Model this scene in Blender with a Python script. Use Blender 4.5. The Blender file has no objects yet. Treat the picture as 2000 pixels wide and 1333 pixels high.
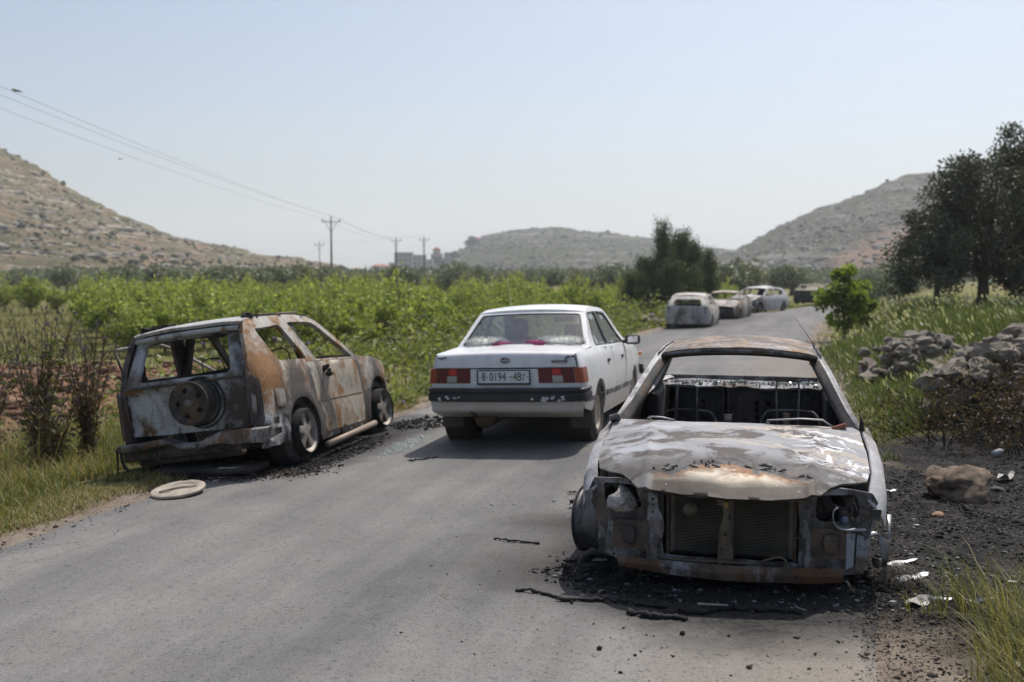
import bpy, bmesh, math, random
import numpy as np
from mathutils import Vector, Matrix, Quaternion, noise as mnoise
from mathutils.geometry import delaunay_2d_cdt

SC = bpy.context.scene
COL = SC.collection
PI = math.pi
R = math.radians

# ------------------------------------------------------------------ camera
cam_data = bpy.data.cameras.new('camera')
cam = bpy.data.objects.new('camera', cam_data)
COL.objects.link(cam)
cam.location = (0, 0, 1.70)
cam.rotation_euler = (R(90 - 3.914), 0, 0)
cam_data.sensor_width = 36.0
cam_data.lens = 35.0
cam_data.clip_start = 0.05
cam_data.clip_end = 9000
cam_data.dof.use_dof = True
cam_data.dof.focus_distance = 5.9
cam_data.dof.aperture_fstop = 2.2
SC.camera = cam

# ------------------------------------------------------------------ sky, sun, exposure
SUN_EL, SUN_AZ = 60.0, 30.0          # azimuth measured from +Y towards +X
world = bpy.data.worlds.new('World')
SC.world = world
world.use_nodes = True
wn = world.node_tree
sky = wn.nodes.new('ShaderNodeTexSky')
sky.sky_type = 'NISHITA'
sky.sun_disc = False
sky.sun_elevation = R(SUN_EL)
sky.sun_rotation = R(SUN_AZ)
sky.altitude = 300
sky.air_density = 1.0
sky.dust_density = 3.8
sky.ozone_density = 1.5
wn.nodes['Background'].inputs[1].default_value = 0.115
wn.links.new(sky.outputs[0], wn.nodes['Background'].inputs[0])

sun_data = bpy.data.lights.new('sun', 'SUN')
sun = bpy.data.objects.new('sun', sun_data)
COL.objects.link(sun)
sun_data.energy = 4.0
sun_data.angle = R(0.55)
sun_data.color = (1.0, 0.955, 0.89)
SUN_DIR = Vector((math.sin(R(SUN_AZ)) * math.cos(R(SUN_EL)), math.cos(R(SUN_AZ)) * math.cos(R(SUN_EL)), math.sin(R(SUN_EL))))
sun.rotation_euler = SUN_DIR.to_track_quat('Z', 'Y').to_euler()
sun.location = (10, 20, 40)

SC.view_settings.view_transform = 'Standard'
SC.view_settings.look = 'None'
SC.view_settings.exposure = 0.2
SC.view_settings.gamma = 1.0
SC.view_settings.use_curve_mapping = False
SC.cycles.use_denoising = True
SC.cycles.max_bounces = 5
SC.cycles.transparent_max_bounces = 24
SC.cycles.volume_bounces = 1
SC.cycles.use_adaptive_sampling = True
SC.cycles.adaptive_threshold = 0.015
SC.cycles.caustics_reflective = False
SC.cycles.caustics_refractive = False

# ------------------------------------------------------------------ mesh helpers
rng = np.random.default_rng(7)
rnd = random.Random(11)

def tag(o, label=None, cat=None, group=None, kind=None):
    if label: o['label'] = label
    if cat: o['category'] = cat
    if group: o['group'] = group
    if kind: o['kind'] = kind
    return o

def link(name, me, mat=None, parent=None, smooth=False):
    o = bpy.data.objects.new(name, me)
    COL.objects.link(o)
    if mat is not None and not me.materials: me.materials.append(mat)
    if parent is not None: o.parent = parent
    if smooth and len(me.polygons):
        me.polygons.foreach_set('use_smooth', np.ones(len(me.polygons), bool))
    return o

def empty(name, loc=(0, 0, 0), rot=(0, 0, 0)):
    o = bpy.data.objects.new(name, None)
    COL.objects.link(o)
    o.location = loc
    o.rotation_euler = rot
    o.empty_display_size = 0.1
    return o

def np_mesh(name, v, loops, starts, totals, col=None):
    me = bpy.data.meshes.new(name)
    me.vertices.add(len(v)); me.vertices.foreach_set('co', np.ascontiguousarray(v, np.float32).ravel())
    me.loops.add(len(loops)); me.loops.foreach_set('vertex_index', np.ascontiguousarray(loops, np.int32))
    me.polygons.add(len(starts))
    me.polygons.foreach_set('loop_start', np.ascontiguousarray(starts, np.int32))
    me.polygons.foreach_set('loop_total', np.ascontiguousarray(totals, np.int32))
    if col is not None:
        a = me.attributes.new('tint', 'FLOAT_COLOR', 'POINT')
        c = np.ones((len(v), 4), np.float32); c[:, :col.shape[1]] = col
        a.data.foreach_set('color', c.ravel())
    me.update(calc_edges=True)
    return me

def quad_mesh(name, v, f, col=None):
    f = np.asarray(f, np.int32); n, k = f.shape
    return np_mesh(name, v, f.ravel(), np.arange(n) * k, np.full(n, k), col)

def py_mesh(name, v, f):
    me = bpy.data.meshes.new(name)
    me.from_pydata([tuple(map(float, p)) for p in v], [], [tuple(map(int, q)) for q in f])
    me.update()
    return me

class MB:
    """collects shapes, then builds ONE mesh object"""
    def __init__(s): s.v = []; s.f = []; s.n = 0
    def add(s, v, f):
        v = np.asarray(v, float).reshape(-1, 3)
        s.v.append(v); s.f += [tuple(int(i) + s.n for i in q) for q in f]; s.n += len(v)
        return s
    def box(s, c, size, rot=None, bev=0.0):
        bm = bmesh.new(); bmesh.ops.create_cube(bm, size=1)
        for q in bm.verts: q.co = Vector((q.co.x * size[0], q.co.y * size[1], q.co.z * size[2]))
        if bev > 0: bmesh.ops.bevel(bm, geom=bm.edges[:], offset=bev, segments=2, profile=0.5, affect='EDGES')
        if rot is not None:
            m = rot if isinstance(rot, Matrix) else Matrix.Rotation(rot[2], 3, 'Z') @ Matrix.Rotation(rot[1], 3, 'Y') @ Matrix.Rotation(rot[0], 3, 'X')
            for q in bm.verts: q.co = m @ q.co
        bm.verts.index_update()
        v = [(q.co + Vector(c))[:] for q in bm.verts]; f = [[q.index for q in p.verts] for p in bm.faces]
        bm.free(); return s.add(v, f)
    def tube(s, path, r, n=8, cap=True, close=False):
        P = [Vector(p) for p in path]; m = len(P)
        rr = list(r) if hasattr(r, '__len__') else [r] * m
        v = []; up = None
        for i, p in enumerate(P):
            a = P[(i - 1) % m] if (i > 0 or close) else p; b = P[(i + 1) % m] if (i < m - 1 or close) else p
            t = (b - a)
            t = t.normalized() if t.length > 1e-9 else Vector((0, 0, 1))
            if up is None:
                up = Vector((0, 0, 1)) if abs(t.z) < .9 else Vector((1, 0, 0))
            x = t.cross(up)
            if x.length < 1e-6: x = t.cross(Vector((0.3, 1, 0.2)))
            x.normalize(); y = x.cross(t).normalized(); up = y
            for k in range(n):
                g = 2 * PI * k / n; v.append((p + x * math.cos(g) * rr[i] + y * math.sin(g) * rr[i])[:])
        f = []
        for i in range(m if close else m - 1):
            j = (i + 1) % m
            for k in range(n): f.append((i * n + k, i * n + (k + 1) % n, j * n + (k + 1) % n, j * n + k))
        if cap and not close: f.append(tuple(range(n))[::-1]); f.append(tuple((m - 1) * n + k for k in range(n)))
        return s.add(v, f)
    def lathe(s, prof, n=32, axis='x', c=(0, 0, 0), close=False):
        # prof: list of (radius, along)
        v = []; f = []; m = len(prof)
        for (r, a) in prof:
            for k in range(n):
                g = 2 * PI * k / n; p = (a, r * math.cos(g), r * math.sin(g))
                if axis == 'y': p = (p[1], p[0], p[2])
                if axis == 'z': p = (p[1], p[2], p[0])
                v.append((p[0] + c[0], p[1] + c[1], p[2] + c[2]))
        for i in range(m if close else m - 1):
            j = (i + 1) % m
            for k in range(n): f.append((i * n + k, i * n + (k + 1) % n, j * n + (k + 1) % n, j * n + k))
        return s.add(v, f)
    def loft(s, rows):
        m = len(rows); n = len(rows[0]); v = [p for r in rows for p in r]; f = []
        for i in range(m - 1):
            for k in range(n - 1): f.append((i * n + k, i * n + k + 1, (i + 1) * n + k + 1, (i + 1) * n + k))
        return s.add(v, f)
    def prism(s, poly, fmap, h):
        """extrude 2-D polygon: fmap(u,v,w) -> xyz, w in 0..h"""
        n = len(poly); v = [fmap(a, b, 0) for a, b in poly] + [fmap(a, b, h) for a, b in poly]
        f = [tuple(range(n))[::-1], tuple(range(n, 2 * n))] + [(i, (i + 1) % n, n + (i + 1) % n, n + i) for i in range(n)]
        return s.add(v, f)
    def xform(s, fn):
        s.v = [np.array([fn(p) for p in a]) for a in s.v]; return s
    def mesh(s, name): return py_mesh(name, np.concatenate(s.v), s.f)
    def build(s, name, mat, parent=None, smooth=False, bev=0.0, auto=None):
        me = s.mesh(name); o = link(name, me, mat, parent, smooth)
        if auto: sharp(me, auto)
        return o

def sharp(me, deg=35):
    me.polygons.foreach_set('use_smooth', np.ones(len(me.polygons), bool))
    bm = bmesh.new(); bm.from_mesh(me); lim = R(deg)
    for e in bm.edges:
        e.smooth = len(e.link_faces) == 2 and e.calc_face_angle(10) < lim
    bm.to_mesh(me); bm.free()

def densify(loop, sp):
    out = []; n = len(loop)
    for i in range(n):
        a = np.array(loop[i], float); b = np.array(loop[(i + 1) % n], float)
        k = max(1, int(round(np.linalg.norm(b - a) / sp)))
        for j in range(k): out.append(a + (b - a) * j / k)
    return np.array(out)

def in_poly(p, loop):
    x, y = p[:, 0], p[:, 1]; r = np.zeros(len(p), bool); n = len(loop)
    for i in range(n):
        x0, y0 = loop[i]; x1, y1 = loop[(i + 1) % n]
        if y0 == y1: continue
        c = ((y0 > y) != (y1 > y)) & (x < (x1 - x0) * (y - y0) / (y1 - y0) + x0)
        r ^= c
    return r

def seg_dist(p, loop):
    d = np.full(len(p), 1e9); n = len(loop)
    for i in range(n):
        a = loop[i]; b = loop[(i + 1) % n]; ab = b - a; L = (ab ** 2).sum()
        if L < 1e-14: continue
        t = np.clip(((p - a) @ ab) / L, 0, 1)
        d = np.minimum(d, np.linalg.norm(p - (a + t[:, None] * ab), axis=1))
    return d

def rounded(poly, r, seg=4):
    """round the corners of a 2-D polygon"""
    out = []; n = len(poly)
    for i in range(n):
        p = np.array(poly[i], float); a = np.array(poly[i - 1], float); b = np.array(poly[(i + 1) % n], float)
        ri = r[i] if hasattr(r, '__len__') else r
        da = min(ri, np.linalg.norm(a - p) * .45); db = min(ri, np.linalg.norm(b - p) * .45)
        if ri < 1e-4: out.append(tuple(p)); continue
        s = p + (a - p) / np.linalg.norm(a - p) * da; e = p + (b - p) / np.linalg.norm(b - p) * db
        for k in range(seg + 1):
            t = k / seg; out.append(tuple((1 - t) ** 2 * s + 2 * t * (1 - t) * p + t * t * e))
    return out

def arc(cx, cy, r, a0, a1, n=14):
    return [(cx + r * math.cos(R(a0 + (a1 - a0) * k / n)), cy + r * math.sin(R(a0 + (a1 - a0) * k / n))) for k in range(n + 1)]

def panel_mesh(name, outline, fmap, holes=(), sp=.05, th=.006, center=(0, 0, .6), post=None, inner=None):
    """sheet with a 2-D outline (and holes) bent into 3-D by fmap(u, v), given a thickness"""
    loops = [densify(outline, sp)] + [densify(h, sp) for h in holes]
    big = np.concatenate(loops); lo, hi = loops[0].min(0), loops[0].max(0)
    gx, gy = np.meshgrid(np.arange(lo[0] + sp * .5, hi[0], sp), np.arange(lo[1] + sp * .5, hi[1], sp))
    g = np.stack([gx.ravel(), gy.ravel()], 1)
    if len(g):
        k = in_poly(g, loops[0])
        for h in loops[1:]: k &= ~in_poly(g, h)
        g = g[k]
    if len(g):
        d = np.full(len(g), 1e9)
        for h in loops: d = np.minimum(d, seg_dist(g, h))
        g = g[d > sp * .42]
    pts = np.concatenate([big, g]) if len(g) else big
    edges = []; n0 = 0
    for h in loops:
        edges += [(n0 + i, n0 + (i + 1) % len(h)) for i in range(len(h))]; n0 += len(h)
    vs, es, fs, *_ = delaunay_2d_cdt([Vector((float(a), float(b))) for a, b in pts], edges, [], 0, 1e-7)
    V = np.array([(q[0], q[1]) for q in vs]); T = np.array([f for f in fs if len(f) == 3], int)
    c = V[T].mean(1); k = in_poly(c, loops[0])
    for h in loops[1:]: k &= ~in_poly(c, h)
    T = T[k]
    P = np.asarray(fmap(V[:, 0], V[:, 1]), float)
    if P.shape[0] == 3 and P.shape[1] != 3: P = P.T
    if post is not None: P = post(P)
    fn = np.cross(P[T[:, 1]] - P[T[:, 0]], P[T[:, 2]] - P[T[:, 0]])
    if (fn * (P[T].mean(1) - np.array(center))).sum() < 0: T = T[:, ::-1]; fn = -fn
    vn = np.zeros_like(P)
    for i in range(3): np.add.at(vn, T[:, i], fn)
    vn /= np.maximum(np.linalg.norm(vn, axis=1, keepdims=True), 1e-12)
    n = len(P); V2 = np.concatenate([P, P - vn * th])
    E = np.concatenate([T[:, [0, 1]], T[:, [1, 2]], T[:, [2, 0]]])
    key = {}
    for a, b in E: key[(int(a), int(b))] = 1
    B = [(a, b) for (a, b) in key if (b, a) not in key]
    F = [tuple(t) for t in T] + [tuple(int(q) + n for q in t[::-1]) for t in T] + [(b, a, a + n, b + n) for a, b in B]
    me = py_mesh(name, V2, F)
    me['n_out'] = len(T)
    sm = np.ones(len(F), bool); sm[2 * len(T):] = False
    me.polygons.foreach_set('use_smooth', sm)
    bnd = {tuple(sorted(e)) for e in B} | {tuple(sorted((a + n, b + n))) for a, b in B}
    at = me.attributes.new('sharp_edge', 'BOOLEAN', 'EDGE')
    ek = np.zeros(len(me.edges) * 2, np.int32); me.edges.foreach_get('vertices', ek); ek = np.sort(ek.reshape(-1, 2), 1)
    at.data.foreach_set('value', np.array([tuple(e) in bnd for e in ek.tolist()], bool))
    return me

def panel(name, outline, fmap, mat, parent, **kw):
    me = panel_mesh(name, outline, fmap, **kw); o = link(name, me, mat, parent)
    if kw.get('inner') is not None:
        me.materials.append(kw['inner']); n = me['n_out']; a = np.zeros(len(me.polygons), np.int32); a[n:2 * n] = 1
        me.polygons.foreach_set('material_index', a)
    return o

_lumps = {}
def lump_mesh(seed, sub=2, rough=.35, flat=1., freq=1.3):
    key = (seed, sub, rough, flat, freq)
    if key in _lumps: return _lumps[key]
    bm = bmesh.new(); bmesh.ops.create_icosphere(bm, subdivisions=sub, radius=1.)
    for q in bm.verts:
        p = q.co.copy(); n = mnoise.noise(p * freq + Vector((seed * 7.1, seed * 3.3, seed))) + .5 * mnoise.noise(p * freq * 2.3 + Vector((seed, 5, 3))) + .25 * mnoise.noise(p * freq * 5 + Vector((2, seed, 3)))
        q.co = p * (1 + rough * n); q.co.z *= flat
    me = bpy.data.meshes.new('stone'); bm.to_mesh(me); bm.free(); _lumps[key] = me
    return me

def tab(pts):
    xs = np.array([p[0] for p in pts], float); ys = np.array([p[1] for p in pts], float)
    return lambda t: np.interp(t, xs, ys)

def stab(pts, k=3):
    """smoothed table"""
    f = tab(pts); w = (pts[-1][0] - pts[0][0]) / len(pts) * .22
    return lambda t: (f(np.asarray(t, float) - w) + 2 * f(np.asarray(t, float)) + f(np.asarray(t, float) + w)) / 4

def vnoise(P, scale, seed=0.0):
    return np.array([mnoise.noise(Vector((p[0] * scale + seed, p[1] * scale + seed * .7, p[2] * scale - seed))) for p in P])

def copy_tree(o, parent=None):
    c = o.copy(); COL.objects.link(c); c.parent = parent
    for ch in list(o.children): copy_tree(ch, c)
    return c

def fsmooth(a, b, x):
    t = np.clip((np.asarray(x, float) - a) / (b - a), 0, 1); return t * t * (3 - 2 * t)

# ------------------------------------------------------------------ materials
class NT:
    def __init__(s, name):
        s.m = bpy.data.materials.new(name); s.m.use_nodes = True; s.t = s.m.node_tree
        s.b = s.t.nodes['Principled BSDF']; s.out = s.t.nodes['Material Output']
        s._c = {}
    def n(s, typ, **kw):
        d = s.t.nodes.new(typ)
        for k, v in kw.items():
            if hasattr(d, k): setattr(d, k, v)
        return d
    def put(s, sock, val):
        if isinstance(val, bpy.types.NodeSocket): s.t.links.new(val, sock)
        elif isinstance(val, (tuple, list)): sock.default_value = (tuple(val) + (1,))[:len(sock.default_value)]
        else: sock.default_value = val
    def co(s, kind='Object'):
        if kind not in s._c:
            if kind == 'World': s._c[kind] = s.n('ShaderNodeNewGeometry').outputs['Position']
            else: s._c[kind] = s.n('ShaderNodeTexCoord').outputs[kind]
        return s._c[kind]
    def map(s, vec, loc=(0, 0, 0), rot=(0, 0, 0), sc=(1, 1, 1)):
        d = s.n('ShaderNodeMapping'); s.put(d.inputs['Vector'], vec)
        d.inputs['Location'].default_value = loc; d.inputs['Rotation'].default_value = rot; d.inputs['Scale'].default_value = sc
        return d.outputs[0]
    def noise(s, vec, scale, detail=4, rough=.55, dist=0, off=None):
        d = s.n('ShaderNodeTexNoise'); 
        if off is not None: vec = s.map(vec, loc=off)
        s.put(d.inputs['Vector'], vec); d.inputs['Scale'].default_value = scale; d.inputs['Detail'].default_value = detail
        d.inputs['Roughness'].default_value = rough; d.inputs['Distortion'].default_value = dist
        return d.outputs['Fac']
    def voro(s, vec, scale, feature='F1', out='Distance'):
        d = s.n('ShaderNodeTexVoronoi', feature=feature); s.put(d.inputs['Vector'], vec); d.inputs['Scale'].default_value = scale
        return d.outputs[out]
    def ramp(s, fac, stops, interp='LINEAR'):
        d = s.n('ShaderNodeValToRGB'); e = d.color_ramp.elements; d.color_ramp.interpolation = interp
        while len(e) < len(stops): e.new(.5)
        for q, (p, c) in zip(e, stops):
            q.position = p; q.color = (c, c, c, 1) if not isinstance(c, (tuple, list)) else (tuple(c) + (1,))[:4]
        s.put(d.inputs[0], fac); return d.outputs[0]
    def rmap(s, v, a, b, c=0., d=1.):
        q = s.n('ShaderNodeMapRange'); q.clamp = True
        s.put(q.inputs[0], v)
        for i, x in zip((1, 2, 3, 4), (a, b, c, d)): q.inputs[i].default_value = x
        return q.outputs[0]
    def math(s, op, a, b=0., c=None):
        d = s.n('ShaderNodeMath', operation=op); s.put(d.inputs[0], a); s.put(d.inputs[1], b)
        if c is not None: s.put(d.inputs[2], c)
        return d.outputs[0]
    def mix(s, fac, a, b, blend='MIX'):
        d = s.n('ShaderNodeMix', data_type='RGBA', blend_type=blend)
        s.put(d.inputs[0], fac); s.put(d.inputs[6], a); s.put(d.inputs[7], b)
        return d.outputs[2]
    def sep(s, v):
        d = s.n('ShaderNodeSeparateXYZ'); s.put(d.inputs[0], v); return d.outputs
    def bump(s, h, strength=.3, dist=.01, normal=None):
        d = s.n('ShaderNodeBump'); d.inputs['Strength'].default_value = strength; d.inputs['Distance'].default_value = dist
        s.put(d.inputs['Height'], h)
        if normal is not None: s.put(d.inputs['Normal'], normal)
        return d.outputs[0]
    def set(s, **kw):
        nm = dict(color='Base Color', rough='Roughness', metal='Metallic', normal='Normal', spec='Specular IOR Level', coat='Coat Weight', alpha='Alpha', emit='Emission Color', emits='Emission Strength', trans='Transmission Weight', sss='Subsurface Weight')
        for k, v in kw.items(): s.put(s.b.inputs[nm[k]], v)
        return s.m
    def attr(s, name='tint'):
        d = s.n('ShaderNodeAttribute'); d.attribute_name = name; return d.outputs['Color']
    def ellipse(s, vec, c, r, ang=0., nscale=2., namt=.35, lo=1.0, hi=.75, detail=6):
        """1 inside, 0 outside an ellipse with a ragged edge (world x,y)"""
        q = s.map(vec, loc=(-c[0], -c[1], 0)); q = s.map(q, rot=(0, 0, -ang)); q = s.map(q, sc=(1 / r[0], 1 / r[1], 0))
        L = s.n('ShaderNodeVectorMath', operation='LENGTH'); s.put(L.inputs[0], q)
        n = s.noise(vec, nscale, detail, .65)
        v = s.math('ADD', L.outputs['Value'], s.math('MULTIPLY', s.math('SUBTRACT', n, .5), namt * 2))
        return s.rmap(v, lo, hi, 0., 1.)

def plain(name, col, rough=.6, metal=0., bumpy=0., var=.15, scale=8., spec=.5, coat=0.):
    k = NT(name); n = k.noise(k.co(), scale, 5)
    c = k.mix(k.rmap(n, .3, .7), tuple(x * (1 - var) for x in col), tuple(min(1, x * (1 + var)) for x in col))
    k.set(color=c, rough=rough, metal=metal, spec=spec, coat=coat)
    if bumpy: k.set(normal=k.bump(k.noise(k.co(), scale * 6, 6), bumpy, .01))
    return k.m

def burnt(name, light=(.40, .40, .41), soot=(.03, .028, .026), rust=(.26, .11, .035), brown=(.085, .06, .045), a_soot=.5, a_rust=.3, a_brown=.4,
          scale=2.2, seed=0., grad=None, rough=.72, metal=.15, fine=.5):
    """burnt sheet metal: pale ash, soot, rust and brown scale in ragged patches. a_* = share covered."""
    k = NT(name); p = k.map(k.co(), loc=(seed * 3.1, seed * 1.7, -seed * 2.3))
    g = 0.
    if grad is not None:      # soot share grows along a direction of the part: (vec, offset)
        d = k.n('ShaderNodeVectorMath', operation='DOT_PRODUCT'); k.put(d.inputs[0], k.co()); d.inputs[1].default_value = grad[0]
        g = k.math('ADD', d.outputs['Value'], grad[1])
    ps = k.map(p, sc=(1, 1, .55))
    n1 = k.noise(ps, scale, 8, .62, .6); n2 = k.noise(ps, scale * 1.25, 8, .66, .9, off=(5, 2, 9)); n3 = k.noise(p, scale * .8, 8, .6, .5, off=(-7, 3, 1)); nf = k.noise(p, scale * 22, 6, .7)
    nf2 = k.noise(p, scale * 7, 6, .7, off=(3, 3, 3))
    def msk(n, share, w=.05, gg=None):
        v = k.math('ADD', n, k.math('MULTIPLY', k.math('SUBTRACT', nf2, .5), .22))
        if gg is not None: v = k.math('ADD', v, gg)
        t = .5 + (.5 - share) * .42
        return k.rmap(v, t - w, t + w)
    lv = k.mix(k.rmap(nf, .35, .65), tuple(x * .72 for x in light), tuple(min(.85, x * 1.2) for x in light))
    c = k.mix(k.rmap(nf2, .3, .75), lv, tuple(x * .8 for x in light))
    c = k.mix(msk(n3, a_brown, .07), c, k.mix(nf, brown, tuple(x * 2.0 for x in brown)))
    c = k.mix(msk(n2, a_rust, .045), c, k.mix(k.rmap(nf, .3, .7), rust, tuple(x * .45 for x in rust)))
    c = k.mix(msk(n1, a_soot, .08, g if grad is not None else None), c, k.mix(k.rmap(nf, .3, .75), soot, tuple(x * 2.2 for x in soot)))
    k.set(color=c, rough=k.rmap(nf2, .3, .7, rough - .12, rough + .15), metal=metal, normal=k.bump(k.math('ADD', nf, k.math('MULTIPLY', nf2, 2.)), fine, .004))
    return k.m

def leafmat(name, col, var=.3, rough=.55, trans=.35, tint=True):
    k = NT(name)
    c = k.mix(1., col, k.attr(), 'MULTIPLY') if tint else col
    k.set(color=c, rough=rough, spec=.25)
    tr = k.n('ShaderNodeBsdfTranslucent'); k.put(tr.inputs[0], k.mix(1., c if tint else col, (1.15, 1.15, .55), 'MULTIPLY'))
    mx = k.n('ShaderNodeMixShader'); mx.inputs[0].default_value = trans
    k.t.links.new(k.b.outputs[0], mx.inputs[1]); k.t.links.new(tr.outputs[0], mx.inputs[2]); k.t.links.new(mx.outputs[0], k.out.inputs[0])
    return k.m

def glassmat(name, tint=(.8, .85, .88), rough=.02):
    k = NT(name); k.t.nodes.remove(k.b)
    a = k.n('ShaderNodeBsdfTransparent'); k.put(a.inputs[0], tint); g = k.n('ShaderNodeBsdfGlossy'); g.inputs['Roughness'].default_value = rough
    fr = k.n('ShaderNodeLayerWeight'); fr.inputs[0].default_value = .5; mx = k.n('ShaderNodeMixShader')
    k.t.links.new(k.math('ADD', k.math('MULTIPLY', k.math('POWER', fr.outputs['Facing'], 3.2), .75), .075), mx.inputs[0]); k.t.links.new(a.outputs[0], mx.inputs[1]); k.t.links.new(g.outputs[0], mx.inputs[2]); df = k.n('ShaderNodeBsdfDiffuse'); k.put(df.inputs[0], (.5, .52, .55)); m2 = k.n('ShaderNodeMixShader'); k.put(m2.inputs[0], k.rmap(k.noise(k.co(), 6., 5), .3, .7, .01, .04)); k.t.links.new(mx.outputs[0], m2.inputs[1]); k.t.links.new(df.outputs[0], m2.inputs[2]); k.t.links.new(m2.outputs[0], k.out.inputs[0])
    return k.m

# ------------------------------------------------------------------ the lie of the land
def curve(pts):
    f = tab(pts)
    def g(y):
        y = np.asarray(y, float); w = np.where(y > 20, 2.5, .8)
        return (f(y - w) + f(y) * 2 + f(y + w)) / 4
    return g
road_left = curve([(-12, -9.2), (-8, -8.0), (0, -5.55), (6.8, -3.55), (8.5, -3.1), (13.8, -1.3), (25, 2.0), (36.9, 5.4), (43.5, 8.3), (50.2, 12.2), (61, 18.6), (66, 20.9), (78, 24.6), (115, 36), (155, 48)])
road_right = curve([(-12, -2.9), (-8, -1.75), (0, .5), (4, 1.6), (17.7, 5.4), (29, 8.7), (39, 12.1), (49, 16.4), (60, 22.4), (66, 25.2), (77, 29.5), (114, 41), (154, 54)])

def vn2(x, y, sc, seed=0.):
    """cheap smooth 2-D value noise, vectorised, -1..1"""
    X = np.asarray(x, float) / sc + seed * 17.3; Y = np.asarray(y, float) / sc - seed * 9.1
    i, j = np.floor(X).astype(np.int64), np.floor(Y).astype(np.int64); fx, fy = X - i, Y - j
    fx = fx * fx * (3 - 2 * fx); fy = fy * fy * (3 - 2 * fy)
    def h(a, b):
        n = (a * 374761393 + b * 668265263 + 1442695) & 0x7fffffff
        n = ((n ^ (n >> 13)) * 1274126177) & 0x7fffffff
        return ((n ^ (n >> 16)) & 0xffff) / 32767.5 - 1
    return (h(i, j) * (1 - fx) + h(i + 1, j) * fx) * (1 - fy) + (h(i, j + 1) * (1 - fx) + h(i + 1, j + 1) * fx) * fy

def fbm2(x, y, sc, seed=0., oct=4, g=.5):
    t = 0.; a = 1.
    for k in range(oct): t = t + a * vn2(x, y, sc / 2 ** k, seed + k * 1.37); a *= g
    return t

def road_z(x, y):
    d = np.clip((road_right(y) - x) * .96, 0, 5.4)
    return -(.010 * d + .004 * d * d) + dip(y)

def dip(y): return -.20 * fsmooth(17, 37, y)

def land(x, y):
    x = np.asarray(x, float); y = np.asarray(y, float)
    xl, xr = road_left(y), road_right(y)
    el = (xl - x) * .96; er = (x - xr) * .96
    z = road_z(x, y) - .03
    zl = -.17 + dip(y) - .36 * fsmooth(.1, 3.4, el)
    zr = dip(y) + (.40 + .30 * fsmooth(15, 25, y)) * fsmooth(.4, 5.0 - 1.5 * fsmooth(15, 25, y), er) + .012 * np.clip(er - 6, 0, 30)
    rough = fbm2(x, y, 1.3, 2., 4, .55)
    z = np.where(el > 0, zl + .035 * rough * fsmooth(0, 1., el), z)
    z = np.where(er > 0, -.022 + zr + .04 * rough * fsmooth(0, .8, er), z)
    soil = soil_zone(x, y)
    z = z + soil * (.07 * fbm2(x, y, .55, 5., 3, .7) + .05 * np.sin((x * .97 - y * .25) * 2 * PI / .9))
    far = fsmooth(60, 200, np.hypot(x, y))
    z = z * (1 - far) + far * (-.4 + .5 * fbm2(x, y, 60., 3., 3))
    return z

def soil_zone(x, y):
    e = (road_left(y) - x) * .96
    m = fsmooth(3.9, 4.6, e + .5 * vn2(x, y, 1.7, 1.)) * (1 - fsmooth(25.0, 26.0, y - .12 * x + .7 * vn2(x, y, 2., 4.)))
    return m * fsmooth(9.5, 11, y + .4 * vn2(x, y, 2.3, 9.))

def axis(pts):
    out = []
    for (a, b, s) in pts: out += list(np.arange(a, b - 1e-6, s))
    out.append(pts[-1][1]); return np.array(out)

gx = axis([(-3600, -1000, 260), (-1000, -300, 70), (-300, -80, 14), (-80, -24, 2.0), (-24, -14, .6), (-14, 14, .2), (14, 24, .6), (24, 80, 2.0), (80, 300, 14), (300, 1000, 70), (1000, 3600, 260)])
gy = axis([(-600, -100, 100), (-100, -12, 8), (-12, 0, 1.), (0, 30, .2), (30, 60, .6), (60, 140, 2.5), (140, 400, 12), (400, 1200, 60), (1200, 5200, 280)])
GX, GY = np.meshgrid(gx, gy)
GZ = land(GX, GY)
nx, ny = len(gx), len(gy)
idx = np.arange(nx * ny).reshape(ny, nx)
gf = np.stack([idx[:-1, :-1], idx[:-1, 1:], idx[1:, 1:], idx[1:, :-1]], -1).reshape(-1, 4)
gv = np.stack([GX, GY, GZ], -1).reshape(-1, 3)
el = ((road_left(GY) - GX) * .96).ravel(); er = ((GX - road_right(GY)) * .96).ravel()
gcol = np.zeros((len(gv), 3), np.float32)
gcol[:, 0] = soil_zone(GX, GY).ravel()
gcol[:, 1] = (fsmooth(.05, .45, el + .2 * vn2(GX, GY, 1.1, 3.).ravel()) + fsmooth(.15, .8, er + .3 * vn2(GX, GY, 1.3, 6.).ravel())).clip(0, 1)
gcol[:, 2] = (fsmooth(7, 11, er + 2 * vn2(GX, GY, 4., 2.).ravel()) * fsmooth(17, 25, gv[:, 1]) * (1 - fsmooth(70, 120, gv[:, 1]))).clip(0, 1)

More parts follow.
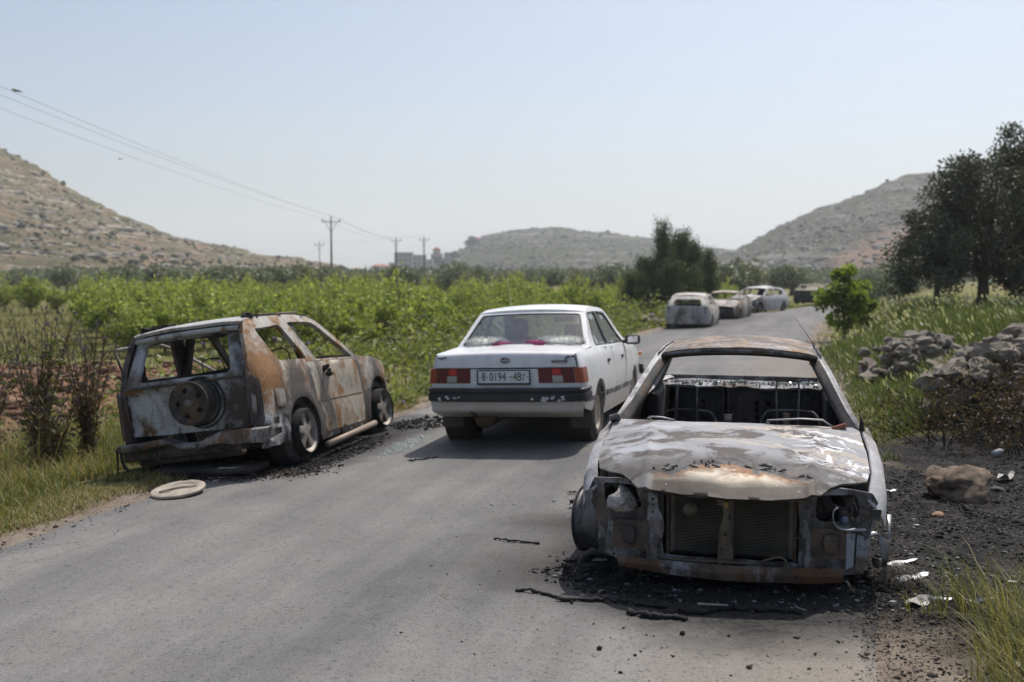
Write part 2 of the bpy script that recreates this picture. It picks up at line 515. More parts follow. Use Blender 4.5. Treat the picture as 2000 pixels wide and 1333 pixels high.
def m_ground():
    k = NT('ground_earth_and_grass'); w = k.co('World')
    z = k.sep(k.attr())
    n1 = k.noise(w, .6, 6, .6); n2 = k.noise(w, 5., 8, .65); n3 = k.noise(w, 40., 6, .7)
    sand = k.mix(k.rmap(n2, .3, .7), (.165, .13, .10), (.27, .225, .18))
    grass = k.mix(k.rmap(n2, .35, .65), (.085, .095, .03), (.21, .185, .075))
    soil = k.mix(k.rmap(n2, .32, .68), (.10, .05, .03), (.25, .145, .09))
    dry = k.mix(k.rmap(n2, .3, .7), (.26, .17, .11), (.36, .27, .17))
    c = k.mix(k.rmap(k.math('ADD', z[1], k.math('MULTIPLY', k.math('SUBTRACT', n2, .5), .7)), .35, .65), sand, grass)
    c = k.mix(k.rmap(k.math('ADD', z[2], k.math('MULTIPLY', k.math('SUBTRACT', n1, .5), .6)), .35, .65), c, dry)
    c = k.mix(k.rmap(k.math('ADD', z[0], k.math('MULTIPLY', k.math('SUBTRACT', n2, .5), .5)), .35, .65), c, soil)
    # burnt ground beside the near wreck
    ash = k.mix(k.rmap(n3, .42, .62), (.012, .011, .011), k.mix(k.rmap(n2, .4, .62), (.022, .020, .019), (.085, .079, .075)))
    m = k.ellipse(w, (3.25, 6.55), (2.05, 2.7), R(-12), 1.6, .26, 1.06, .82)
    m2 = k.ellipse(w, (5.0, 8.9), (1.9, 1.6), R(-20), 1.6, .3, 1.06, .8)
    m3 = k.ellipse(w, (-2.95, 10.35), (.95, 1.55), R(-14), 1.8, .3, 1.06, .8)
    mm = k.math('MAXIMUM', k.math('MAXIMUM', m, m2), m3)
    c = k.mix(mm, c, ash)
    h = k.math('ADD', k.math('MULTIPLY', n2, 1.5), n3)
    k.set(color=c, rough=.95, spec=.15, normal=k.bump(h, .7, .03))
    return k.m
ground = link('ground', quad_mesh('ground', gv, gf, gcol), m_ground(), smooth=True)
tag(ground, kind='structure')

def m_road():
    k = NT('worn_asphalt'); w = k.co('World')
    al = k.map(k.map(w, rot=(0, 0, R(15.5))), sc=(1, .10, 1))
    n0 = k.noise(w, .35, 4, .5); st = k.math('ADD', k.math('MULTIPLY', k.noise(al, 1.3, 5, .65), .6), k.math('MULTIPLY', k.noise(w, .8, 7, .65, .3, off=(4, 4, 4)), .4)); n2 = k.noise(w, 3.5, 8, .65); n3 = k.noise(w, 90., 4, .7); v = k.voro(w, 85.); n5 = k.noise(w, 24., 5, .7)
    c = k.mix(k.rmap(st, .40, .60), (.092, .092, .095), (.205, .198, .188))
    c = k.mix(k.rmap(n2, .35, .72, 0., .6), c, (.165, .157, .146))
    # dusty, paler shoulder near the road's edge by the wreck
    d1 = k.ellipse(w, (1.25, 3.6), (1.0, 2.0), R(-15), 1.2, .35, 1.2, .3)
    c = k.mix(k.math('MULTIPLY', d1, .75), c, (.245, .215, .178))
    d2 = k.ellipse(w, (4.6, 17.), (.9, 6.), R(-15), 1.0, .3, 1.2, .3)
    c = k.mix(k.math('MULTIPLY', d2, .6), c, (.22, .19, .16))
    pit = k.noise(w, 34., 5, .75, off=(3, 9, 1)); c = k.mix(k.rmap(pit, .57, .66, 0., .85), c, (.03, .03, .032)); c = k.mix(k.rmap(pit, .37, .28, 0., .7), c, (.36, .35, .33))
    c = k.mix(k.rmap(n3, .52, .66), c, k.mix(.6, c, (.05, .05, .05)))
    c = k.mix(k.rmap(n3, .28, .40, 1., 0.), c, k.mix(.45, c, (.27, .255, .235)))
    c = k.mix(k.rmap(n5, .58, .70, 0., .55), c, (.055, .054, .053))
    # fine cracks
    cr = k.n('ShaderNodeTexVoronoi', feature='DISTANCE_TO_EDGE'); wd = k.n('ShaderNodeVectorMath', operation='ADD'); k.put(wd.inputs[0], w)
    nv = k.n('ShaderNodeTexNoise'); k.put(nv.inputs['Vector'], w); nv.inputs['Scale'].default_value = 3.; nv.inputs['Detail'].default_value = 6
    sc_ = k.n('ShaderNodeVectorMath', operation='SCALE'); k.put(sc_.inputs[0], nv.outputs['Color']); sc_.inputs['Scale'].default_value = .55; k.put(wd.inputs[1], sc_.outputs[0])
    k.put(cr.inputs['Vector'], wd.outputs[0]); cr.inputs['Scale'].default_value = .55
    cm = k.math('MULTIPLY', k.rmap(cr.outputs['Distance'], .0015, .006, 1., 0.), k.rmap(n0, .55, .66))
    c = k.mix(k.math('MULTIPLY', cm, .8), c, (.035, .033, .03))
    # soot burnt into the surface round the wrecks
    s1 = k.ellipse(w, (1.58, 6.35), (1.25, 2.05), R(-14.4), 2.4, .20, 1.08, .82)
    s2 = k.ellipse(w, (1.35, 5.75), (1.75, 1.15), R(-14.4), 1.5, .42, 1.15, .35)
    s3 = k.ellipse(w, (-2.0, 11.0), (1.05, 2.3), R(-14.4), 2.2, .34, 1.1, .6)
    s4 = k.ellipse(w, (.42, 6.85), (.62, .36), R(-8), 2.6, .40, 1.15, .25)
    s6 = k.ellipse(w, (.50, 5.62), (.62, .50), R(-8), 2.2, .38, 1.15, .35)
    s5 = k.ellipse(w, (8.2, 41.), (1.9, 8.), R(-24), 1.2, .3, 1.1, .7)
    soot = k.mix(k.rmap(n5, .4, .65), (.010, .0095, .0095), (.045, .042, .04))
    c = k.mix(k.math('MULTIPLY', s2, .95), c, (.036, .032, .03)); c = k.mix(k.math('MULTIPLY', s4, k.rmap(n5, .3, .7, .6, .95)), c, (.034, .031, .029)); c = k.mix(k.math('MULTIPLY', s6, k.rmap(n5, .3, .7, .65, .97)), c, (.026, .023, .021))
    c = k.mix(k.math('MULTIPLY', s5, .6), c, (.05, .047, .045))
    c = k.mix(s3, c, soot); c = k.mix(s1, c, soot)
    k.set(color=c, rough=k.rmap(n2, .3, .7, .78, .95), spec=.3, normal=k.bump(k.math('ADD', k.math('MULTIPLY', n3, .6), k.math('SUBTRACT', k.math('MULTIPLY', v, -.8), k.math('MULTIPLY', cm, 2.))), .55, .006))
    return k.m

ys = axis([(-12, 0, .5), (0, 26, .15), (26, 60, .4), (60, 150, 2.)])
nc = 40
tt = np.linspace(0, 1, nc)
xl = road_left(ys) + .05 * vn2(ys * 0, ys, .35, 3.) + .10 * vn2(ys * 0, ys, 1.6, 8.); xr = road_right(ys) + .07 * vn2(ys * 0, ys, .3, 5.) + .16 * vn2(ys * 0, ys, 1.3, 2.)
RX = xl[:, None] + (xr - xl)[:, None] * tt[None]; RY = np.repeat(ys[:, None], nc, 1)
RZ = road_z(RX, RY) + .004 * vn2(RX, RY, .7, 4.)
RZ[:, 0] = np.minimum(RZ[:, 0], land(RX[:, 0], RY[:, 0])) - .06; RZ[:, -1] -= .06
ri = np.arange(len(ys) * nc).reshape(len(ys), nc)
road = link('road', quad_mesh('road', np.stack([RX, RY, RZ], -1).reshape(-1, 3), np.stack([ri[:-1, :-1], ri[:-1, 1:], ri[1:, 1:], ri[1:, :-1]], -1).reshape(-1, 4)), m_road(), smooth=True)
tag(road, kind='structure')

# ------------------------------------------------------------------ hills
HF, HP, HH = 1944.4, 533., 1.70
def hill(name, sil, d_foot, d_ridge, mat, nu=260, nr=70, seed=1., rough=1.0, expo=1.25, d_back=1.6):
    us = np.linspace(sil[0][0], sil[-1][0], nu); f = tab(sil)
    v = (f(us - 14) + f(us) * 2 + f(us + 14)) / 4
    hr = np.maximum(HH + (HP - v) * d_ridge / HF, -1.)
    s = np.concatenate([np.linspace(0, 1, nr), np.linspace(1.05, d_back, 12)])
    S, U = np.meshgrid(s, us, indexing='ij')
    D = d_foot + (d_ridge - d_foot) * S; X = (U - 1000) / HF * D; Y = D.copy()
    p = np.where(S <= 1, np.clip(S, 0, 1) ** expo, np.clip(1 - ((S - 1) / (d_back - 1)) ** 1.5, -.1, 1))
    Z = -2.5 + (hr[None] + 2.5) * p
    sc = d_ridge / 400.
    Z = Z + rough * sc * p.clip(.05, 1) * (2.2 * fbm2(X, Y, 38 * sc, seed, 5, .5))
    st = 3.1 * sc; q = Z / st + .5 * fbm2(X, Y, 60 * sc, seed + 4, 3)
    Z = Z + .32 * st * (np.floor(q) + fsmooth(.25, .55, q - np.floor(q)) - q) * np.clip(Z / 6, 0, 1)
    ii = np.arange(S.size).reshape(S.shape)
    me = quad_mesh(name, np.stack([X, Y, Z], -1).reshape(-1, 3), np.stack([ii[:-1, :-1], ii[:-1, 1:], ii[1:, 1:], ii[1:, :-1]], -1).reshape(-1, 4))
    o = link(name, me, mat, smooth=True); tag(o, kind='structure')
    return X, Y, Z, nr

def m_hill(name, earth, rock, green, sc, scars=(), rshare=.5):
    k = NT(name); w = k.co('World'); p = k.map(w, sc=(1, 1, 2.6))
    n1 = k.noise(p, .055 / sc, 8, .62, .4); n2 = k.noise(p, .25 / sc, 8, .68); n3 = k.noise(p, .11 / sc, 7, .66, .5, off=(50, 20, 9)); n4 = k.noise(p, .9 / sc, 5, .7)
    z = k.sep(w)[2]
    band = k.n('ShaderNodeTexNoise'); k.put(band.inputs['Vector'], k.map(w, sc=(.012 / sc, .012 / sc, .33 / sc))); band.inputs['Scale'].default_value = 1.; band.inputs['Detail'].default_value = 6.; band.inputs['Roughness'].default_value = .7
    c = k.mix(k.rmap(n2, .35, .65), earth, tuple(x * 1.35 for x in earth))
    c = k.mix(k.rmap(n3, .43, .55, 0., .88), c, k.mix(n4, green, tuple(x * 1.9 for x in green)))
    rk = k.math('ADD', k.math('MULTIPLY', n2, .5), k.math('MULTIPLY', band.outputs['Fac'], .5))
    c = k.mix(k.rmap(rk, .53 - (rshare - .5) * .2, .60 - (rshare - .5) * .2), c, k.mix(k.rmap(n4, .3, .7), tuple(x * .7 for x in rock), tuple(x * 1.15 for x in rock)))
    for (cx, cz, rx, rz, ang, col) in scars:
        c = k.mix(k.math('MULTIPLY', k.ellipse(w, (cx, cz), (rx, rz), ang, .12, .4, 1.1, .6), .9), c, k.mix(n4, tuple(x * .75 for x in col), tuple(x * 1.2 for x in col)))
    k.set(color=c, rough=.95, spec=.1, normal=k.bump(k.math('ADD', n2, k.math('MULTIPLY', n4, .6)), 1., 2.2 * sc))
    return k.m

mh_l = m_hill('dry_hillside', (.235, .175, .11), (.50, .45, .38), (.09, .088, .045), 1.0, [(-110, 303, 66, 7, 1.99, (.32, .22, .145)), (-80, 268, 34, 8, 2.3, (.085, .062, .046))], .52)
mh_r = m_hill('rocky_hillside', (.115, .098, .074), (.29, .275, .25), (.05, .058, .032), 1.3, [(148, 405, 84, 15, 1.085, (.30, .20, .145))], .56)
mh_m = m_hill('far_hillside', (.085, .078, .05), (.27, .25, .22), (.04, .052, .026), 1.7, (), .5)
HL = hill('hill_left', [(-900, -160), (-500, 30), (-250, 165), (-100, 245), (0, 295), (60, 326), (100, 346), (150, 378), (250, 426), (330, 452), (400, 472), (500, 493), (560, 503), (640, 517), (690, 530), (740, 540)], 215, 430, mh_l, 300, 80, 1., 1.)
HR = hill('hill_right', [(1330, 540), (1380, 510), (1440, 491), (1480, 474), (1560, 432), (1600, 416), (1640, 398), (1690, 373), (1712, 358), (1722, 353), (1760, 347), (1800, 341), (1840, 337), (1900, 328), (2000, 315), (2200, 290), (2600, 300), (2900, 420)], 300, 640, mh_r, 300, 80, 3., 1.1)
HM = hill('hill_middle', [(740, 538), (800, 531), (850, 519), (890, 497), (925, 479), (960, 464), (1000, 454), (1050, 448), (1110, 446), (1180, 451), (1240, 460), (1300, 470), (1360, 481), (1420, 489), (1480, 499), (1560, 520), (1700, 540)], 560, 1000, mh_m, 300, 60, 5., .7, 1.1)

HRF = hill('hill_far', [(900, 536), (1250, 500), (1330, 484), (1400, 484), (1450, 490), (1600, 500), (1750, 520), (1900, 538)], 1150, 1600, m_hill('hazy_far_hillside', (.09, .078, .06), (.2, .185, .17), (.04, .048, .034), 2.5), 120, 30, 7., .6, 1.1)

# ------------------------------------------------------------------ shared car pieces
def place(root, X, Y, Z, heading, roll=0., pitch=0.):
    """heading clockwise from +Y; roll > 0 lowers the right side; pitch > 0 raises the nose"""
    m = Matrix.Rotation(-R(heading), 4, 'Z') @ Matrix.Rotation(R(pitch), 4, 'X') @ Matrix.Rotation(R(roll), 4, 'Y')
    root.matrix_world = Matrix.Translation((X, Y, Z)) @ m

def grow(poly, d):
    c = np.mean(np.array(poly), 0)
    return [tuple(np.array(p) + (np.array(p) - c) / np.linalg.norm(np.array(p) - c) * d) for p in poly]

def sweep(path, section, closed_sec=True):
    """path: [(x, y)], section: [(outward, z)] -> MB"""
    P = [np.array(p, float) for p in path]; rows = []
    for i, p in enumerate(P):
        t = P[min(i + 1, len(P) - 1)] - P[max(i - 1, 0)]; t /= np.linalg.norm(t); n = np.array([t[1], -t[0]])
        sec = section + [section[0]] if closed_sec else section
        rows.append([(p[0] + n[0] * a, p[1] + n[1] * a, z) for a, z in sec])
    mb = MB().loft(rows)
    n = len(section)
    mb.f.append(tuple(range(n))); k = (len(P) - 1) * (n + (1 if closed_sec else 0)); mb.f.append(tuple(k + i for i in range(n))[::-1])
    return mb

def text_mesh(body, size, depth=.002):
    c = bpy.data.curves.new('lettering', 'FONT'); c.body = body; c.size = size; c.extrude = depth; c.align_x = 'CENTER'; c.align_y = 'CENTER'
    o = bpy.data.objects.new('lettering', c); COL.objects.link(o)
    bpy.context.view_layer.update()
    me = bpy.data.meshes.new_from_object(o.evaluated_get(bpy.context.evaluated_depsgraph_get()))
    bpy.data.objects.remove(o); bpy.data.curves.remove(c)
    return me

def write(name, body, size, loc, mat, parent, sx=1., rot=(R(90), 0, 0), bold=0.):
    me = text_mesh(body, size); o = link(name, me, mat, parent); o.location = loc; o.rotation_euler = rot; o.scale = (sx, 1, 1); return o

def tyre_profile(r, w, rim):
    h = w / 2
    return [(rim, -h * .82), (rim + (r - rim) * .35, -h * .98), (r - .022, -h), (r - .004, -h * .82), (r, -h * .5), (r, h * .5), (r - .004, h * .82), (r - .022, h), (rim + (r - rim) * .35, h * .98), (rim, h * .82)]

def wheel(parent, loc, side, r=.285, w=.17, rim=.185, tyre_m=None, rim_m=None, style='steel', steer=0., bare=False, name='wheel', lean=0.):
    wn_ = empty(name, loc, (0, lean, steer)); wn_.parent = parent
    if not bare:
        MB().lathe(tyre_profile(r, w, rim), 40, close=True).build('tyre', tyre_m, wn_, smooth=True)
    o = MB(); h = w / 2 * .82 * side
    # barrel with a lip on both sides
    o.lathe([(rim + .012, -h), (rim + .012, -h * .9), (rim - .008, -h * .85), (rim - .02, -h * .3), (rim - .025, h * .4), (rim - .006, h * .86), (rim + .012, h * .92), (rim + .012, h * 1.0), (rim + .002, h * 1.02), (rim - .016, h * .8), (rim - .035, h * .4), (rim - .03, -h * .3), (rim - .02, -h * .8), (rim, -h)], 40, close=True)
    if style == 'steel':
        o.lathe([(.0, h * .62), (.045, h * .64), (.055, h * .5), (.085, h * .42), (.10, h * .55), (rim * .74, h * .58), (rim * .8, h * .4), (rim - .03, h * .3)], 40)
    elif style == 'spoke':
        o.lathe([(0, h * .86), (.035, h * .88), (.062, h * .84), (.07, h * .6), (.065, h * .3), (0, h * .3)], 24)
        for i in range(5):
            a = 2 * PI * i / 5 + .35; ca, sa = math.cos(a), math.sin(a)
            rows = []
            for q, wd, hh in ((.05, .045, .80), (.10, .036, .74), (.15, .04, .70), (rim - .02, .058, .66)):
                rows.append([(h * hh + side * .012 * b, q * ca - e * wd * sa, q * sa + e * wd * ca) for e, b in ((-1, -1.2), (-.8, 0), (0, .35), (.8, 0), (1, -1.2), (0, -2.2), (-1, -1.2))])
            o.loft(rows)
    else:   # disc with slots
        o.lathe([(0, h * .8), (.06, h * .8), (.07, h * .62), (.11, h * .56), (rim * .86, h * .62), (rim - .02, h * .45)], 40)
    o.build('rim', rim_m, wn_, auto=40)
    return wn_

def bar(parent, name, pts, r, mat, n=8, closed=False): return MB().tube(pts, r, n, close=closed).build(name, mat, parent, smooth=True)

def smooth_path(pts, k=6):
    P = [np.array(p, float) for p in pts]; out = []
    for i in range(len(P) - 1):
        a = P[max(i - 1, 0)]; b = P[i]; c = P[i + 1]; d = P[min(i + 2, len(P) - 1)]
        for j in range(k):
            t = j / k
            out.append(.5 * ((2 * b) + (-a + c) * t + (2 * a - 5 * b + 4 * c - d) * t * t + (-a + 3 * b - 3 * c + d) * t ** 3))
    out.append(P[-1]); return out

# ------------------------------------------------------------------ white saloon driving away
def m_white():
    k = NT('white_car_paint'); p = k.co(); z = k.sep(p)[2]
    n = k.noise(p, 3., 6, .6); nf = k.noise(p, 30., 5, .6)
    c = k.mix(k.rmap(n, .3, .7), (.66, .665, .665), (.745, .75, .755))
    low = k.rmap(k.math('ADD', z, k.math('MULTIPLY', k.math('SUBTRACT', n, .5), .30)), .62, .28)
    c = k.mix(k.math('MULTIPLY', low, .8), c, k.mix(nf, (.34, .27, .19), (.50, .42, .32)))
    stk = k.noise(k.map(p, sc=(5, 5, .6)), 2., 6, .65, off=(1, 4, 2)); c = k.mix(k.rmap(stk, .48, .72, 0., .38), c, (.46, .42, .36)); c = k.mix(k.rmap(k.noise(p, 14., 6, .7, off=(7, 7, 1)), .60, .72, 0., .35), c, (.36, .32, .27))
    rs = k.rmap(k.noise(p, 6., 8, .7, off=(3, 1, 7)), .70, .75)
    c = k.mix(k.math('MULTIPLY', rs, k.rmap(z, .55, .3)), c, (.20, .09, .035))
    k.set(color=c, rough=k.rmap(n, .3, .7, .28, .42), coat=.35); k.b.inputs['Coat Roughness'].default_value = .12
    return k.m
M_WHITE = m_white()
M_BLACKTRIM = plain('black_plastic_trim', (.022, .022, .024), .55, bumpy=.05)
M_RUBBER = plain('tyre_rubber', (.035, .032, .03), .85, bumpy=.3, scale=20)
M_DUSTYRUBBER = plain('dusty_tyre', (.075, .065, .055), .9, bumpy=.3, scale=15)
M_SILVERWHEEL = plain('dusty_steel_wheel', (.42, .36, .29), .55, .3, .15, .2, 14)
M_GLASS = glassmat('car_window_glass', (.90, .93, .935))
M_REDD = plain('dark_red_lens', (.10, .006, .012), .3, var=.1, coat=.1)
M_RED = plain('red_lens', (.48, .012, .03), .18, var=.1, coat=.5)
M_AMBER = plain('amber_lens', (.33, .07, .025), .3, var=.15, coat=.1)
M_CLEAR = plain('reverse_lens', (.32, .31, .29), .25, var=.1, coat=.5)
M_CHROME = plain('dull_chrome', (.55, .55, .56), .3, .9)
M_GREENINK = plain('green_plate_ink', (.02, .085, .02), .6)
M_PLATE = plain('white_plate', (.66, .67, .68), .45, var=.05)
M_UNDER = plain('underbody_dirt', (.05, .042, .034), .9, bumpy=.4)
M_SEAT = plain('dark_seat_cloth', (.035, .037, .045), .9)
M_FLAP = plain('dusty_mud_flap', (.10, .09, .078), .9, bumpy=.1)

def white_saloon():
    root = empty('saloon_car'); tag(root, 'white saloon car driving away between the two burnt wrecks', 'car')
    W = tab([(-2.06, .70), (-2.0, .775), (-1.95, .802), (-1.85, .818), (-1.2, .83), (0, .832), (1.2, .828), (1.75, .80), (1.95, .765), (2.03, .72), (2.1, .66)])
    S = stab([(.15, .93), (.22, .95), (.35, .985), (.45, 1.0), (.62, 1.0), (.72, .985), (.82, .965), (.89, .93), (.95, .885), (1.05, .835), (1.2, .775), (1.33, .715), (1.40, .66)])
    X = lambda y, z: W(y) * S(z)
    def sh(P): P = P.copy(); P[:, 2] += -.03 * P[:, 1]; return P
    # rolled shoulder along the arches
    def side(sg):
        return lambda y, z: np.stack([sg * X(y, z), y, z], 1)
    ra = arc(-1.23, .27, .335, 190, -8)[::-1]; fa = arc(1.23, .27, .335, 188, -10)[::-1]
    outline = [(-1.96, .39), (-1.99, .55), (-1.995, .75), (-1.97, .905), (-1.6, .93), (-1.28, .945), (-1.02, 1.15), (-.82, 1.305), (-.66, 1.345), (-.3, 1.362), (.12, 1.348), (.30, 1.312), (.62, 1.13), (1.02, .905), (1.5, .85), (1.9, .745), (2.04, .63), (2.06, .4), (1.98, .24)] + fa + [(.86, .195), (-.86, .195)] + ra + [(-1.62, .30), (-1.9, .345)]
    w_r = rounded([(-.99, .952), (-.79, 1.285), (-.37, 1.303), (-.315, .940)], [.03, .05, .02, .02]); w_f = rounded([(-.255, .938), (-.30, 1.303), (.19, 1.283), (.74, .926)], [.02, .02, .06, .03])
    d_r = rounded([(-.80, .915), (-.285, .905), (-.285, .235), (-.70, .235), (-.80, .45)], .03); d_f = rounded([(-.275, .905), (.76, .885), (.80, .6), (.80, .235), (-.275, .235)], .03)
    for sg in (-1, 1):
        b = panel('body_side', outline, side(sg), M_WHITE, root, holes=[w_r, w_f, d_r, d_f], sp=.055, th=.02, post=sh)
        for nm, d, hx in (('rear_door', d_r, -.63), ('front_door', d_f, .30)):
            dd = panel(nm, grow(d, -.006), side(sg), M_WHITE, root, sp=.06, th=.02, post=sh)
            hz = .765; hb = MB(); c = np.array([[sg * (X(hx, hz) + .006), hx, hz]]); c = sh(c)[0]
            hb.box(c, (.02, .11, .034), bev=.006); hb.build('handle', M_CHROME if False else M_BLACKTRIM, dd)
        for w in (w_r, w_f):
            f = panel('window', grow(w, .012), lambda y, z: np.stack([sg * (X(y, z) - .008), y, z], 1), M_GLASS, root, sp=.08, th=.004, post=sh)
            panel('seal', grow(w, .018), lambda y, z: np.stack([sg * (X(y, z) + .004), y, z], 1), M_BLACKTRIM, f, holes=[grow(w, -.008)], sp=.08, th=.012, post=sh)
        # rubbing strip
        st = [(-.88, .395), (.86, .375), (.86, .435), (-.88, .455)]
        panel('rubbing_strip', st, lambda y, z: np.stack([sg * (X(y, z) + .012), y, z], 1), plain('grey_rubbing_strip', (.11, .11, .115), .6), root, sp=.1, th=.014, post=sh)
        panel('rubbing_strip', [(-1.95, .42), (-1.57, .405), (-1.57, .455), (-1.95, .47)], lambda y, z: np.stack([sg * (X(y, z) + .012), y, z], 1), plain('grey_rubbing_strip', (.11, .11, .115), .6), root, sp=.1, th=.014, post=sh)
    # boot lid: runs over the top edge and down the back
    ty = tab([(0, -1.285), (.70, -1.93), (.74, -1.967), (.78, -1.985), (.80, -1.99), (.92, -1.998)]); tz = tab([(0, .948), (.70, .908), (.74, .902), (.78, .885), (.80, .87), (.92, .765)])
    def lid(u, t):
        y, z = ty(t), tz(t); xe = X(y, np.minimum(z, .905)) * np.where(t > .7, .985, 1.)
        k = np.clip(1 - u * u, 0, 1)
        return np.stack([u * xe, y - .03 * k * fsmooth(.6, .8, t), z + .022 * k * (1 - fsmooth(.75, .9, t))], 1)
    ld = panel('boot_lid', [(-.985, 0), (.985, 0), (.985, .70), (.985, .915), (-.985, .915), (-.985, .7)], lid, M_WHITE, root, sp=.05, th=.012, post=sh)
    rear = lambda o: (lambda u, z: np.stack([u * .775 * S(z), -2.0 - .03 * (1 - u * u) - o, z], 1))
    panel('rear_panel', [(-1, .40), (1, .40), (1, .755), (-1, .755)], rear(0), M_WHITE, root, sp=.06, th=.02, post=sh)
    rx = lambda x, z: x / (.775 * float(S(z)))
    def rect(x0, x1, z0, z1): return [(rx(x0, .68), z0), (rx(x1, .68), z0), (rx(x1, .68), z1), (rx(x0, .68), z1)]
    for sg in (-1, 1):
        def rr(a, b): return (sg * a, sg * b) if sg > 0 else (-b, -a)
        tl = panel('tail_light', rect(*rr(.355, .715), .615, .765), rear(.010), M_REDD, root, sp=.05, th=.02, post=sh)
        panel('red_lens', rect(*rr(.50, .585), .695, .757), rear(.016), M_RED, tl, sp=.05, th=.01, post=sh)
        panel('reverse_lens', rect(*rr(.495, .60), .622, .688), rear(.016), M_CLEAR, tl, sp=.05, th=.01, post=sh)
        # amber corner lens wrapping on to the flank
        pth = tab([(0, .715), (.6, .79), (.75, .80), (1, .815)]); pyy = tab([(0, -2.013), (.45, -2.0), (.6, -1.985), (.75, -1.955), (1, -1.87)])
        panel('amber_lens', [(0, .615), (1, .615), (1, .765), (0, .765)], lambda t, z: np.stack([sg * (pth(t) * S(z) / S(.68) + .008), pyy(t) - .006, z], 1), M_AMBER, tl, sp=.08, th=.012, post=sh)
    pl = MB().box((0, -2.047, .68 + .06), (.53, .012, .125), bev=.004).build('licence_plate', M_PLATE, root)
    fr = MB(); 
    for (c, s_) in (((0, -2.052, .74 - .070), (.55, .012, .016)), ((0, -2.052, .74 + .066), (.55, .012, .008)), ((-.271, -2.052, .74), (.010, .012, .125)), ((.271, -2.052, .74), (.010, .012, .125))): fr.box(c, s_)
    fr.build('plate_frame', M_BLACKTRIM, pl)
    for body, x, sz, sx in (('8', -.205, .118, .74), ('0194', -.058, .118, .74), ('48', .142, .118, .74), ('P', .205, .05, .8)):
        write('lettering', body, sz, (x, -2.0545, .738 if body != 'P' else .715), M_GREENINK, pl, sx)
    mk = MB()
    for x, z, w_, h_ in ((-.243, .738, .010, .010), (-.166, .738, .010, .010), (.046, .738, .008, .008), (.078, .742, .026, .008), (.086, .722, .010, .008), (.178, .738, .003, .085), (.247, .738, .010, .010)): mk.box((x, -2.0545, z), (w_, .003, h_))
    # small Arabic-style mark beside the P
    mk.tube([(.190, -2.0545, .757), (.196, -2.0545, .75), (.212, -2.0545, .75), (.220, -2.0545, .757), (.221, -2.0545, .772)], .003, 6); mk.tube([(.205, -2.0545, .768), (.213, -2.0545, .762), (.207, -2.0545, .757)], .0028, 6)
    mk.build('plate_marks', M_GREENINK, pl)['kind'] = 'stuff'
    # emblem and badge on the boot lid
    em = MB(); em.tube([(.02 + .042 * math.cos(a), -2.043, .905 + .024 * math.sin(a)) for a in np.linspace(0, 2 * PI, 25)[:-1]], .005, 8, close=True)
    for ex, ez, s_ in ((-.018, .008, .008), (.004, .010, .005), (.018, .004, .005), (.010, -.008, .005), (-.006, -.008, .005)): em.box((.02 + ex, -2.043, .905 + ez), (s_ * 2, .006, s_ * 1.4), (0, .6, 0), .001)
    em.build('emblem', M_BLACKTRIM, ld, smooth=False)
    bd = MB().box((.57, -2.030, .888), (.155, .008, .024)).build('badge', plain('dark_badge', (.02, .022, .05), .4), ld)
    write('lettering', 'SUBARU', .026, (.57, -2.036, .888), M_CHROME, bd, 1.35)
    for x, w_ in ((-.655, .075), (.665, .085)):   # scraps left where old stickers were
        q = MB()
        for i in range(5): q.box((x + rnd.uniform(-.5, .5) * w_, -2.02 + .004 * i / 5 - .004, .925 + rnd.uniform(-.012, .012)), (w_ * rnd.uniform(.2, .5), .006, rnd.uniform(.008, .02)))
        q.build('dark_scrap', M_BLACKTRIM, ld)
    # bumper
    path = [(-.845, -1.80), (-.842, -1.88), (-.83, -1.97), (-.79, -2.045), (-.66, -2.085), (-.35, -2.11), (0, -2.12), (.35, -2.11), (.66, -2.085), (.79, -2.045), (.83, -1.97), (.842, -1.88), (.845, -1.80)]
    path = [tuple(p) for p in smooth_path(path, 4)][::-1]
    sec = [(-.05, .445), (-.015, .435), (0, .445), (.004, .50), (0, .515), (-.012, .52), (-.012, .53), (0, .536), (0, .557), (-.012, .567), (-.06, .57)]
    bp = sweep(path, [(-a, z + .06) for a, z in sec])
    bo = bp.build('rear_bumper', M_BLACKTRIM, root, auto=40)
    sc_ = MB(); r2 = random.Random(5)
    for x0, x1, n in ((-.67, -.40, 6), (.30, .62, 13)):
        for i in range(n):
            x = r2.uniform(x0, x1); y = -2.12 - .006 + .033 * (abs(x) / .66) ** 2; z = .525 + r2.uniform(-.02, .02); a = [(r2.uniform(.006, .02) * math.cos(t) * 1.3, r2.uniform(.005, .016) * math.sin(t)) for t in np.linspace(0, 2 * PI, 8)[:-1]]
            sc_.prism(a, lambda u, v, w, x=x, y=y, z=z: (x + u, y - w, z + v), .003)
    sc_.build('sticker_residue', plain('torn_white_sticker', (.55, .54, .55), .7, var=.4, scale=60), bo)['kind'] = 'stuff'
    # valance, floor, exhaust, mud flaps
    vz = tab([(0, .45), (.6, .31), (1, .255)]); vy = tab([(0, -2.0), (.5, -1.99), (1, -1.82)])
    panel('rear_valance', [(-1, 0), (1, 0), (1, .5), (.97, 1), (-.97, 1), (-1, .5)], lambda u, t: np.stack([u * .80 * (1 - .03 * t), vy(t) - .03 * (1 - u * u), vz(t)], 1), M_WHITE, root, sp=.08, th=.01, post=sh)
    fl = MB().box((0, .2, .29), (1.36, 3.5, .10), bev=.04); fl.build('floor_pan', M_UNDER, root)
    ex = MB().tube([(-.36, -2.06, .36), (-.36, -1.94, .355), (-.36, -1.90, .34)], .026, 12).lathe([(.0, -1.90), (.10, -1.89), (.115, -1.86), (.115, -1.45), (.10, -1.42), (0, -1.42)], 20, axis='y', c=(-.27, 0, .31)).tube([(-.27, -1.42, .30), (-.2, -1., .22), (-.2, 1.0, .22)], .022, 10)
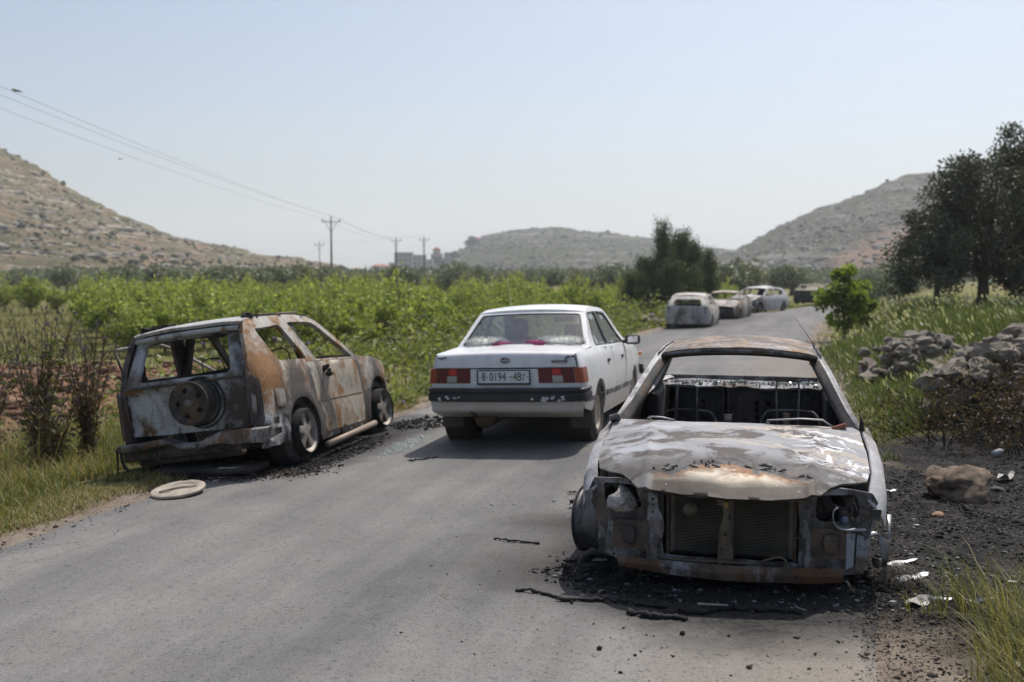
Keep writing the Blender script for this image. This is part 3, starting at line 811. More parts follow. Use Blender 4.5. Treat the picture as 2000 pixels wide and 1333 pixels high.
    ex.build('exhaust', plain('rusty_exhaust', (.12, .085, .06), .85, .3, .3), root, smooth=True)
    for sg in (-1, 1):
        MB().prism(rounded([(sg * .58, .37), (sg * .81, .37), (sg * .81, .17), (sg * .58, .17)], .03), lambda u, v, w: (u, -1.60 - w + (.37 - v) * -.06, v), .012).build('mud_flap', M_FLAP, root)
        for yy in (-1.23, 1.23):
            wheel(root, (sg * .715, yy, .285), sg, .285, .17, .178, M_DUSTYRUBBER, M_SILVERWHEEL, 'steel')
            MB().lathe([(.335, -.16), (.34, .0), (.335, .10), (.22, .14), (.22, -.16)], 20, c=(sg * .66, yy, .29)).build('wheel_well', M_UNDER, root)
    # glass with a painted frame: rear screen, windscreen, roof
    def screen(name, ya, za, yb, zb, bulge, n_glass):
        def f(o): return lambda u, t: np.stack([u * (X(ya + (yb - ya) * t, za + (zb - za) * t) - .004), ya + (yb - ya) * t + bulge * (1 - u * u) + o * np.sign(bulge), za + (zb - za) * t + .018 * (1 - u * u)], 1)
        g = rounded([(-.93, .05), (.93, .05), (.905, .92), (-.905, .92)], .06)
        panel('screen_frame', [(-1, 0), (1, 0), (1, 1), (-1, 1)], f(0), M_WHITE, root, holes=[g], sp=.06, th=.025, post=sh)
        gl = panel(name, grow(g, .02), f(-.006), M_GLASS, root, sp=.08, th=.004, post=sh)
        panel('seal', grow(g, .012), f(.004), M_BLACKTRIM, gl, holes=[grow(g, -.018)], sp=.06, th=.01, post=sh)
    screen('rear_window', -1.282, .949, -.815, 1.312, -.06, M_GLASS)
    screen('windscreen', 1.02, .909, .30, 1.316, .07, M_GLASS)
    rz = tab([(-.83, 1.305), (-.66, 1.347), (-.3, 1.364), (.12, 1.350), (.31, 1.312)])
    panel('roof', [(-1, -.82), (1, -.82), (1, .31), (-1, .31)], lambda u, y: np.stack([u * (X(y, rz(y)) + .002), y - .06 * (1 - u * u) * fsmooth(-.4, -.82, y) + .07 * (1 - u * u) * fsmooth(-.1, .31, y), rz(y) + .038 * np.clip(1 - u ** 2, 0, 1) ** .8], 1), M_WHITE, root, sp=.07, th=.02, post=sh)
    hz = tab([(1.0, .91), (1.5, .853), (1.9, .748), (2.05, .63)])
    panel('bonnet', [(-.985, 1.03), (.985, 1.03), (.985, 2.03), (-.985, 2.03)], lambda u, y: np.stack([u * X(y, hz(y)), y + .05 * (1 - u * u), hz(y) + .03 * (1 - u * u)], 1), M_WHITE, root, sp=.08, th=.01, post=sh)
    panel('front_panel', [(-1, .25), (1, .25), (1, .63), (-1, .63)], lambda u, z: np.stack([u * .72 * S(z), 2.055 + .05 * (1 - u * u) + 0 * z, z], 1), M_BLACKTRIM, root, sp=.08, th=.02, post=sh)
    for sg in (-1, 1): MB().box((sg * .52, 2.09, .56), (.26, .04, .11), bev=.012).build('headlight', M_CLEAR, root)
    fb = sweep([tuple((a, -b + .04)) for a, b in path][::-1], [(-a, z - .05) for a, z in sec]); fb.build('front_bumper', M_BLACKTRIM, root, auto=40)
    MB().box((.80, 1.90, .66), (.03, .12, .05), bev=.01).build('indicator', plain('orange_indicator', (.6, .17, .02), .3), root)
    # mirrors
    for sg in (-1, 1):
        mm = MB().box((sg * .885, .70, .925), (.185, .085, .12), bev=.03).box((sg * .79, .72, .90), (.08, .05, .045), bev=.01)
        mo = mm.build('mirror', M_BLACKTRIM, root, auto=40)
        MB().box((sg * .892, .656, .928), (.125, .004, .075), bev=.001).build('mirror_glass', plain('mirror_face', (.6, .6, .6), .03, 1.), mo)
    # cabin
    MB().box((0, -1.18, .88), (1.28, .42, .03), bev=.01).build('parcel_shelf', M_SEAT, root)
    MB().box((0, -.88, .66), (1.28, .16, .50), (R(-14), 0, 0), .05).box((0, -.62, .40), (1.28, .5, .16), bev=.05).build('rear_seat', M_SEAT, root, auto=40)
    for x in (-.36, .36):
        s_ = MB().box((x, -.16, .72), (.46, .12, .56), (R(-14), 0, 0), .05).box((x, .10, .40), (.48, .48, .15), bev=.05)
        so = s_.build('front_seat', M_SEAT, root, auto=40)
        MB().box((x, -.25, 1.085), (.25, .09, .17), (R(-10), 0, 0), .035).tube([(x - .05, -.22, .95), (x - .05, -.23, 1.05)], .008).tube([(x + .05, -.22, .95), (x + .05, -.23, 1.05)], .008).build('headrest', M_SEAT, so, auto=40)
    MB().box((0, .86, .80), (1.30, .34, .20), bev=.06).build('dashboard', M_SEAT, root, auto=40)
    sw = empty('steering_wheel', (-.36, .52, .84), (R(-62), 0, 0)); sw.parent = root
    MB().tube([(.185 * math.cos(a), .185 * math.sin(a), 0) for a in np.linspace(0, 2 * PI, 33)[:-1]], .014, 8, close=True).tube([(-.18, 0, 0), (.18, 0, 0)], .014).tube([(0, 0, 0), (0, -.18, 0)], .014).build('wheel_ring', M_BLACKTRIM, sw, smooth=True)
    MB().box((.12, .30, 1.215), (.26, .03, .07), (0, 0, R(12)), .012).box((.06, .36, 1.27), (.03, .10, .02)).build('rear_view_mirror', M_BLACKTRIM, root, auto=40)
    bar(root, 'aerial', [(-.60, .62, 1.10), (-.60, .48, 1.45), (-.60, .36, 1.72)], [.004, .003, .002], M_CHROME, 6)
    return root

CAR_W = dict(X=.485, Y=11.846, heading=15.43)
saloon = white_saloon()
place(saloon, .485, 11.846, -.075, 15.43, -2.0)

# things lying on the saloon's parcel shelf
def fuzzy(name, c, size, mat, seed, n=2600, hair=.02):
    g = np.random.default_rng(seed); t = g.normal(size=(n, 3)); t /= np.linalg.norm(t, axis=1, keepdims=True)
    t = np.sign(t) * np.abs(t) ** .75; p = t * (np.array(size) / 2) ; p[:, 2] = np.maximum(p[:, 2], -size[2] * .48)
    nrm = t / np.linalg.norm(t, axis=1, keepdims=True) + g.normal(size=(n, 3)) * .5
    sd = np.cross(nrm, g.normal(size=(n, 3))); sd /= np.linalg.norm(sd, axis=1, keepdims=True)
    a = p - sd * .006; b = p + sd * .006; e = p + nrm * hair
    core = MB(); core.lathe([(0, -1), (.6, -.95), (.9, -.6), (1, 0), (.93, .5), (.65, .88), (0, 1)], 16, axis='x'); cv = np.concatenate(core.v) * np.array([size[0], size[1], size[2]]) * .48
    v = np.concatenate([cv, np.stack([a, b, e], 1).reshape(-1, 3)]); f = core.f + [(len(cv) + 3 * i, len(cv) + 3 * i + 1, len(cv) + 3 * i + 2) for i in range(n)]
    return link(name, py_mesh(name, v, f), mat)
def in_car(o, p, rz=0.):
    m = saloon.matrix_world.copy(); o.matrix_world = m @ Matrix.Translation(p) @ Matrix.Rotation(rz, 4, 'Z')
M_WOOL = plain('white_wool', (.70, .70, .66), .95); M_MAG = plain('magenta_cloth', (.27, .045, .13), .9)
for nm, p, s_, mt, lb in (('cushion', (-.42, -1.20, 1.005), (.46, .22, .15), M_WOOL, 'white woolly cushion on the saloon rear shelf, behind the driver side'), ('cushion', (.40, -1.20, 1.005), (.56, .22, .15), M_WOOL, 'white woolly cushion on the saloon rear shelf, kerb side, the longer one'),
                          ('cloth', (-.20, -1.27, 1.0), (.30, .12, .10), M_MAG, 'crumpled magenta cloth on the saloon rear shelf, lying flatter beside the shorter white cushion'), ('cloth', (.12, -1.27, 1.005), (.32, .12, .11), M_MAG, 'crumpled magenta cloth on the saloon rear shelf, propped against the longer white cushion')):
    o = fuzzy(nm, p, s_, mt, len(lb), 2200 if mt is M_WOOL else 500, .02 if mt is M_WOOL else .006); in_car(o, p, .0 if mt is M_WOOL else (.12 if p[0] < 0 else -.25)); tag(o, lb, 'cushion' if mt is M_WOOL else 'cloth', 'soft things on the saloon rear shelf')

# the driver
def driver():
    V = [(-.36, .10, .46), (-.36, .03, .66), (-.36, -.02, .86), (-.36, -.01, .99), (-.36, .01, 1.045), (-.36, .025, 1.10), (-.36, .03, 1.17), (-.36, .03, 1.215),
         (-.53, .0, .93), (-.60, .16, .74), (-.50, .40, .82), (-.46, .48, .89), (-.19, .0, .93), (-.12, .16, .74), (-.22, .40, .82), (-.26, .48, .89),
         (-.46, .12, .47), (-.48, .52, .55), (-.48, .80, .30), (-.26, .12, .47), (-.24, .52, .55), (-.24, .80, .30)]
    E = [(0, 1), (1, 2), (2, 3), (3, 4), (4, 5), (5, 6), (6, 7), (3, 8), (8, 9), (9, 10), (10, 11), (3, 12), (12, 13), (13, 14), (14, 15), (0, 16), (16, 17), (17, 18), (0, 19), (19, 20), (20, 21)]
    rad = [(.17, .12), (.16, .11), (.18, .12), (.10, .08), (.055, .058), (.07, .082), (.08, .098), (.055, .068), (.065, .06), (.05, .05), (.042, .042), (.035, .045), (.065, .06), (.05, .05), (.042, .042), (.035, .045), (.085, .085), (.075, .075), (.05, .05), (.085, .085), (.075, .075), (.05, .05)]
    me = bpy.data.meshes.new('person'); me.from_pydata(V, E, []); me.update()
    o = bpy.data.objects.new('person', me); COL.objects.link(o)
    md = o.modifiers.new('skin', 'SKIN'); o.modifiers.new('sub', 'SUBSURF').levels = 2; o.modifiers['sub'].render_levels = 2
    for i, q in enumerate(me.skin_vertices[0].data): q.radius = rad[i]; q.use_root = (i == 0)
    k = NT('driver_dark_jacket_and_skin'); z = k.sep(k.co())[2]
    k.set(color=k.mix(k.rmap(z, 1.02, 1.05), (.03, .032, .04), (.22, .12, .08)), rough=.8); me.materials.append(k.m)
    o.matrix_world = saloon.matrix_world.copy()
    tag(o, 'driver in a dark jacket at the wheel of the white saloon', 'person')
    h = MB().lathe([(.0, 1.245), (.06, 1.235), (.098, 1.19), (.108, 1.13), (.10, 1.08), (.085, 1.05)], 20, axis='z', c=(-.36, .015, 0)); h.build('hair', plain('dark_hair', (.012, .01, .009), .7, bumpy=.4, scale=30), o, smooth=True)
    f = MB()
    f.tube([(-.36, .118, 1.135), (-.36, .135, 1.115)], [.012, .016], 8).box((-.39, .112, 1.14), (.03, .01, .012), bev=.003).box((-.33, .112, 1.14), (.03, .01, .012), bev=.003).box((-.36, .115, 1.085), (.045, .01, .01), bev=.003)
    f.box((-.455, .02, 1.125), (.02, .03, .055), bev=.008).box((-.265, .02, 1.125), (.02, .03, .055), bev=.008)
    f.build('face', plain('skin', (.24, .13, .09), .6), o)
    for sg, x in ((-1, -.46), (1, -.26)):
        h = MB()
        for i in range(4): h.tube([(x + .02 * sg, .47, .875 + .02 * i), (x + .01 * sg, .515, .885 + .02 * i), (x - .015 * sg, .535, .885 + .02 * i), (x - .03 * sg, .515, .88 + .02 * i)], [.011, .010, .009, .008], 6)
        h.tube([(x - .01 * sg, .46, .90), (x - .04 * sg, .49, .92), (x - .045 * sg, .515, .93)], [.013, .011, .009], 6)
        h.build('hand', plain('skin', (.24, .13, .09), .6), o, smooth=True)
driver()

# ------------------------------------------------------------------ burnt saloon facing the camera
M_SOOT = burnt('sooted_steel', (.085, .082, .08), a_soot=.62, a_rust=.12, a_brown=.5, scale=3.)
M_SOOT2 = burnt('black_interior_steel', (.075, .075, .078), (.016, .015, .015), (.09, .05, .028), (.045, .034, .028), a_soot=.55, a_rust=.15, a_brown=.5, scale=4.)
M_ASHBODY = burnt('ash_grey_bodywork', (.50, .50, .51), (.07, .065, .06), (.22, .11, .05), (.22, .195, .18), a_soot=.28, a_rust=.08, a_brown=.34, scale=2.4, seed=1.)
M_ASHDARK = burnt('ash_grey_frame', (.30, .305, .32), (.035, .032, .03), (.10, .06, .034), (.085, .064, .053), a_soot=.46, a_rust=.16, a_brown=.5, scale=6., seed=2.)
M_RUSTBEAM = burnt('rusty_beam', (.30, .31, .34), (.035, .03, .026), (.15, .075, .035), (.085, .058, .042), a_soot=.35, a_rust=.55, a_brown=.75, scale=3., seed=3.)
M_BROWNPLATE = burnt('brown_scaled_plate', (.13, .105, .09), (.03, .026, .022), (.12, .065, .035), (.085, .06, .045), a_soot=.35, a_rust=.35, a_brown=.7, scale=7., seed=4.)
M_TAN = plain('heat_tanned_steel', (.12, .098, .073), .55, .4, .3, .35, 20)
M_ROOFRUST = burnt('rusted_roof', (.40, .42, .46), (.07, .058, .05), (.36, .19, .06), (.16, .125, .10), a_soot=.50, a_rust=.34, a_brown=.66, scale=4.8, seed=5., fine=.8)
M_BAREWHEEL = plain('scorched_wheel', (.13, .125, .125), .55, .45, .3, .4, 9)
M_ALU = plain('melted_aluminium', (.27, .27, .28), .5, .75, .3, .3, 12)
M_ASHPALE = plain('pale_ash_crust', (.42, .40, .385), .95, bumpy=.6, var=.35, scale=14)
M_CHAR = plain('charred_crust', (.016, .015, .0145), .9, bumpy=.8, var=.5, scale=25)

def m_hood():
    k = NT('burnt_bonnet'); p = k.co(); q = k.sep(p); x, y = q[0], q[1]
    ps = k.map(p, sc=(1.0, 1.9, 1))
    n1 = k.noise(ps, 2.3, 7, .60, .9); n2 = k.noise(ps, 2.1, 8, .6, 1.0, off=(4, 7, 2)); n3 = k.noise(p, 9., 8, .7); nf = k.noise(p, 60., 5, .7); n4 = k.noise(ps, 2.0, 6, .55, .5, off=(9, 1, 3))
    c = k.mix(k.rmap(n1, .3, .7), (.235, .237, .25), (.40, .402, .42))
    c = k.mix(k.rmap(n3, .3, .75, 0., .5), c, (.235, .23, .23))
    # brown-grey scorched patches
    c = k.mix(k.rmap(k.math('ADD', n2, k.math('MULTIPLY', k.math('SUBTRACT', n3, .5), .25)), .50, .555, 0., .92), c, k.mix(nf, (.065, .055, .048), (.135, .118, .107)))
    # smooth pale bare ovals
    c = k.mix(k.rmap(n4, .58, .66, 0., .9), c, (.40, .41, .435))
    # flaking beige edge of the burnt-off paint
    e = k.math('ABSOLUTE', k.math('SUBTRACT', k.math('ADD', n4, k.math('MULTIPLY', k.math('SUBTRACT', n3, .5), .16)), .535))
    c = k.mix(k.math('MULTIPLY', k.rmap(e, .018, .030, 1., 0.), k.rmap(x, .25, -.15)), c, (.42, .37, .32))
    # white flakes towards the kerb side
    wv = k.math('ADD', k.noise(ps, 4.2, 9, .7, 1.6, off=(2, 8, 5)), k.math('MULTIPLY', k.math('SUBTRACT', n3, .5), .25))
    wm = k.math('MULTIPLY', k.rmap(wv, .545, .56), k.math('MULTIPLY', k.rmap(x, -.30, -.48), k.rmap(y, 1.06, 1.16)))
    c = k.mix(wm, c, (.74, .74, .75))
    # bare, heat-coloured nose, its cream highlight painted into the colour; edge wanders with noise
    edge = k.math('ADD', y, k.math('ADD', k.math('MULTIPLY', k.math('SUBTRACT', n1, .5), .30), k.math('MULTIPLY', k.math('SUBTRACT', n3, .5), .10)))
    edge = k.math('SUBTRACT', edge, k.math('MULTIPLY', k.math('MULTIPLY', x, x), .45))
    nose = k.math('MULTIPLY', k.rmap(edge, 1.785, 1.80), k.rmap(k.math('ABSOLUTE', k.math('ADD', x, .03)), .47, .42))
    ring = k.math('MULTIPLY', k.rmap(edge, 1.785, 1.795), k.rmap(edge, 1.845, 1.81))
    fl = k.math('MULTIPLY', k.rmap(edge, 1.735, 1.76), k.rmap(edge, 1.797, 1.787))
    c = k.mix(k.math('MULTIPLY', fl, k.rmap(n3, .5, .56)), c, (.035, .032, .03))
    gold_sheen = k.mix(k.rmap(n3, .3, .7), (.55, .44, .29), (.84, .79, .69))
    gold_sheen = k.mix(ring, gold_sheen, k.mix(k.rmap(nf, .35, .65), (.36, .16, .04), (.16, .08, .06)))
    gold_sheen = k.mix(k.rmap(k.noise(ps, 5., 5, .6, 1., off=(1, 2, 3)), .40, .62, .7, 0.), gold_sheen, (.15, .11, .075))
    gold_sheen = k.mix(k.rmap(k.math('ADD', y, k.math('ADD', k.math('MULTIPLY', n3, .06), k.math('MULTIPLY', k.math('ABSOLUTE', x), .12))), 1.90, 1.985, 0., .96), gold_sheen, (.035, .028, .024))
    gold_sheen = k.mix(k.rmap(k.noise(p, 45., 3, .6, 0., off=(5, 5, 1)), .70, .73), gold_sheen, (.55, .54, .52))
    c = k.mix(nose, c, gold_sheen)
    # sooty shoulders beside the nose
    sd = k.math('MULTIPLY', k.rmap(k.math('ADD', y, k.math('MULTIPLY', k.math('SUBTRACT', n1, .5), .3)), 1.60, 1.72), k.math('SUBTRACT', 1., nose))
    c = k.mix(k.math('MULTIPLY', sd, .75), c, k.mix(nf, (.045, .04, .037), (.13, .12, .11)))
    k.set(color=c, rough=k.mix(nose, k.mix(n3, (.62, .62, .62), (.88, .88, .88)), (.58, .58, .58)), spec=.2, metal=k.math('ADD', k.math('MULTIPLY', nose, .06), .02), normal=k.bump(k.math('ADD', k.math('MULTIPLY', n3, 1.), k.math('MULTIPLY', nf, .5)), .6, .005))
    return k.m

def circle(cx, cy, r, n=12, sx=1.): return [(cx + r * sx * math.cos(2 * PI * i / n), cy + r * math.sin(2 * PI * i / n)) for i in range(n)]

def burnt_saloon():
    root = empty('burnt_saloon_car'); tag(root, 'burnt out ash grey saloon facing us, bumper and grille gone, by the charred verge', 'car', 'burnt out cars along the road')
    W = tab([(-2.3, .72), (-2.15, .79), (-1.7, .83), (0, .845), (1.3, .848), (1.58, .838), (1.72, .812), (1.80, .785), (1.9, .73)])
    S = stab([(.02, .93), (.10, .955), (.22, .99), (.35, 1.0), (.5, 1.0), (.6, .985), (.68, .955), (.75, .905), (.80, .865), (.95, .775), (1.08, .70), (1.14, .66), (1.22, .60)])
    X = lambda y, z: W(y) * S(z)
    def wob(P, a=.006, s=3.): P = P.copy(); P += np.stack([vnoise(P, s, 1.), vnoise(P, s, 5.), vnoise(P, s, 9.)], 1) * a; return P
    def side(sg, o=0.): return lambda y, z: np.stack([sg * (X(y, z) + o), y, z], 1)
    rarc = arc(-1.31, .19, .31, 200, -18)[::-1]
    body = [(-2.22, .18), (-2.27, .35), (-2.28, .58), (-2.24, .735), (-1.95, .75), (-1.66, .765), (-1.3, .97), (-1.0, 1.125), (-.6, 1.162), (-.1, 1.158), (.20, 1.132), (.55, .985), (.98, .768), (.92, .735), (.632, .73), (.632, .09), (-.96, .09)] + rarc + [(-1.68, .14), (-2.0, .15)]
    w_f = rounded([(-.29, .785), (-.32, 1.10), (.185, 1.098), (.895, .785)], [.03, .03, .06, .03]); w_r = rounded([(-1.02, .795), (-.84, 1.075), (-.41, 1.095), (-.37, .785)], [.05, .06, .03, .03])
    d_f = rounded([(-.325, .745), (.62, .72), (.62, .15), (-.325, .15)], .04); d_r = rounded([(-.335, .745), (-.98, .755), (-.98, .45), (-.86, .15), (-.335, .15)], .04)
    b_edge = tab([(.6, .80), (.92, .742), (1.0, .731), (1.3, .743), (1.58, .737), (1.7, .712), (1.85, .70)]); f_top = tab([(.6, .74), (.92, .735), (1.0, .757), (1.2, .712), (1.35, .684), (1.62, .600), (1.74, .543), (1.80, .518), (1.85, .50)])
    def fmap_f(sg):
        def f(y, z):
            h = np.clip((f_top(y) - z) / .13, 0, 1); r_ = np.sqrt(np.clip(1 - (1 - h) ** 2, 0, 1)); b = b_edge(y)
            return np.stack([sg * (b + (np.maximum(X(y, np.minimum(z, .5)), b) - b) * r_), y, z], 1)
        return f
    for sg in (-1, 1):
        panel('body_side', body, side(sg), M_ASHBODY, root, holes=[w_f, w_r, d_f, d_r], sp=.055, th=.045, post=wob, inner=M_SOOT2)
        for nm, d in (('front_door', d_f), ('rear_door', d_r)): panel(nm, grow(d, -.005), side(sg), M_ASHBODY, root, sp=.06, th=.04, post=wob, inner=M_SOOT2)
        fen = [(.642, .09), (.642, .725), (.92, .728), (1.0, .754), (1.2, .709), (1.35, .681), (1.62, .597), (1.74, .54), (1.80, .515), (1.815, .49), (1.79, .43), (1.68, .34)] + arc(1.31, .19, .315, 28, 200) + [(.97, .09)]
        f = panel('front_fender', fen, fmap_f(sg), M_ASHBODY, root, sp=.045, th=.012, post=lambda P: wob(P, .005, 3.5), inner=M_SOOT2)
    zc = tab([(.95, .795), (1.2, .768), (1.5, .722), (1.7, .675), (1.85, .618), (1.95, .572), (2.04, .525)]); cr = tab([(.95, .042), (1.4, .055), (1.72, .105), (1.9, .11), (2.04, .06)])
    half = [(.0, 1.05), (.38, 1.035), (.70, .99), (.735, 1.05), (.752, 1.3), (.746, 1.58), (.722, 1.69), (.655, 1.745), (.58, 1.80), (.52, 1.875), (.475, 1.95), (.41, 1.985), (.22, 2.02), (0, 2.03)]
    ho = half + [(-a, b) for a, b in half[-2:0:-1]]
    def hood(x, y):
        xc = .425 + (2.0 - y) * .07; f_ = fsmooth(1.0, 1.25, y); a = np.abs(x)
        z = zc(y) - cr(y) * (a / .74) ** 2.2 * .56 - f_ * (.15 * np.maximum(a - xc, 0) - .010 * np.exp(-((a - xc) / .02) ** 2) - .04 * fsmooth(.30, .0, a - xc + .0) * 0)
        n = .006 * fbm2(x, y, .35, 3., 3) + .010 * vn2(x, y, .22, 8.) * fsmooth(1.7, 1.95, y)
        return np.stack([x, y, z + n], 1)
    panel('bonnet', ho, hood, m_hood(), root, sp=.02, th=.012, inner=M_SOOT2)
    # curled paint flakes along the burnt edge of the bonnet
    fk = MB(); g = random.Random(3)
    for i in range(26):
        x = g.uniform(-.46, .44); y = 1.765 + .30 * x * x + g.uniform(-.025, .025); z = float(hood(np.array([x]), np.array([y]))[0, 2]); a = g.uniform(.012, .035); t = g.uniform(0, PI)
        fk.add([(x + a * math.cos(t), y + a * .5 * math.sin(t), z + .003), (x - a * math.cos(t), y - a * .5 * math.sin(t), z + .004), (x - a * .7 * math.cos(t), y - .012 + a * .3, z + .016), (x + a * .6 * math.cos(t), y - .016 - a * .3, z + .013)], [(0, 1, 2, 3)])
    o = fk.build('paint_flakes', plain('curled_paint', (.12, .11, .105), .8, var=.6, scale=40), root); o['kind'] = 'stuff'
    rz = tab([(-1.02, 1.118), (-.6, 1.164), (-.1, 1.16), (.21, 1.132)])
    panel('roof', rounded([(-1, -1.0), (1, -1.0), (1, .20), (-1, .20)], .02), lambda u, y: np.stack([u * (X(y, rz(y)) - .045), y + .055 * (1 - u * u) * fsmooth(-.3, .2, y) - .05 * (1 - u * u) * fsmooth(-.6, -1., y), rz(y) + .004 + .052 * np.clip(1 - u * u, 0, 1) ** .8 + .004 * vn2(u * .6, y, .25, 2.)], 1), M_ROOFRUST, root, sp=.05, th=.03, inner=M_SOOT2)
    for sg in (-1, 1):
        for off, dz, r_ in ((.042, -.012, .012), (.012, .002, .006)):
            bar(root, 'drip_rail', [(sg * (float(X(y, rz(y))) - off), y, float(rz(y)) + dz) for y in np.linspace(-1.0, .2, 14)], r_, M_ASHDARK, 8)
    # windscreen surround: sharp pinch flanges
    for sg in (-1, 1):
        bar(root, 'pillar_flange', [(sg * (float(X(y, z)) - .03), y + .02, z - .005) for y, z in ((.18, 1.115), (.38, 1.05), (.55, .97), (.76, .865), (.98, .755))], .009, M_ASHBODY, 6)
        MB().loft([[(sg * (float(X(y, z)) - a), y - b, z - c) for a, b, c in ((.03, -.02, .0), (.075, .01, .01), (.10, .05, .02), (.08, .09, .03), (.045, .06, .02))] for y, z in ((.18, 1.115), (.38, 1.05), (.55, .97), (.76, .865), (.98, .755))]).build('inner_pillar', M_SOOT, root, smooth=True)
    bar(root, 'roof_header', [(x, .19 + .055 * (1 - (x / .53) ** 2), 1.118 + .048 * (1 - (x / .53) ** 2) ** .8) for x in np.linspace(-.52, .52, 20)], .013, M_ASHDARK, 8)
    MB().loft([[(x, .235 + .055 * (1 - (x / .53) ** 2) - b, 1.108 + .048 * max(0, 1 - (x / .53) ** 2) ** .8 - c) for b, c in ((0, 0), (.03, .022), (.12, .02))] for x in np.linspace(-.52, .52, 20)]).build('header_inner', M_SOOT, root, smooth=True)
    # cowl, bulkhead, floor, inner flanks
    MB().loft([[(x, 1.06 - .05 * (x / .72) ** 2 - a, .735 - b) for a, b in ((0, .0), (.05, .03), (.10, .01), (.16, .05), (.17, .40), (.17, .66))] for x in np.linspace(-.72, .72, 24)]).build('bulkhead', M_SOOT, root, smooth=True)
    MB().box((0, -.6, .12), (1.46, 3.3, .05), bev=.02).build('floor_pan', M_SOOT2, root)
    bar(root, 'dash_beam', [(-.66, .70, .56), (.66, .70, .56)], .03, M_SOOT2)
    MB().box((.02, .58, .40), (.24, .3, .45), bev=.04).build('console_frame', M_SOOT2, root)
    for sg in (-1, 1): MB().box((sg * .70, -1.25, .50), (.10, .9, .46), bev=.03).build('inner_flank', M_SOOT2, root)
    # rear bench backs with lightening holes
    def seatback(x0, x1, holes, nm='rear_seat_back'):
        ol = rounded([(x0, .24), (x1, .24), (x1, .705), (x0, .705)], .05)
        o = panel(nm, ol, lambda x, z: np.stack([x, -1.34 - (z - .24) * .26 + .01 * np.sin(x * 60) * 0, z], 1), M_SOOT2, root, holes=[circle(a, b, r_) for a, b, r_ in holes], sp=.04, th=.012, center=(0, -3, .5))
        bar(o, 'edge_tube', smooth_path([(x0, -1.335, .26), (x0, -1.44, .66), (x0 + .03, -1.455, .705), (x1 - .03, -1.455, .705), (x1, -1.44, .66), (x1, -1.335, .26)], 4), .009, M_SOOT, 6)
        for sx in np.linspace(x0 + .09, x1 - .09, max(2, int((x1 - x0) / .16))): MB().box((sx, -1.385, .47), (.05, .012, .38), (R(14.5), 0, 0), .005).build('stiffener', M_SOOT2, o)
        return o
    seatback(.165, .57, [(.33, .59, .02), (.27, .59, .018), (.33, .53, .02), (.27, .53, .018), (.33, .46, .02), (.27, .46, .018), (.33, .40, .018), (.47, .44, .03)])
    seatback(-.62, .115, [(-.12, .59, .02), (-.22, .59, .02), (-.33, .59, .018), (-.12, .535, .02), (-.22, .535, .02), (-.33, .535, .018), (-.12, .475, .02), (-.22, .475, .02), (-.12, .42, .02), (-.22, .42, .02), (.02, .44, .022), (.02, .60, .016)])
    def shelf(x, y): return np.stack([x, y, .742 + .012 * fbm2(x, y, .09, 3., 3) - .02 * fsmooth(-1.5, -1.42, y)], 1)
    panel('parcel_shelf', [(-.66, -1.68), (.66, -1.68), (.66, -1.44), (-.66, -1.44)], shelf, M_ASHDARK, root, sp=.03, th=.02)
    gl = MB(); g = random.Random(8)
    for i in range(260):
        x = g.uniform(-.62, .62); y = g.uniform(-1.66, -1.46); z = float(shelf(np.array([x]), np.array([y]))[0, 2]); gl.box((x, y, z + .008), (g.uniform(.006, .03), g.uniform(.006, .02), g.uniform(.005, .018)), (g.uniform(0, 3), g.uniform(0, 3), g.uniform(0, 3)))
    o = gl.build('broken_glass', plain('sooty_glass_crumbs', (.30, .33, .31), .2, 0., var=.5, scale=50), root); o['kind'] = 'stuff'
    # boot lid, tail
    panel('boot_lid', [(-.70, -2.24), (.70, -2.24), (.68, -1.70), (-.68, -1.70)], lambda x, y: np.stack([x, y, .70 - .01 * (x / .7) ** 2 + .012 * fbm2(x, y, .4, 6., 2)], 1), M_ASHDARK, root, sp=.06, th=.01)
    panel('rear_panel', [(-.78, .18), (.78, .18), (.74, .74), (-.74, .74)], lambda x, z: np.stack([x, -2.28 + .06 * (x / .78) ** 4 + 0 * z, z], 1), M_ASHDARK, root, sp=.08, th=.02)
    # front seat frames: bent tube hoops with head restraint rods
    for x0, x1, zt, rods, rt in ((.15, .59, .665, (.31, .46), .845), (-.59, -.145, .685, (-.27, -.425), .90)):
        s_ = empty('front_seat_frame', (0, 0, 0)); s_.parent = root
        bar(s_, 'hoop', smooth_path([(x0 - .01, -.14, .20), (x0, -.25, .52), (x0 + .04, -.30, zt - .03), (x0 + .11, -.31, zt), (x1 - .11, -.31, zt), (x1 - .04, -.30, zt - .03), (x1, -.25, .52), (x1 + .01, -.14, .20)], 5), .0085, M_ASHDARK, 8)
        bar(s_, 'restraint_rod', smooth_path([(rods[0] - .012, -.27, .40), (rods[0], -.31, zt), (rods[0] + .004, -.335, rt - .03), (rods[0] + (.02 if rods[1] > rods[0] else -.02), -.34, rt), (rods[1] - (.02 if rods[1] > rods[0] else -.02), -.34, rt), (rods[1], -.335, rt - .03), (rods[1], -.31, zt), (rods[1] + .012, -.27, .40)], 5), .0065, M_ASHDARK, 8)
        bar(s_, 'cross_wire', [(x0, -.22, .48), (x1, -.22, .48)], .004, M_SOOT2, 6)
        MB().box(((x0 + x1) / 2, .05, .26), (abs(x1 - x0), .46, .03), bev=.01).build('seat_pan', M_SOOT2, s_)
    sp_ = MB(); g = random.Random(4)
    for i in range(3): sp_.tube([(.585 + g.uniform(-.01, .01), -.30 + .01 * j, .66 - .02 * j + g.uniform(-.01, .01)) for j in range(8)], .004, 5)
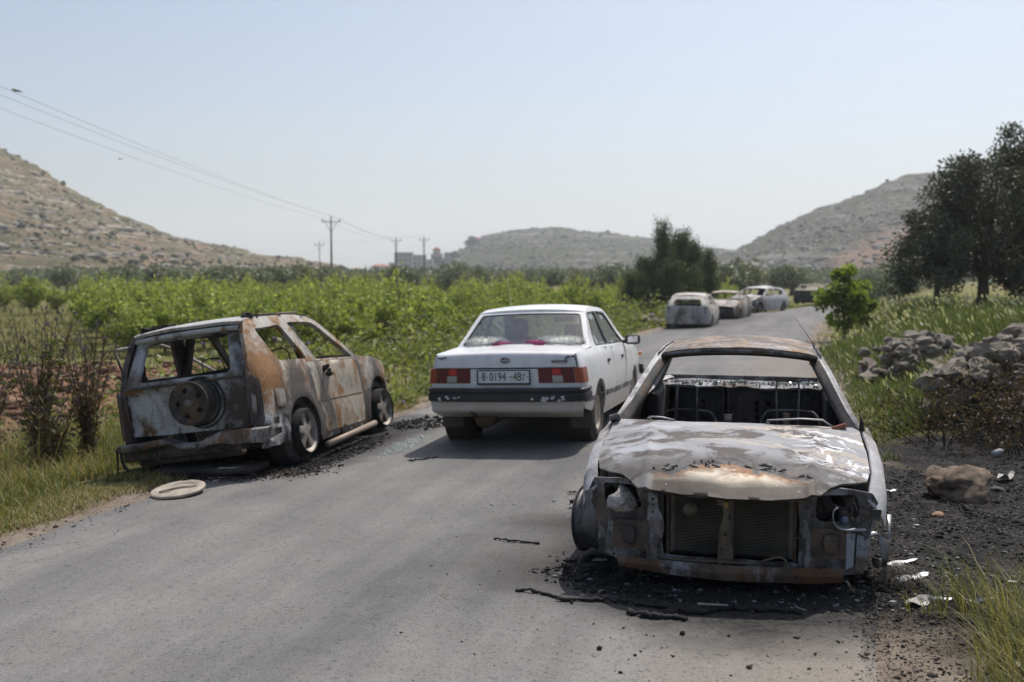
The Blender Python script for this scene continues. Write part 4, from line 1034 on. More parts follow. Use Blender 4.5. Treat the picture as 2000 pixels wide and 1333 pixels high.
    # wipers
    bar(root, 'wiper_arm', [(-.585, 1.03, .775), (-.525, 1.03, .815), (-.40, 1.03, .818), (-.20, 1.03, .802), (-.195, 1.035, .79), (-.215, 1.035, .787)], .006, plain('bare_wiper_steel', (.42, .41, .40), .5, .7), 6)
    bar(root, 'wiper_arm', [(.36, 1.04, .785), (.44, 1.04, .80), (.51, 1.04, .80), (.53, 1.045, .792), (.50, 1.045, .79)], .0055, plain('bare_wiper_steel', (.42, .41, .40), .5, .7), 6)
    MB().prism([(-.02, 0), (.02, 0), (.025, .05), (-.025, .05)], lambda u, v, w: (.035 + u, 1.0 - w, .775 + v), .006).build('bracket', M_ASHDARK, root)
    MB().prism([(-.018, 0), (.018, 0), (.018, .075), (-.018, .075)], lambda u, v, w: (-.315 + u, .96 - w, .765 + v), .006).build('bracket', M_BROWNPLATE, root)
    MB().box((.735, 1.0, .775), (.07, .16, .035), (.3, .2, .1), .01).build('hinge_plate', M_ASHDARK, root)
    MB().prism([(0, 0), (.05, .01), (.045, .06), (.015, .10)], lambda u, v, w: (-.735 - u * .6, .97 + w, .745 + v), .02).build('mirror_stub', M_SOOT2, root)
    MB().box((-.62, 1.03, .775), (.09, .035, .03), (.2, .3, .2), .01).build('melted_lump', plain('red_brown_melt', (.23, .085, .05), .8, bumpy=.4), root)
    bar(root, 'aerial', [(-.53, -.25, 1.17), (-.46, -.75, 1.27), (-.40, -1.2, 1.35)], [.004, .003, .002], M_SOOT, 5)
    # ---- front end
    yf = lambda x: 1.79 + .055 * (1 - (x / .76) ** 2)
    sup = [(-.77, .50), (-.74, .545), (-.58, .57), (-.40, .52), (.40, .52), (.58, .565), (.735, .555), (.775, .47), (.725, .36), (.712, .27), (.705, .13), (.60, .11), (.36, .105), (-.36, .11), (-.60, .10), (-.705, .125), (-.73, .33)]
    h_rad = [(-.375, .155), (.345, .155), (.345, .485), (-.375, .485)]; h_l = rounded([(.685, .535), (.50, .525), (.46, .41), (.60, .385), (.655, .375)], .03); h_r = rounded([(-.455, .525), (-.665, .535), (-.69, .43), (-.62, .385), (-.46, .385)], .03); h_l2 = rounded([(.46, .355), (.60, .355), (.61, .375), (.46, .385)], .008)
    panel('radiator_support', sup, lambda x, z: np.stack([x, yf(x), z], 1), M_ASHDARK, root, holes=[h_rad, h_l, h_r] + [circle(a, b, .008, 8) for a, b in ((.71, .44), (.70, .20), (.62, .13), (-.70, .42), (-.68, .18), (.69, .30))], sp=.03, th=.012, post=lambda P: wob(P, .008, 8.))
    MB().box((0, 1.70, .315), (.78, .02, .36)).build('radiator_core', M_SOOT2, root)
    cn = MB()
    for i in range(37): cn.box((-.015, 1.755, .168 + i * .0082), (.63, .022, .0032))
    for x in (-.335, -.02, .30): cn.box((x, 1.755, .315), (.022, .028, .315))
    o = cn.build('condenser', plain('sooty_condenser_fins', (.125, .108, .088), .7, .3, .2, .4, 6), root); o['kind'] = 'stuff'
    for x in (-.355, .325): MB().box((x, 1.77, .315), (.02, .03, .34), bev=.004).build('radiator_tank', M_BROWNPLATE, root)
    # stays either side of the radiator
    stl = [(.425, .50), (.375, .50), (.37, .42), (.345, .37), (.335, .31), (.345, .26), (.372, .21), (.372, .125), (.43, .125), (.43, .35)]
    panel('stay', stl, lambda x, z: np.stack([x, 1.862 + 0 * z, z], 1), burnt('ash_stay', (.30, .305, .32), a_soot=.3, a_rust=.15, a_brown=.42, scale=9., seed=6.), root, holes=[circle(.40, .465, .009, 10), circle(.40, .435, .007, 8), circle(.40, .395, .007, 8)], sp=.03, th=.010)
    stl2 = [(-.425, .35), (-.40, .42), (-.395, .505), (-.365, .505), (-.37, .42), (-.385, .33), (-.41, .26), (-.40, .13), (-.46, .13), (-.45, .26)]
    panel('stay', stl2, lambda x, z: np.stack([x, 1.862 + 0 * z, z], 1), M_ASHDARK, root, holes=[circle(-.383, .455, .008, 8), circle(-.388, .42, .007, 8)], sp=.03, th=.010)
    # bumper bracket plates with their cups
    for x0, x1, z0, z1, cx, cz in ((.42, .612, .19, .345, .525, .272), (-.612, -.432, .205, .362, -.53, .285)):
        pl = panel('bumper_bracket', [(x0, z0), (x1, z0), (x1, z1), (x0, z1)], lambda x, z: np.stack([x, 1.875 + 0 * z, z], 1), M_BROWNPLATE, root, holes=[circle(x0 + .012, z1 - .015, .005, 8), circle(x1 - .015, z0 + .02, .005, 8)], sp=.04, th=.006)
        MB().box((cx, 1.89, cz), (.075, .05, .10), bev=.02).build('cup', M_SOOT2 if x0 > 0 else M_BROWNPLATE, pl, auto=40)
        bar(pl, 'cup_rim', [(cx + .043 * math.cos(a), 1.882, cz + .055 * math.sin(a)) for a in np.linspace(0, 2 * PI, 17)[:-1]], .006, M_SOOT, 6, True)
    # grey-blue folded plates under the headlamp holes
    MB().prism([(-.61, .345), (-.655, .345), (-.645, .17), (-.61, .15)], lambda u, v, w: (u, 1.868 + w, v), .008).build('folded_plate', burnt('blue_grey_plate', (.34, .36, .41), a_soot=.25, a_rust=.1, a_brown=.3, scale=8., seed=8.), root)
    MB().prism([(-.665, .335), (-.735, .30), (-.725, .14), (-.66, .13)], lambda u, v, w: (u, 1.835 + w + (u + .66) * .5, v), .008).build('folded_plate', burnt('blue_grey_plate', (.30, .32, .36), a_soot=.3, a_rust=.12, a_brown=.4, scale=8., seed=9.), root)
    MB().prism([(.615, .335), (.645, .33), (.66, .16), (.615, .15)], lambda u, v, w: (u, 1.86 + w, v), .008).build('folded_plate', burnt('blue_grey_plate', (.33, .35, .39), a_soot=.3, a_rust=.1, a_brown=.3, scale=8., seed=7.), root)
    MB().prism(rounded([(.735, .50), (.785, .485), (.778, .43), (.74, .435)], .01), lambda u, v, w: (u, 1.83 + w, v), .006).build('fender_bracket', M_ASHDARK, root)
    MB().prism(rounded([(-.735, .47), (-.785, .47), (-.778, .41), (-.735, .415)], .01), lambda u, v, w: (u, 1.83 + w, v), .006).build('fender_bracket', M_ASHDARK, root)
    # lower cross member
    bt = tab([(-.60, .095), (-.45, .078), (0, .062), (.3, .072), (.60, .10)]); tp = tab([(-.60, .165), (-.3, .155), (0, .145), (.3, .15), (.60, .155)])
    bo = panel('lower_cross_member', [(-.59, 0), (.575, 0), (.59, 1), (-.60, 1)], lambda x, t: np.stack([x, 1.925 + .02 * (1 - (x / .6) ** 2) - .02 * np.abs(t - .5), bt(x) + (tp(x) - bt(x)) * t], 1), M_RUSTBEAM, root, holes=[circle(.30, .5, .10, 8, .10), circle(-.36, .45, .10, 8, .10)], sp=.07, th=.02)
    MB().loft([[(x, 1.91 - a, float(bt(x)) + b) for a, b in ((0, 0), (.05, -.005), (.10, .02))] for x in np.linspace(-.58, .58, 14)]).build('under_flange', M_SOOT, root, smooth=True)
    # latch post, horn, coolant pipes, stray wires
    lt = [(.055, .50), (-.02, .50), (-.018, .43), (-.005, .40), (-.022, .33), (-.02, .26), (-.035, .20), (-.035, .145), (.05, .145), (.045, .24), (.04, .33), (.018, .40), (.025, .45), (.055, .455)]
    panel('latch_post', lt, lambda x, z: np.stack([x, 1.875 + .01 * np.cos((x - .01) * 60), z], 1), M_TAN, root, holes=[circle(.008, .30, .010, 8), circle(.03, .22, .006, 8), circle(.045, .47, .005, 8)], sp=.02, th=.010)
    MB().box((0.005, 1.895, .465), (.03, .03, .04), bev=.006).build('latch', plain('brassy_latch', (.25, .17, .07), .5, .6), root)
    MB().lathe([(0, 1.902), (.012, 1.903), (.016, 1.898), (.038, 1.894), (.041, 1.885), (.036, 1.865), (0, 1.865)], 24, axis='y', c=(.195, 0, .425)).build('horn', M_TAN, root, smooth=True)
    bar(root, 'coolant_pipe', smooth_path([(.37, 1.88, .175), (.30, 1.905, .152), (.02, 1.91, .158), (-.14, 1.91, .16), (-.21, 1.91, .185), (-.265, 1.91, .203), (-.30, 1.91, .193), (-.308, 1.91, .165), (-.285, 1.91, .140), (-.22, 1.91, .134), (0, 1.91, .132), (.25, 1.905, .126), (.37, 1.885, .138)], 4), .008, M_TAN, 8)
    MB().box((.035, 1.912, .145), (.018, .02, .045), bev=.004).build('pipe_clip', M_TAN, root)
    bar(root, 'loose_rod', [(.135, 1.875, .435), (.07, 1.885, .31), (.03, 1.885, .25)], .003, M_SOOT, 5)
    bar(root, 'pipe_stub', [(-.355, 1.82, .30), (-.375, 1.86, .297), (-.405, 1.87, .30)], .006, M_TAN, 6)
    # remains of the headlamps
    bowl = MB(); g = random.Random(2)
    n = 18; rows = []
    for j, (rr, a) in enumerate(((.02, 0), (.055, .03), (.085, .075), (.098, .12))):
        rows.append([(a + (g.uniform(-.012, .012) if j == 3 else 0), rr * math.cos(2 * PI * i / n) * 1.1, rr * .8 * math.sin(2 * PI * i / n)) for i in range(n + 1)])
        rows[-1][-1] = rows[-1][0]
    bowl.loft(rows); m = Matrix.Translation((.50, 1.83, .405)) @ Matrix.Rotation(R(-18), 4, 'Z') @ Matrix.Rotation(R(-22), 4, 'Y')
    bowl.xform(lambda p: (m @ Vector(p))[:]); bo = bowl.build('headlamp_bowl', burnt('melted_lamp_bowl', (.50, .49, .47), (.06, .06, .065), a_soot=.25, a_rust=.05, a_brown=.3, scale=12.), root, smooth=True)
    md = bo.modifiers.new('thick', 'SOLIDIFY'); md.thickness = .006
    st = smooth_path([(-.565, .475), (-.545, .455), (-.548, .40), (-.575, .372), (-.62, .366), (-.705, .372)], 4)
    MB().loft([[(p[0], 1.845 + a, p[1]) for a in (0, .045)] for p in st]).build('headlamp_bracket', burnt('pale_bracket', (.34, .345, .36), a_soot=.2, a_rust=.1, a_brown=.3, scale=10.), root, smooth=True).modifiers.new('thick', 'SOLIDIFY').thickness = .005
    MB().lathe([(0, .026), (.018, .02), (.026, .0), (.02, -.018), (0, -.026)], 16, axis='z', c=(-.60, 1.83, .40)).build('bulb_holder', plain('blue_grey_melt', (.12, .14, .19), .35, .5), root, smooth=True)
    # engine bay: block, strut towers, charred hoses seen through the openings
    en = MB().box((0, 1.40, .36), (.62, .42, .36), bev=.06).box((.12, 1.5, .54), (.34, .24, .06), bev=.02); en.build('engine_block', M_SOOT2, root, auto=40)
    for sg in (-1, 1):
        MB().lathe([(.10, .22), (.12, .45), (.13, .60), (.09, .64), (.0, .645)], 18, axis='z', c=(sg * .58, 1.28, 0)).build('strut_tower', M_SOOT, root, smooth=True)
        MB().box((sg * .60, 1.56, .30), (.05, .5, .30), bev=.02).build('chassis_rail', M_SOOT, root)
        MB().box((sg * .50, 1.62, .42), (.12, .10, .14), (.3, .4, .2), .03).build('melted_box', M_SOOT2, root, auto=40)
    g = random.Random(21); hs = MB()
    for i in range(16):
        sg = 1 if i % 2 else -1; p = [np.array((sg * g.uniform(.42, .68), g.uniform(1.6, 1.82), g.uniform(.38, .52)))]
        for j in range(5): p.append(p[-1] + np.array((g.uniform(-.05, .05), g.uniform(-.02, .02), g.uniform(-.05, .03))))
        hs.tube(smooth_path(p, 3), g.uniform(.003, .008), 5)
    o = hs.build('charred_hoses', M_SOOT, root, smooth=True); o['kind'] = 'stuff'
    # wheels: bare rims, tyres burnt away
    wheel(root, (.80, 1.31, .20), 1, rim=.192, w=.20, rim_m=M_BAREWHEEL, style='spoke', steer=R(-13), bare=True, lean=R(3))
    wheel(root, (.72, -1.31, .20), 1, rim=.192, w=.18, rim_m=M_BAREWHEEL, style='spoke', bare=True)
    wheel(root, (-.72, -1.31, .20), -1, rim=.192, w=.18, rim_m=M_BAREWHEEL, style='spoke', bare=True)
    # the other front wheel has melted and broken up
    for a0, a1, dx, q0, r0, tw in ((-38, 22, .02, .035, .19, .2), (20, 75, .05, .022, .17, -.3), (-70, -30, .0, .045, .15, .5), (95, 140, .03, .03, .185, .1)):
        fr = MB(); rows = []
        for a in np.linspace(a0, a1, 10):
            c, s_ = math.cos(R(a)), math.sin(R(a)); w_ = q0 * (1 - .6 * abs(a - (a0 + a1) / 2) / (a1 - a0)); k_ = tw * (a - a0) / (a1 - a0)
            rows.append([(-.80 - dx - q + k_ * .05, 1.36 + (r_ + q * k_) * c, .185 + (r_ + q * k_) * s_) for q, r_ in ((0, r0), (w_, r0 + .006), (w_, r0 - .006), (0, r0 - .010), (0, r0))])
        fr.loft(rows)
        fr.xform(lambda p: tuple(np.array(p) + .022 * np.array(mnoise.noise_vector(Vector(p) * 14)))); fr.build('wheel_fragment', M_ALU, root, smooth=True)
    MB().lathe([(.0, -.04), (.12, -.035), (.13, 0), (.12, .03), (.04, .05), (.0, .05)], 24, c=(-.70, 1.33, .17)).build('brake_disc', M_RUSTBEAM, root, smooth=True)
    MB().lathe([(.0, -.04), (.12, -.035), (.13, 0), (.12, .03), (.04, .05), (.0, .05)], 24, c=(.70, 1.31, .2)).build('brake_disc', M_RUSTBEAM, root, smooth=True)
    return root
wreck = burnt_saloon()
place(wreck, 1.6194, 7.08, .0, 194.36, 0.)

# ------------------------------------------------------------------ burnt off-roader leaning into the verge
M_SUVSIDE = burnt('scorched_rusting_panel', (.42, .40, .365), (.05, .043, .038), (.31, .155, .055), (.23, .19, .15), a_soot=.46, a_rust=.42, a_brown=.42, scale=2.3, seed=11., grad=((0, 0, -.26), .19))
M_SUVDOOR = burnt('scorched_door', (.39, .37, .315), (.05, .043, .038), (.30, .15, .055), (.24, .20, .155), a_soot=.36, a_rust=.38, a_brown=.55, scale=2.1, seed=12.7, grad=((0, -.10, -.12), .06))
M_SUVPALE = burnt('pale_ash_pillar', (.47, .465, .46), (.07, .06, .055), (.25, .12, .045), (.19, .155, .13), a_soot=.24, a_rust=.16, a_brown=.36, scale=2.6, seed=13.)
M_SUVGATE = burnt('two_tone_tailgate', (.44, .45, .47), (.045, .036, .03), (.16, .08, .035), (.10, .075, .058), a_soot=.28, a_rust=.16, a_brown=.30, scale=2.2, seed=14., grad=((.46, 0, -.05), .02))
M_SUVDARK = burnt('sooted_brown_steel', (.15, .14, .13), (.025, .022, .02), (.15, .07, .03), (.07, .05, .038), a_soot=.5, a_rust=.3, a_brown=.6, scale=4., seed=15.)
M_SUVRIM = plain('dusty_alloy', (.27, .245, .215), .6, .4, .25, .3, 10)

def burnt_offroader():
    root = empty('burnt_off_roader'); tag(root, 'burnt out rusty off-roader with spare wheel on its tailgate, tilted into the left verge', 'car', 'burnt out cars along the road')
    W = tab([(-1.68, .62), (-1.645, .69), (-1.60, .735), (-1.50, .77), (-1.2, .788), (0, .79), (1.0, .785), (1.35, .765), (1.55, .71), (1.68, .60)])
    S = stab([(.05, .955), (.15, .985), (.3, 1.0), (.46, 1.0), (.48, .992), (.7, 1.0), (.82, .99), (.90, .965), (.97, .935), (1.1, .88), (1.3, .79), (1.38, .745), (1.44, .69)])
    X = lambda y, z: W(y) * S(z) + .018 * np.exp(-((np.hypot(y + .9, z - .25) - .36) / .05) ** 2) * (z < .75) + .018 * np.exp(-((np.hypot(y - 1.13, z - .27) - .40) / .05) ** 2) * (z < .8)
    def wob(P, a=.008, s=2.6): P = P.copy(); P += np.stack([vnoise(P, s, 2.), vnoise(P, s, 6.), vnoise(P, s, 11.)], 1) * a; return P
    def side(sg, o=0.): return lambda y, z: np.stack([sg * (X(y, z) + o), y, z], 1)
    ra = arc(-.90, .25, .325, 200, -15)[::-1]; fa = arc(1.13, .27, .36, 190, 20)[::-1]
    body = [(-1.60, .22), (-1.655, .40), (-1.66, .80), (-1.62, .98), (-1.52, 1.27), (-1.44, 1.37), (-1.15, 1.402), (-.5, 1.41), (-.16, 1.388), (.04, 1.315), (.34, 1.10), (.62, .905), (1.0, .87), (1.3, .815), (1.5, .73), (1.60, .62), (1.62, .50), (1.50, .40)] + fa + [(.70, .12), (-.54, .10)] + ra + [(-1.26, .25), (-1.40, .18)]
    q = rounded([(-1.17, .955), (-1.34, 1.285), (-.83, 1.31), (-.56, .945)], [.06, .05, .05, .05]); f = rounded([(-.37, .925), (-.66, 1.33), (-.10, 1.322), (.53, .895)], [.03, .04, .10, .04])
    d = rounded([(-.63, .915), (.54, .875), (.63, .5), (.625, .165), (-.40, .165), (-.55, .55)], .03)
    d_l = grow(d, .0)
    for sg in (-1, 1):
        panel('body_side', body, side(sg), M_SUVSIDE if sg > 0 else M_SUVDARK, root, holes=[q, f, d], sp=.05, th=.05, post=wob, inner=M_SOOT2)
    dr = panel('door', grow(d, -.007), side(1), M_SUVDOOR, root, sp=.05, th=.04, post=wob, inner=M_SOOT2)
    hb = MB(); g = random.Random(6)
    for i in range(7): hb.box((float(X(-.26, .79)) + g.uniform(0, .03), -.26 + g.uniform(-.06, .06), .79 + g.uniform(-.05, .05)), (.03, g.uniform(.03, .08), g.uniform(.02, .05)), (g.uniform(0, 2), g.uniform(0, 2), 0), .006)
    hb.build('burnt_handle', M_CHAR, dr)
    panel('fuel_flap', rounded([(-1.385, .70), (-1.225, .685), (-1.225, .52), (-1.385, .53)], .03), side(1, .008), burnt('tan_flap', (.36, .34, .30), a_soot=.15, a_rust=.12, a_brown=.3, scale=5., seed=3.), root, sp=.04, th=.008)
    panel('body_crease', [(-.56, .478), (.60, .478), (.60, .492), (-.56, .492)], side(1, .003), M_SOOT, root, sp=.08, th=.004, post=wob)
    # open far door: panel and window frame standing out
    dm = empty('open_door', (-.79, .55, 0), (0, 0, R(-58))); dm.parent = root
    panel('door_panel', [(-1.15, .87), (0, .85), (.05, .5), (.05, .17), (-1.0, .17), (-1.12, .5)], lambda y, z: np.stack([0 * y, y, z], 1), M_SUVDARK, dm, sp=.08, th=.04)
    bar(dm, 'window_bow', smooth_path([(0, -.06, .86), (0, -.40, 1.13), (.02, -.66, 1.30), (.04, -.80, 1.335), (.04, -1.20, 1.325)], 5), .014, M_SUVPALE, 8)
    bar(dm, 'window_post', [(.04, -1.20, 1.325), (0, -1.10, .86)], .016, M_SUVDARK, 8)
    # roof, bonnet, tailgate
    rz = tab([(-1.47, 1.355), (-1.42, 1.378), (-1.15, 1.405), (-.5, 1.412), (-.14, 1.388), (.05, 1.315)])
    panel('roof', rounded([(-1, -1.47), (1, -1.47), (1, .03), (-1, .03)], .05), lambda u, y: np.stack([u * (X(y, rz(y)) + .004), y - .03 * (1 - u * u) * fsmooth(-1.2, -1.47, y) + .05 * (1 - u * u) * fsmooth(-.2, .03, y), rz(y) + .032 * np.clip(1 - u * u, 0, 1) ** .7 + .006 * vn2(u * .6, y, .3, 2.)], 1), M_SUVPALE, root, sp=.06, th=.03, inner=M_SOOT2)
    hz = tab([(.60, .91), (1.0, .875), (1.3, .82), (1.5, .735), (1.62, .60)])
    panel('bonnet', [(-.98, .64), (.98, .64), (.98, 1.58), (-.98, 1.58)], lambda u, y: np.stack([u * X(y, hz(y)), y + .05 * (1 - u * u), hz(y) + .05 * (1 - u * u)], 1), M_SUVSIDE, root, sp=.07, th=.012, post=wob)
    panel('front_panel', [(-.70, .30), (.70, .30), (.70, .62), (-.70, .62)], lambda x, z: np.stack([x, 1.66 - .08 * (x / .7) ** 2, z], 1), M_SUVDARK, root, sp=.08, th=.02)
    gy_ = tab([(.3, -1.655), (.86, -1.655), (.95, -1.635), (1.33, -1.475), (1.4, -1.45)])
    gate = rounded([(-.625, .42), (.625, .39), (.65, .86), (.60, 1.06), (.535, 1.325), (-.535, 1.325), (-.60, 1.06), (-.65, .86)], .03)
    gw = rounded([(-.505, .915), (.49, .905), (.43, 1.28), (-.43, 1.28)], .06)
    gt = panel('tailgate', gate, lambda x, z: np.stack([x, gy_(z) + .05 * (x / .65) ** 2, z], 1), M_SUVGATE, root, holes=[gw, circle(-.515, .80, .012, 8), circle(-.28, .83, .012, 8)], sp=.045, th=.035, post=lambda P: wob(P, .007))
    MB().loft([[(x, float(gy_(1.30)) - .012 + .05 * (x / .65) ** 2 - a, 1.345 - b - .01 * (x / .5) ** 2) for a, b in ((-.01, 0), (.02, .01), (.03, .035), (.01, .05))] for x in np.linspace(-.55, .55, 18)]).build('roof_lip', M_SUVPALE, root, smooth=True)
    bar(gt, 'gate_ledge', smooth_path([(-.62, -1.665, .865), (-.4, -1.675, .87), (.2, -1.675, .865), (.62, -1.665, .86)], 4), .014, M_SUVDARK, 8)
    for a, b in (((-.615, -1.64, .45), (-.645, -1.64, .85)), ((.615, -1.64, .42), (.648, -1.64, .85))): bar(gt, 'gate_edge', [a, b], .012, M_SUVDARK, 6)
    MB().box((-.52, -1.668, .845), (.20, .012, .035), bev=.004).build('rust_strip', burnt('rust_strip', (.2, .12, .06), a_soot=.2, a_rust=.8, a_brown=.6, scale=6.), gt)
    # rear lamp recesses and corner
    for sg in (-1, 1):
        l = panel('lamp_recess', rounded([(0, .40), (1, .40), (1, .80), (.5, .86), (0, .80)], .06), lambda t, z: np.stack([sg * (.655 + .10 * t), -1.685 + .09 * t * t, z], 1), M_SUVDARK, root, holes=[rounded([(.30, .52), (.70, .50), (.72, .68), (.35, .70)], .05), circle(.35, .755, .03, 8, 4.)], sp=.07, th=.02, center=(0, 0, .6))
        MB().box((sg * .69, -1.60, .60), (.10, .04, .36), bev=.01).build('recess_back', M_SOOT2, l)
    br = burnt('torn_corner', (.34, .34, .35), a_soot=.5, a_rust=.1, a_brown=.3, scale=7., seed=2.)
    panel('torn_corner', [(-1.63, .17), (-1.27, .20), (-1.24, .45), (-1.60, .48)], side(1, .012), br, root, holes=[rounded([(-1.50, .38), (-1.40, .38), (-1.40, .44), (-1.50, .44)], .01), rounded([(-1.50, .26), (-1.38, .27), (-1.38, .34), (-1.50, .34)], .01)], sp=.04, th=.01, post=lambda P: wob(P, .02, 9.))
    # buckled bumper
    bz = tab([(-.80, .345), (-.55, .35), (-.40, .355), (-.25, .37), (-.12, .335), (0, .30), (.12, .295), (.25, .34), (.36, .37), (.60, .375), (.80, .36)]); bh = tab([(-.8, .06), (-.3, .05), (0, .035), (.25, .06), (.45, .11), (.8, .125)]); byy = tab([(-.8, -1.64), (-.65, -1.74), (0, -1.78), (.65, -1.76), (.80, -1.66)])
    mb = MB(); rows = []
    for x in np.linspace(-.80, .81, 40):
        z, h, y = float(bz(x)), float(bh(x)), float(byy(x)); n_ = .010 * mnoise.noise(Vector((x * 9, 0, 0))); z += n_
        rows.append([(x, y + .12, z + .01), (x, y + .03, z + .012), (x, y, z), (x, y - .004, z - h * .5), (x, y + .01, z - h), (x, y + .05, z - h - .008), (x, y + .08, z - h + .02)])
    bo = mb.loft(rows).build('rear_bumper', burnt('buckled_bumper', (.33, .325, .32), a_soot=.42, a_rust=.30, a_brown=.5, scale=4., seed=6.), root, auto=50); bo.modifiers.new('thick', 'SOLIDIFY').thickness = .008
    cm = MB().box((-.1, -1.60, .24), (1.3, .08, .10), bev=.02).box((-.1, -1.50, .16), (1.1, .10, .06), bev=.02); cm.build('chassis_cross_member', M_SUVDARK, root, auto=40)
    tk = MB().box((.05, -1.46, .035), (1.05, .36, .07), (R(3), R(5), 0), .03); tk.xform(lambda p: tuple(np.array(p) + .02 * np.array(mnoise.noise_vector(Vector(p) * 6)))); tk.build('fallen_tank', M_SOOT2, root, auto=40)
    for x in (-.35, .32): MB().tube([(x, -1.72, .26), (x, -1.74, .20), (x + .02, -1.70, .18), (x + .03, -1.70, .24)], .012, 6).build('tow_loop', M_SUVDARK, root, smooth=True)
    bar(root, 'hanging_strap', smooth_path([(-.75, -1.66, .30), (-.70, -1.70, .16), (-.58, -1.70, .06), (-.45, -1.66, .05)], 4), .014, M_CHAR, 6)
    MB().box((0, .0, .20), (1.3, 2.9, .06), bev=.02).build('floor_pan', M_SOOT2, root)
    # spare wheel
    sp = empty('spare_wheel', (.15, -1.84, .675), (0, 0, 0)); sp.parent = gt; sp.scale = (.92, .92, .92)
    slots = []
    for i in range(5):
        a = PI / 2 + .30 + 2 * PI * i / 5; slots.append(rounded([(r_ * math.cos(a + t), r_ * math.sin(a + t)) for r_, t in ((.105, -.22), (.155, -.17), (.155, .17), (.105, .22))], .012))
    panel('disc', circle(0, 0, .205, 40), lambda x, z: np.stack([x, -.0 + .030 * fsmooth(.06, .17, np.hypot(x, z)) - .02 * fsmooth(.17, .205, np.hypot(x, z)), z], 1), M_SUVDARK, sp, holes=slots, sp=.03, th=.008, center=(0, 3, 0))
    MB().lathe([(.205, -.004), (.218, -.004), (.220, .01), (.205, .03), (.195, .09), (.20, .15), (.216, .17), (.216, .178), (.195, .17), (.186, .09), (.195, .03), (.20, .01)], 40, axis='y', close=True).build('barrel', M_SUVDARK, sp, smooth=True)
    MB().lathe([(.0, -.02), (.038, -.018), (.042, .0), (.05, .03)], 20, axis='y').build('hub', plain('hub_plate', (.16, .14, .12), .6, .4), sp, smooth=True)
    bar(sp, 'bead_wire', [(.235 * math.cos(a) + .01, .175, .235 * math.sin(a)) for a in np.linspace(0, 2 * PI, 33)[:-1]], .012, M_CHAR, 6, True)
    bar(sp, 'bead_wire', [(.255 * math.cos(a) + .03, .195, .255 * math.sin(a) - .01) for a in np.linspace(0, 2 * PI, 33)[:-1]], .008, M_CHAR, 6, True)
    MB().box((0, .13, 0), (.12, .20, .12), bev=.02).build('carrier', M_SUVDARK, sp)
    # inside: rear bench bar, seat hoops, far B post, roof bow
    MB().box((.10, -.95, .90), (1.06, .10, .10), (0, R(-2), 0), .03).build('bench_bar', M_CHAR, root, auto=40)
    for x in (-.38, .02, .38): bar(root, 'seat_hoop', smooth_path([(x - .11, -.42, .80), (x - .13, -.45, .95), (x - .10, -.48, 1.06), (x + .08, -.48, 1.07), (x + .12, -.45, .98), (x + .08, -.42, .82)], 4), .007, M_SOOT2, 6)
    for sg in (-1, 1): MB().box((sg * .625, -.52, 1.10), (.06, .12, .56), (0, R(-16) * sg, 0), .02).build('inner_post', M_SOOT2, root, auto=40)
    for y in (-1.30, -.55, .0): bar(root, 'roof_bow', [(x, y, 1.385 - .02 * (x / .55) ** 2) for x in np.linspace(-.54, .54, 8)], .016, M_SUVDARK, 6)
    bar(root, 'dash_beam', [(-.62, .55, .80), (.62, .55, .80)], .03, M_SOOT2); MB().box((0, .66, .55), (1.4, .04, .60)).build('bulkhead', M_SOOT2, root)
    # charred scraps left on the roof
    for c, s_, sd in (((-.42, -1.36, 1.405), (.13, .06, .035), 1), ((-.28, -1.34, 1.415), (.10, .05, .025), 2), ((.53, -1.25, 1.395), (.05, .09, .055), 3), ((.52, -1.15, 1.40), (.05, .07, .03), 4), ((.51, -.45, 1.41), (.03, .16, .014), 5), ((.50, -.12, 1.40), (.03, .14, .014), 6)):
        o = link('charred_scrap', lump_mesh(sd, 3, .75, 1., 2.2).copy(), M_CHAR, root); o.location = c; o.scale = s_
    bar(root, 'roof_rail_stub', [(.56, -1.15, 1.415), (.56, -.30, 1.43)], .012, M_SUVDARK, 6)
    # wheels on the road side keep rags of burnt tyre
    rag = plain('burnt_tyre_rags', (.02, .019, .018), .95, bumpy=.8, scale=30)
    for yy, z in ((-.90, .235), (1.13, .25)):
        w_ = wheel(root, (.735, yy, z), 1, r=.229, w=.19, rim=.208, tyre_m=rag, rim_m=M_SUVRIM, style='spoke', steer=0 if yy < 0 else R(-4))
        wheel(root, (-.735, yy, z), -1, r=.245, w=.20, rim=.208, tyre_m=rag, rim_m=M_SUVRIM, style='spoke')
        for sg in (-1, 1): MB().lathe([(.345, -.12), (.35, .02), (.345, .05), (.25, .08), (.25, -.12)], 20, c=(sg * .66, yy, .26)).build('wheel_well', M_SOOT2, root, smooth=True)
    bar(root, 'fallen_side_step', [(.86, -.60, .055), (.86, .05, .085), (.85, .69, .115)], .034, plain('scorched_tan_tube', (.26, .20, .155), .6, .2, .2, .25, 6), 12)
    return root
offroader = burnt_offroader()
place(offroader, -2.52, 10.7, -.215, 14.2, -8.5, -1.5)

# ------------------------------------------------------------------ burnt cars farther up the road
M_FARASH = burnt('far_ash_bodywork', (.48, .47, .46), (.06, .055, .05), (.30, .16, .07), (.24, .20, .16), a_soot=.34, a_rust=.22, a_brown=.4, scale=1.7, seed=21.)
M_FARASH2 = burnt('far_ash_brown_bodywork', (.45, .43, .40), (.05, .045, .04), (.32, .18, .09), (.22, .18, .14), a_soot=.42, a_rust=.3, a_brown=.45, scale=1.9, seed=23.)

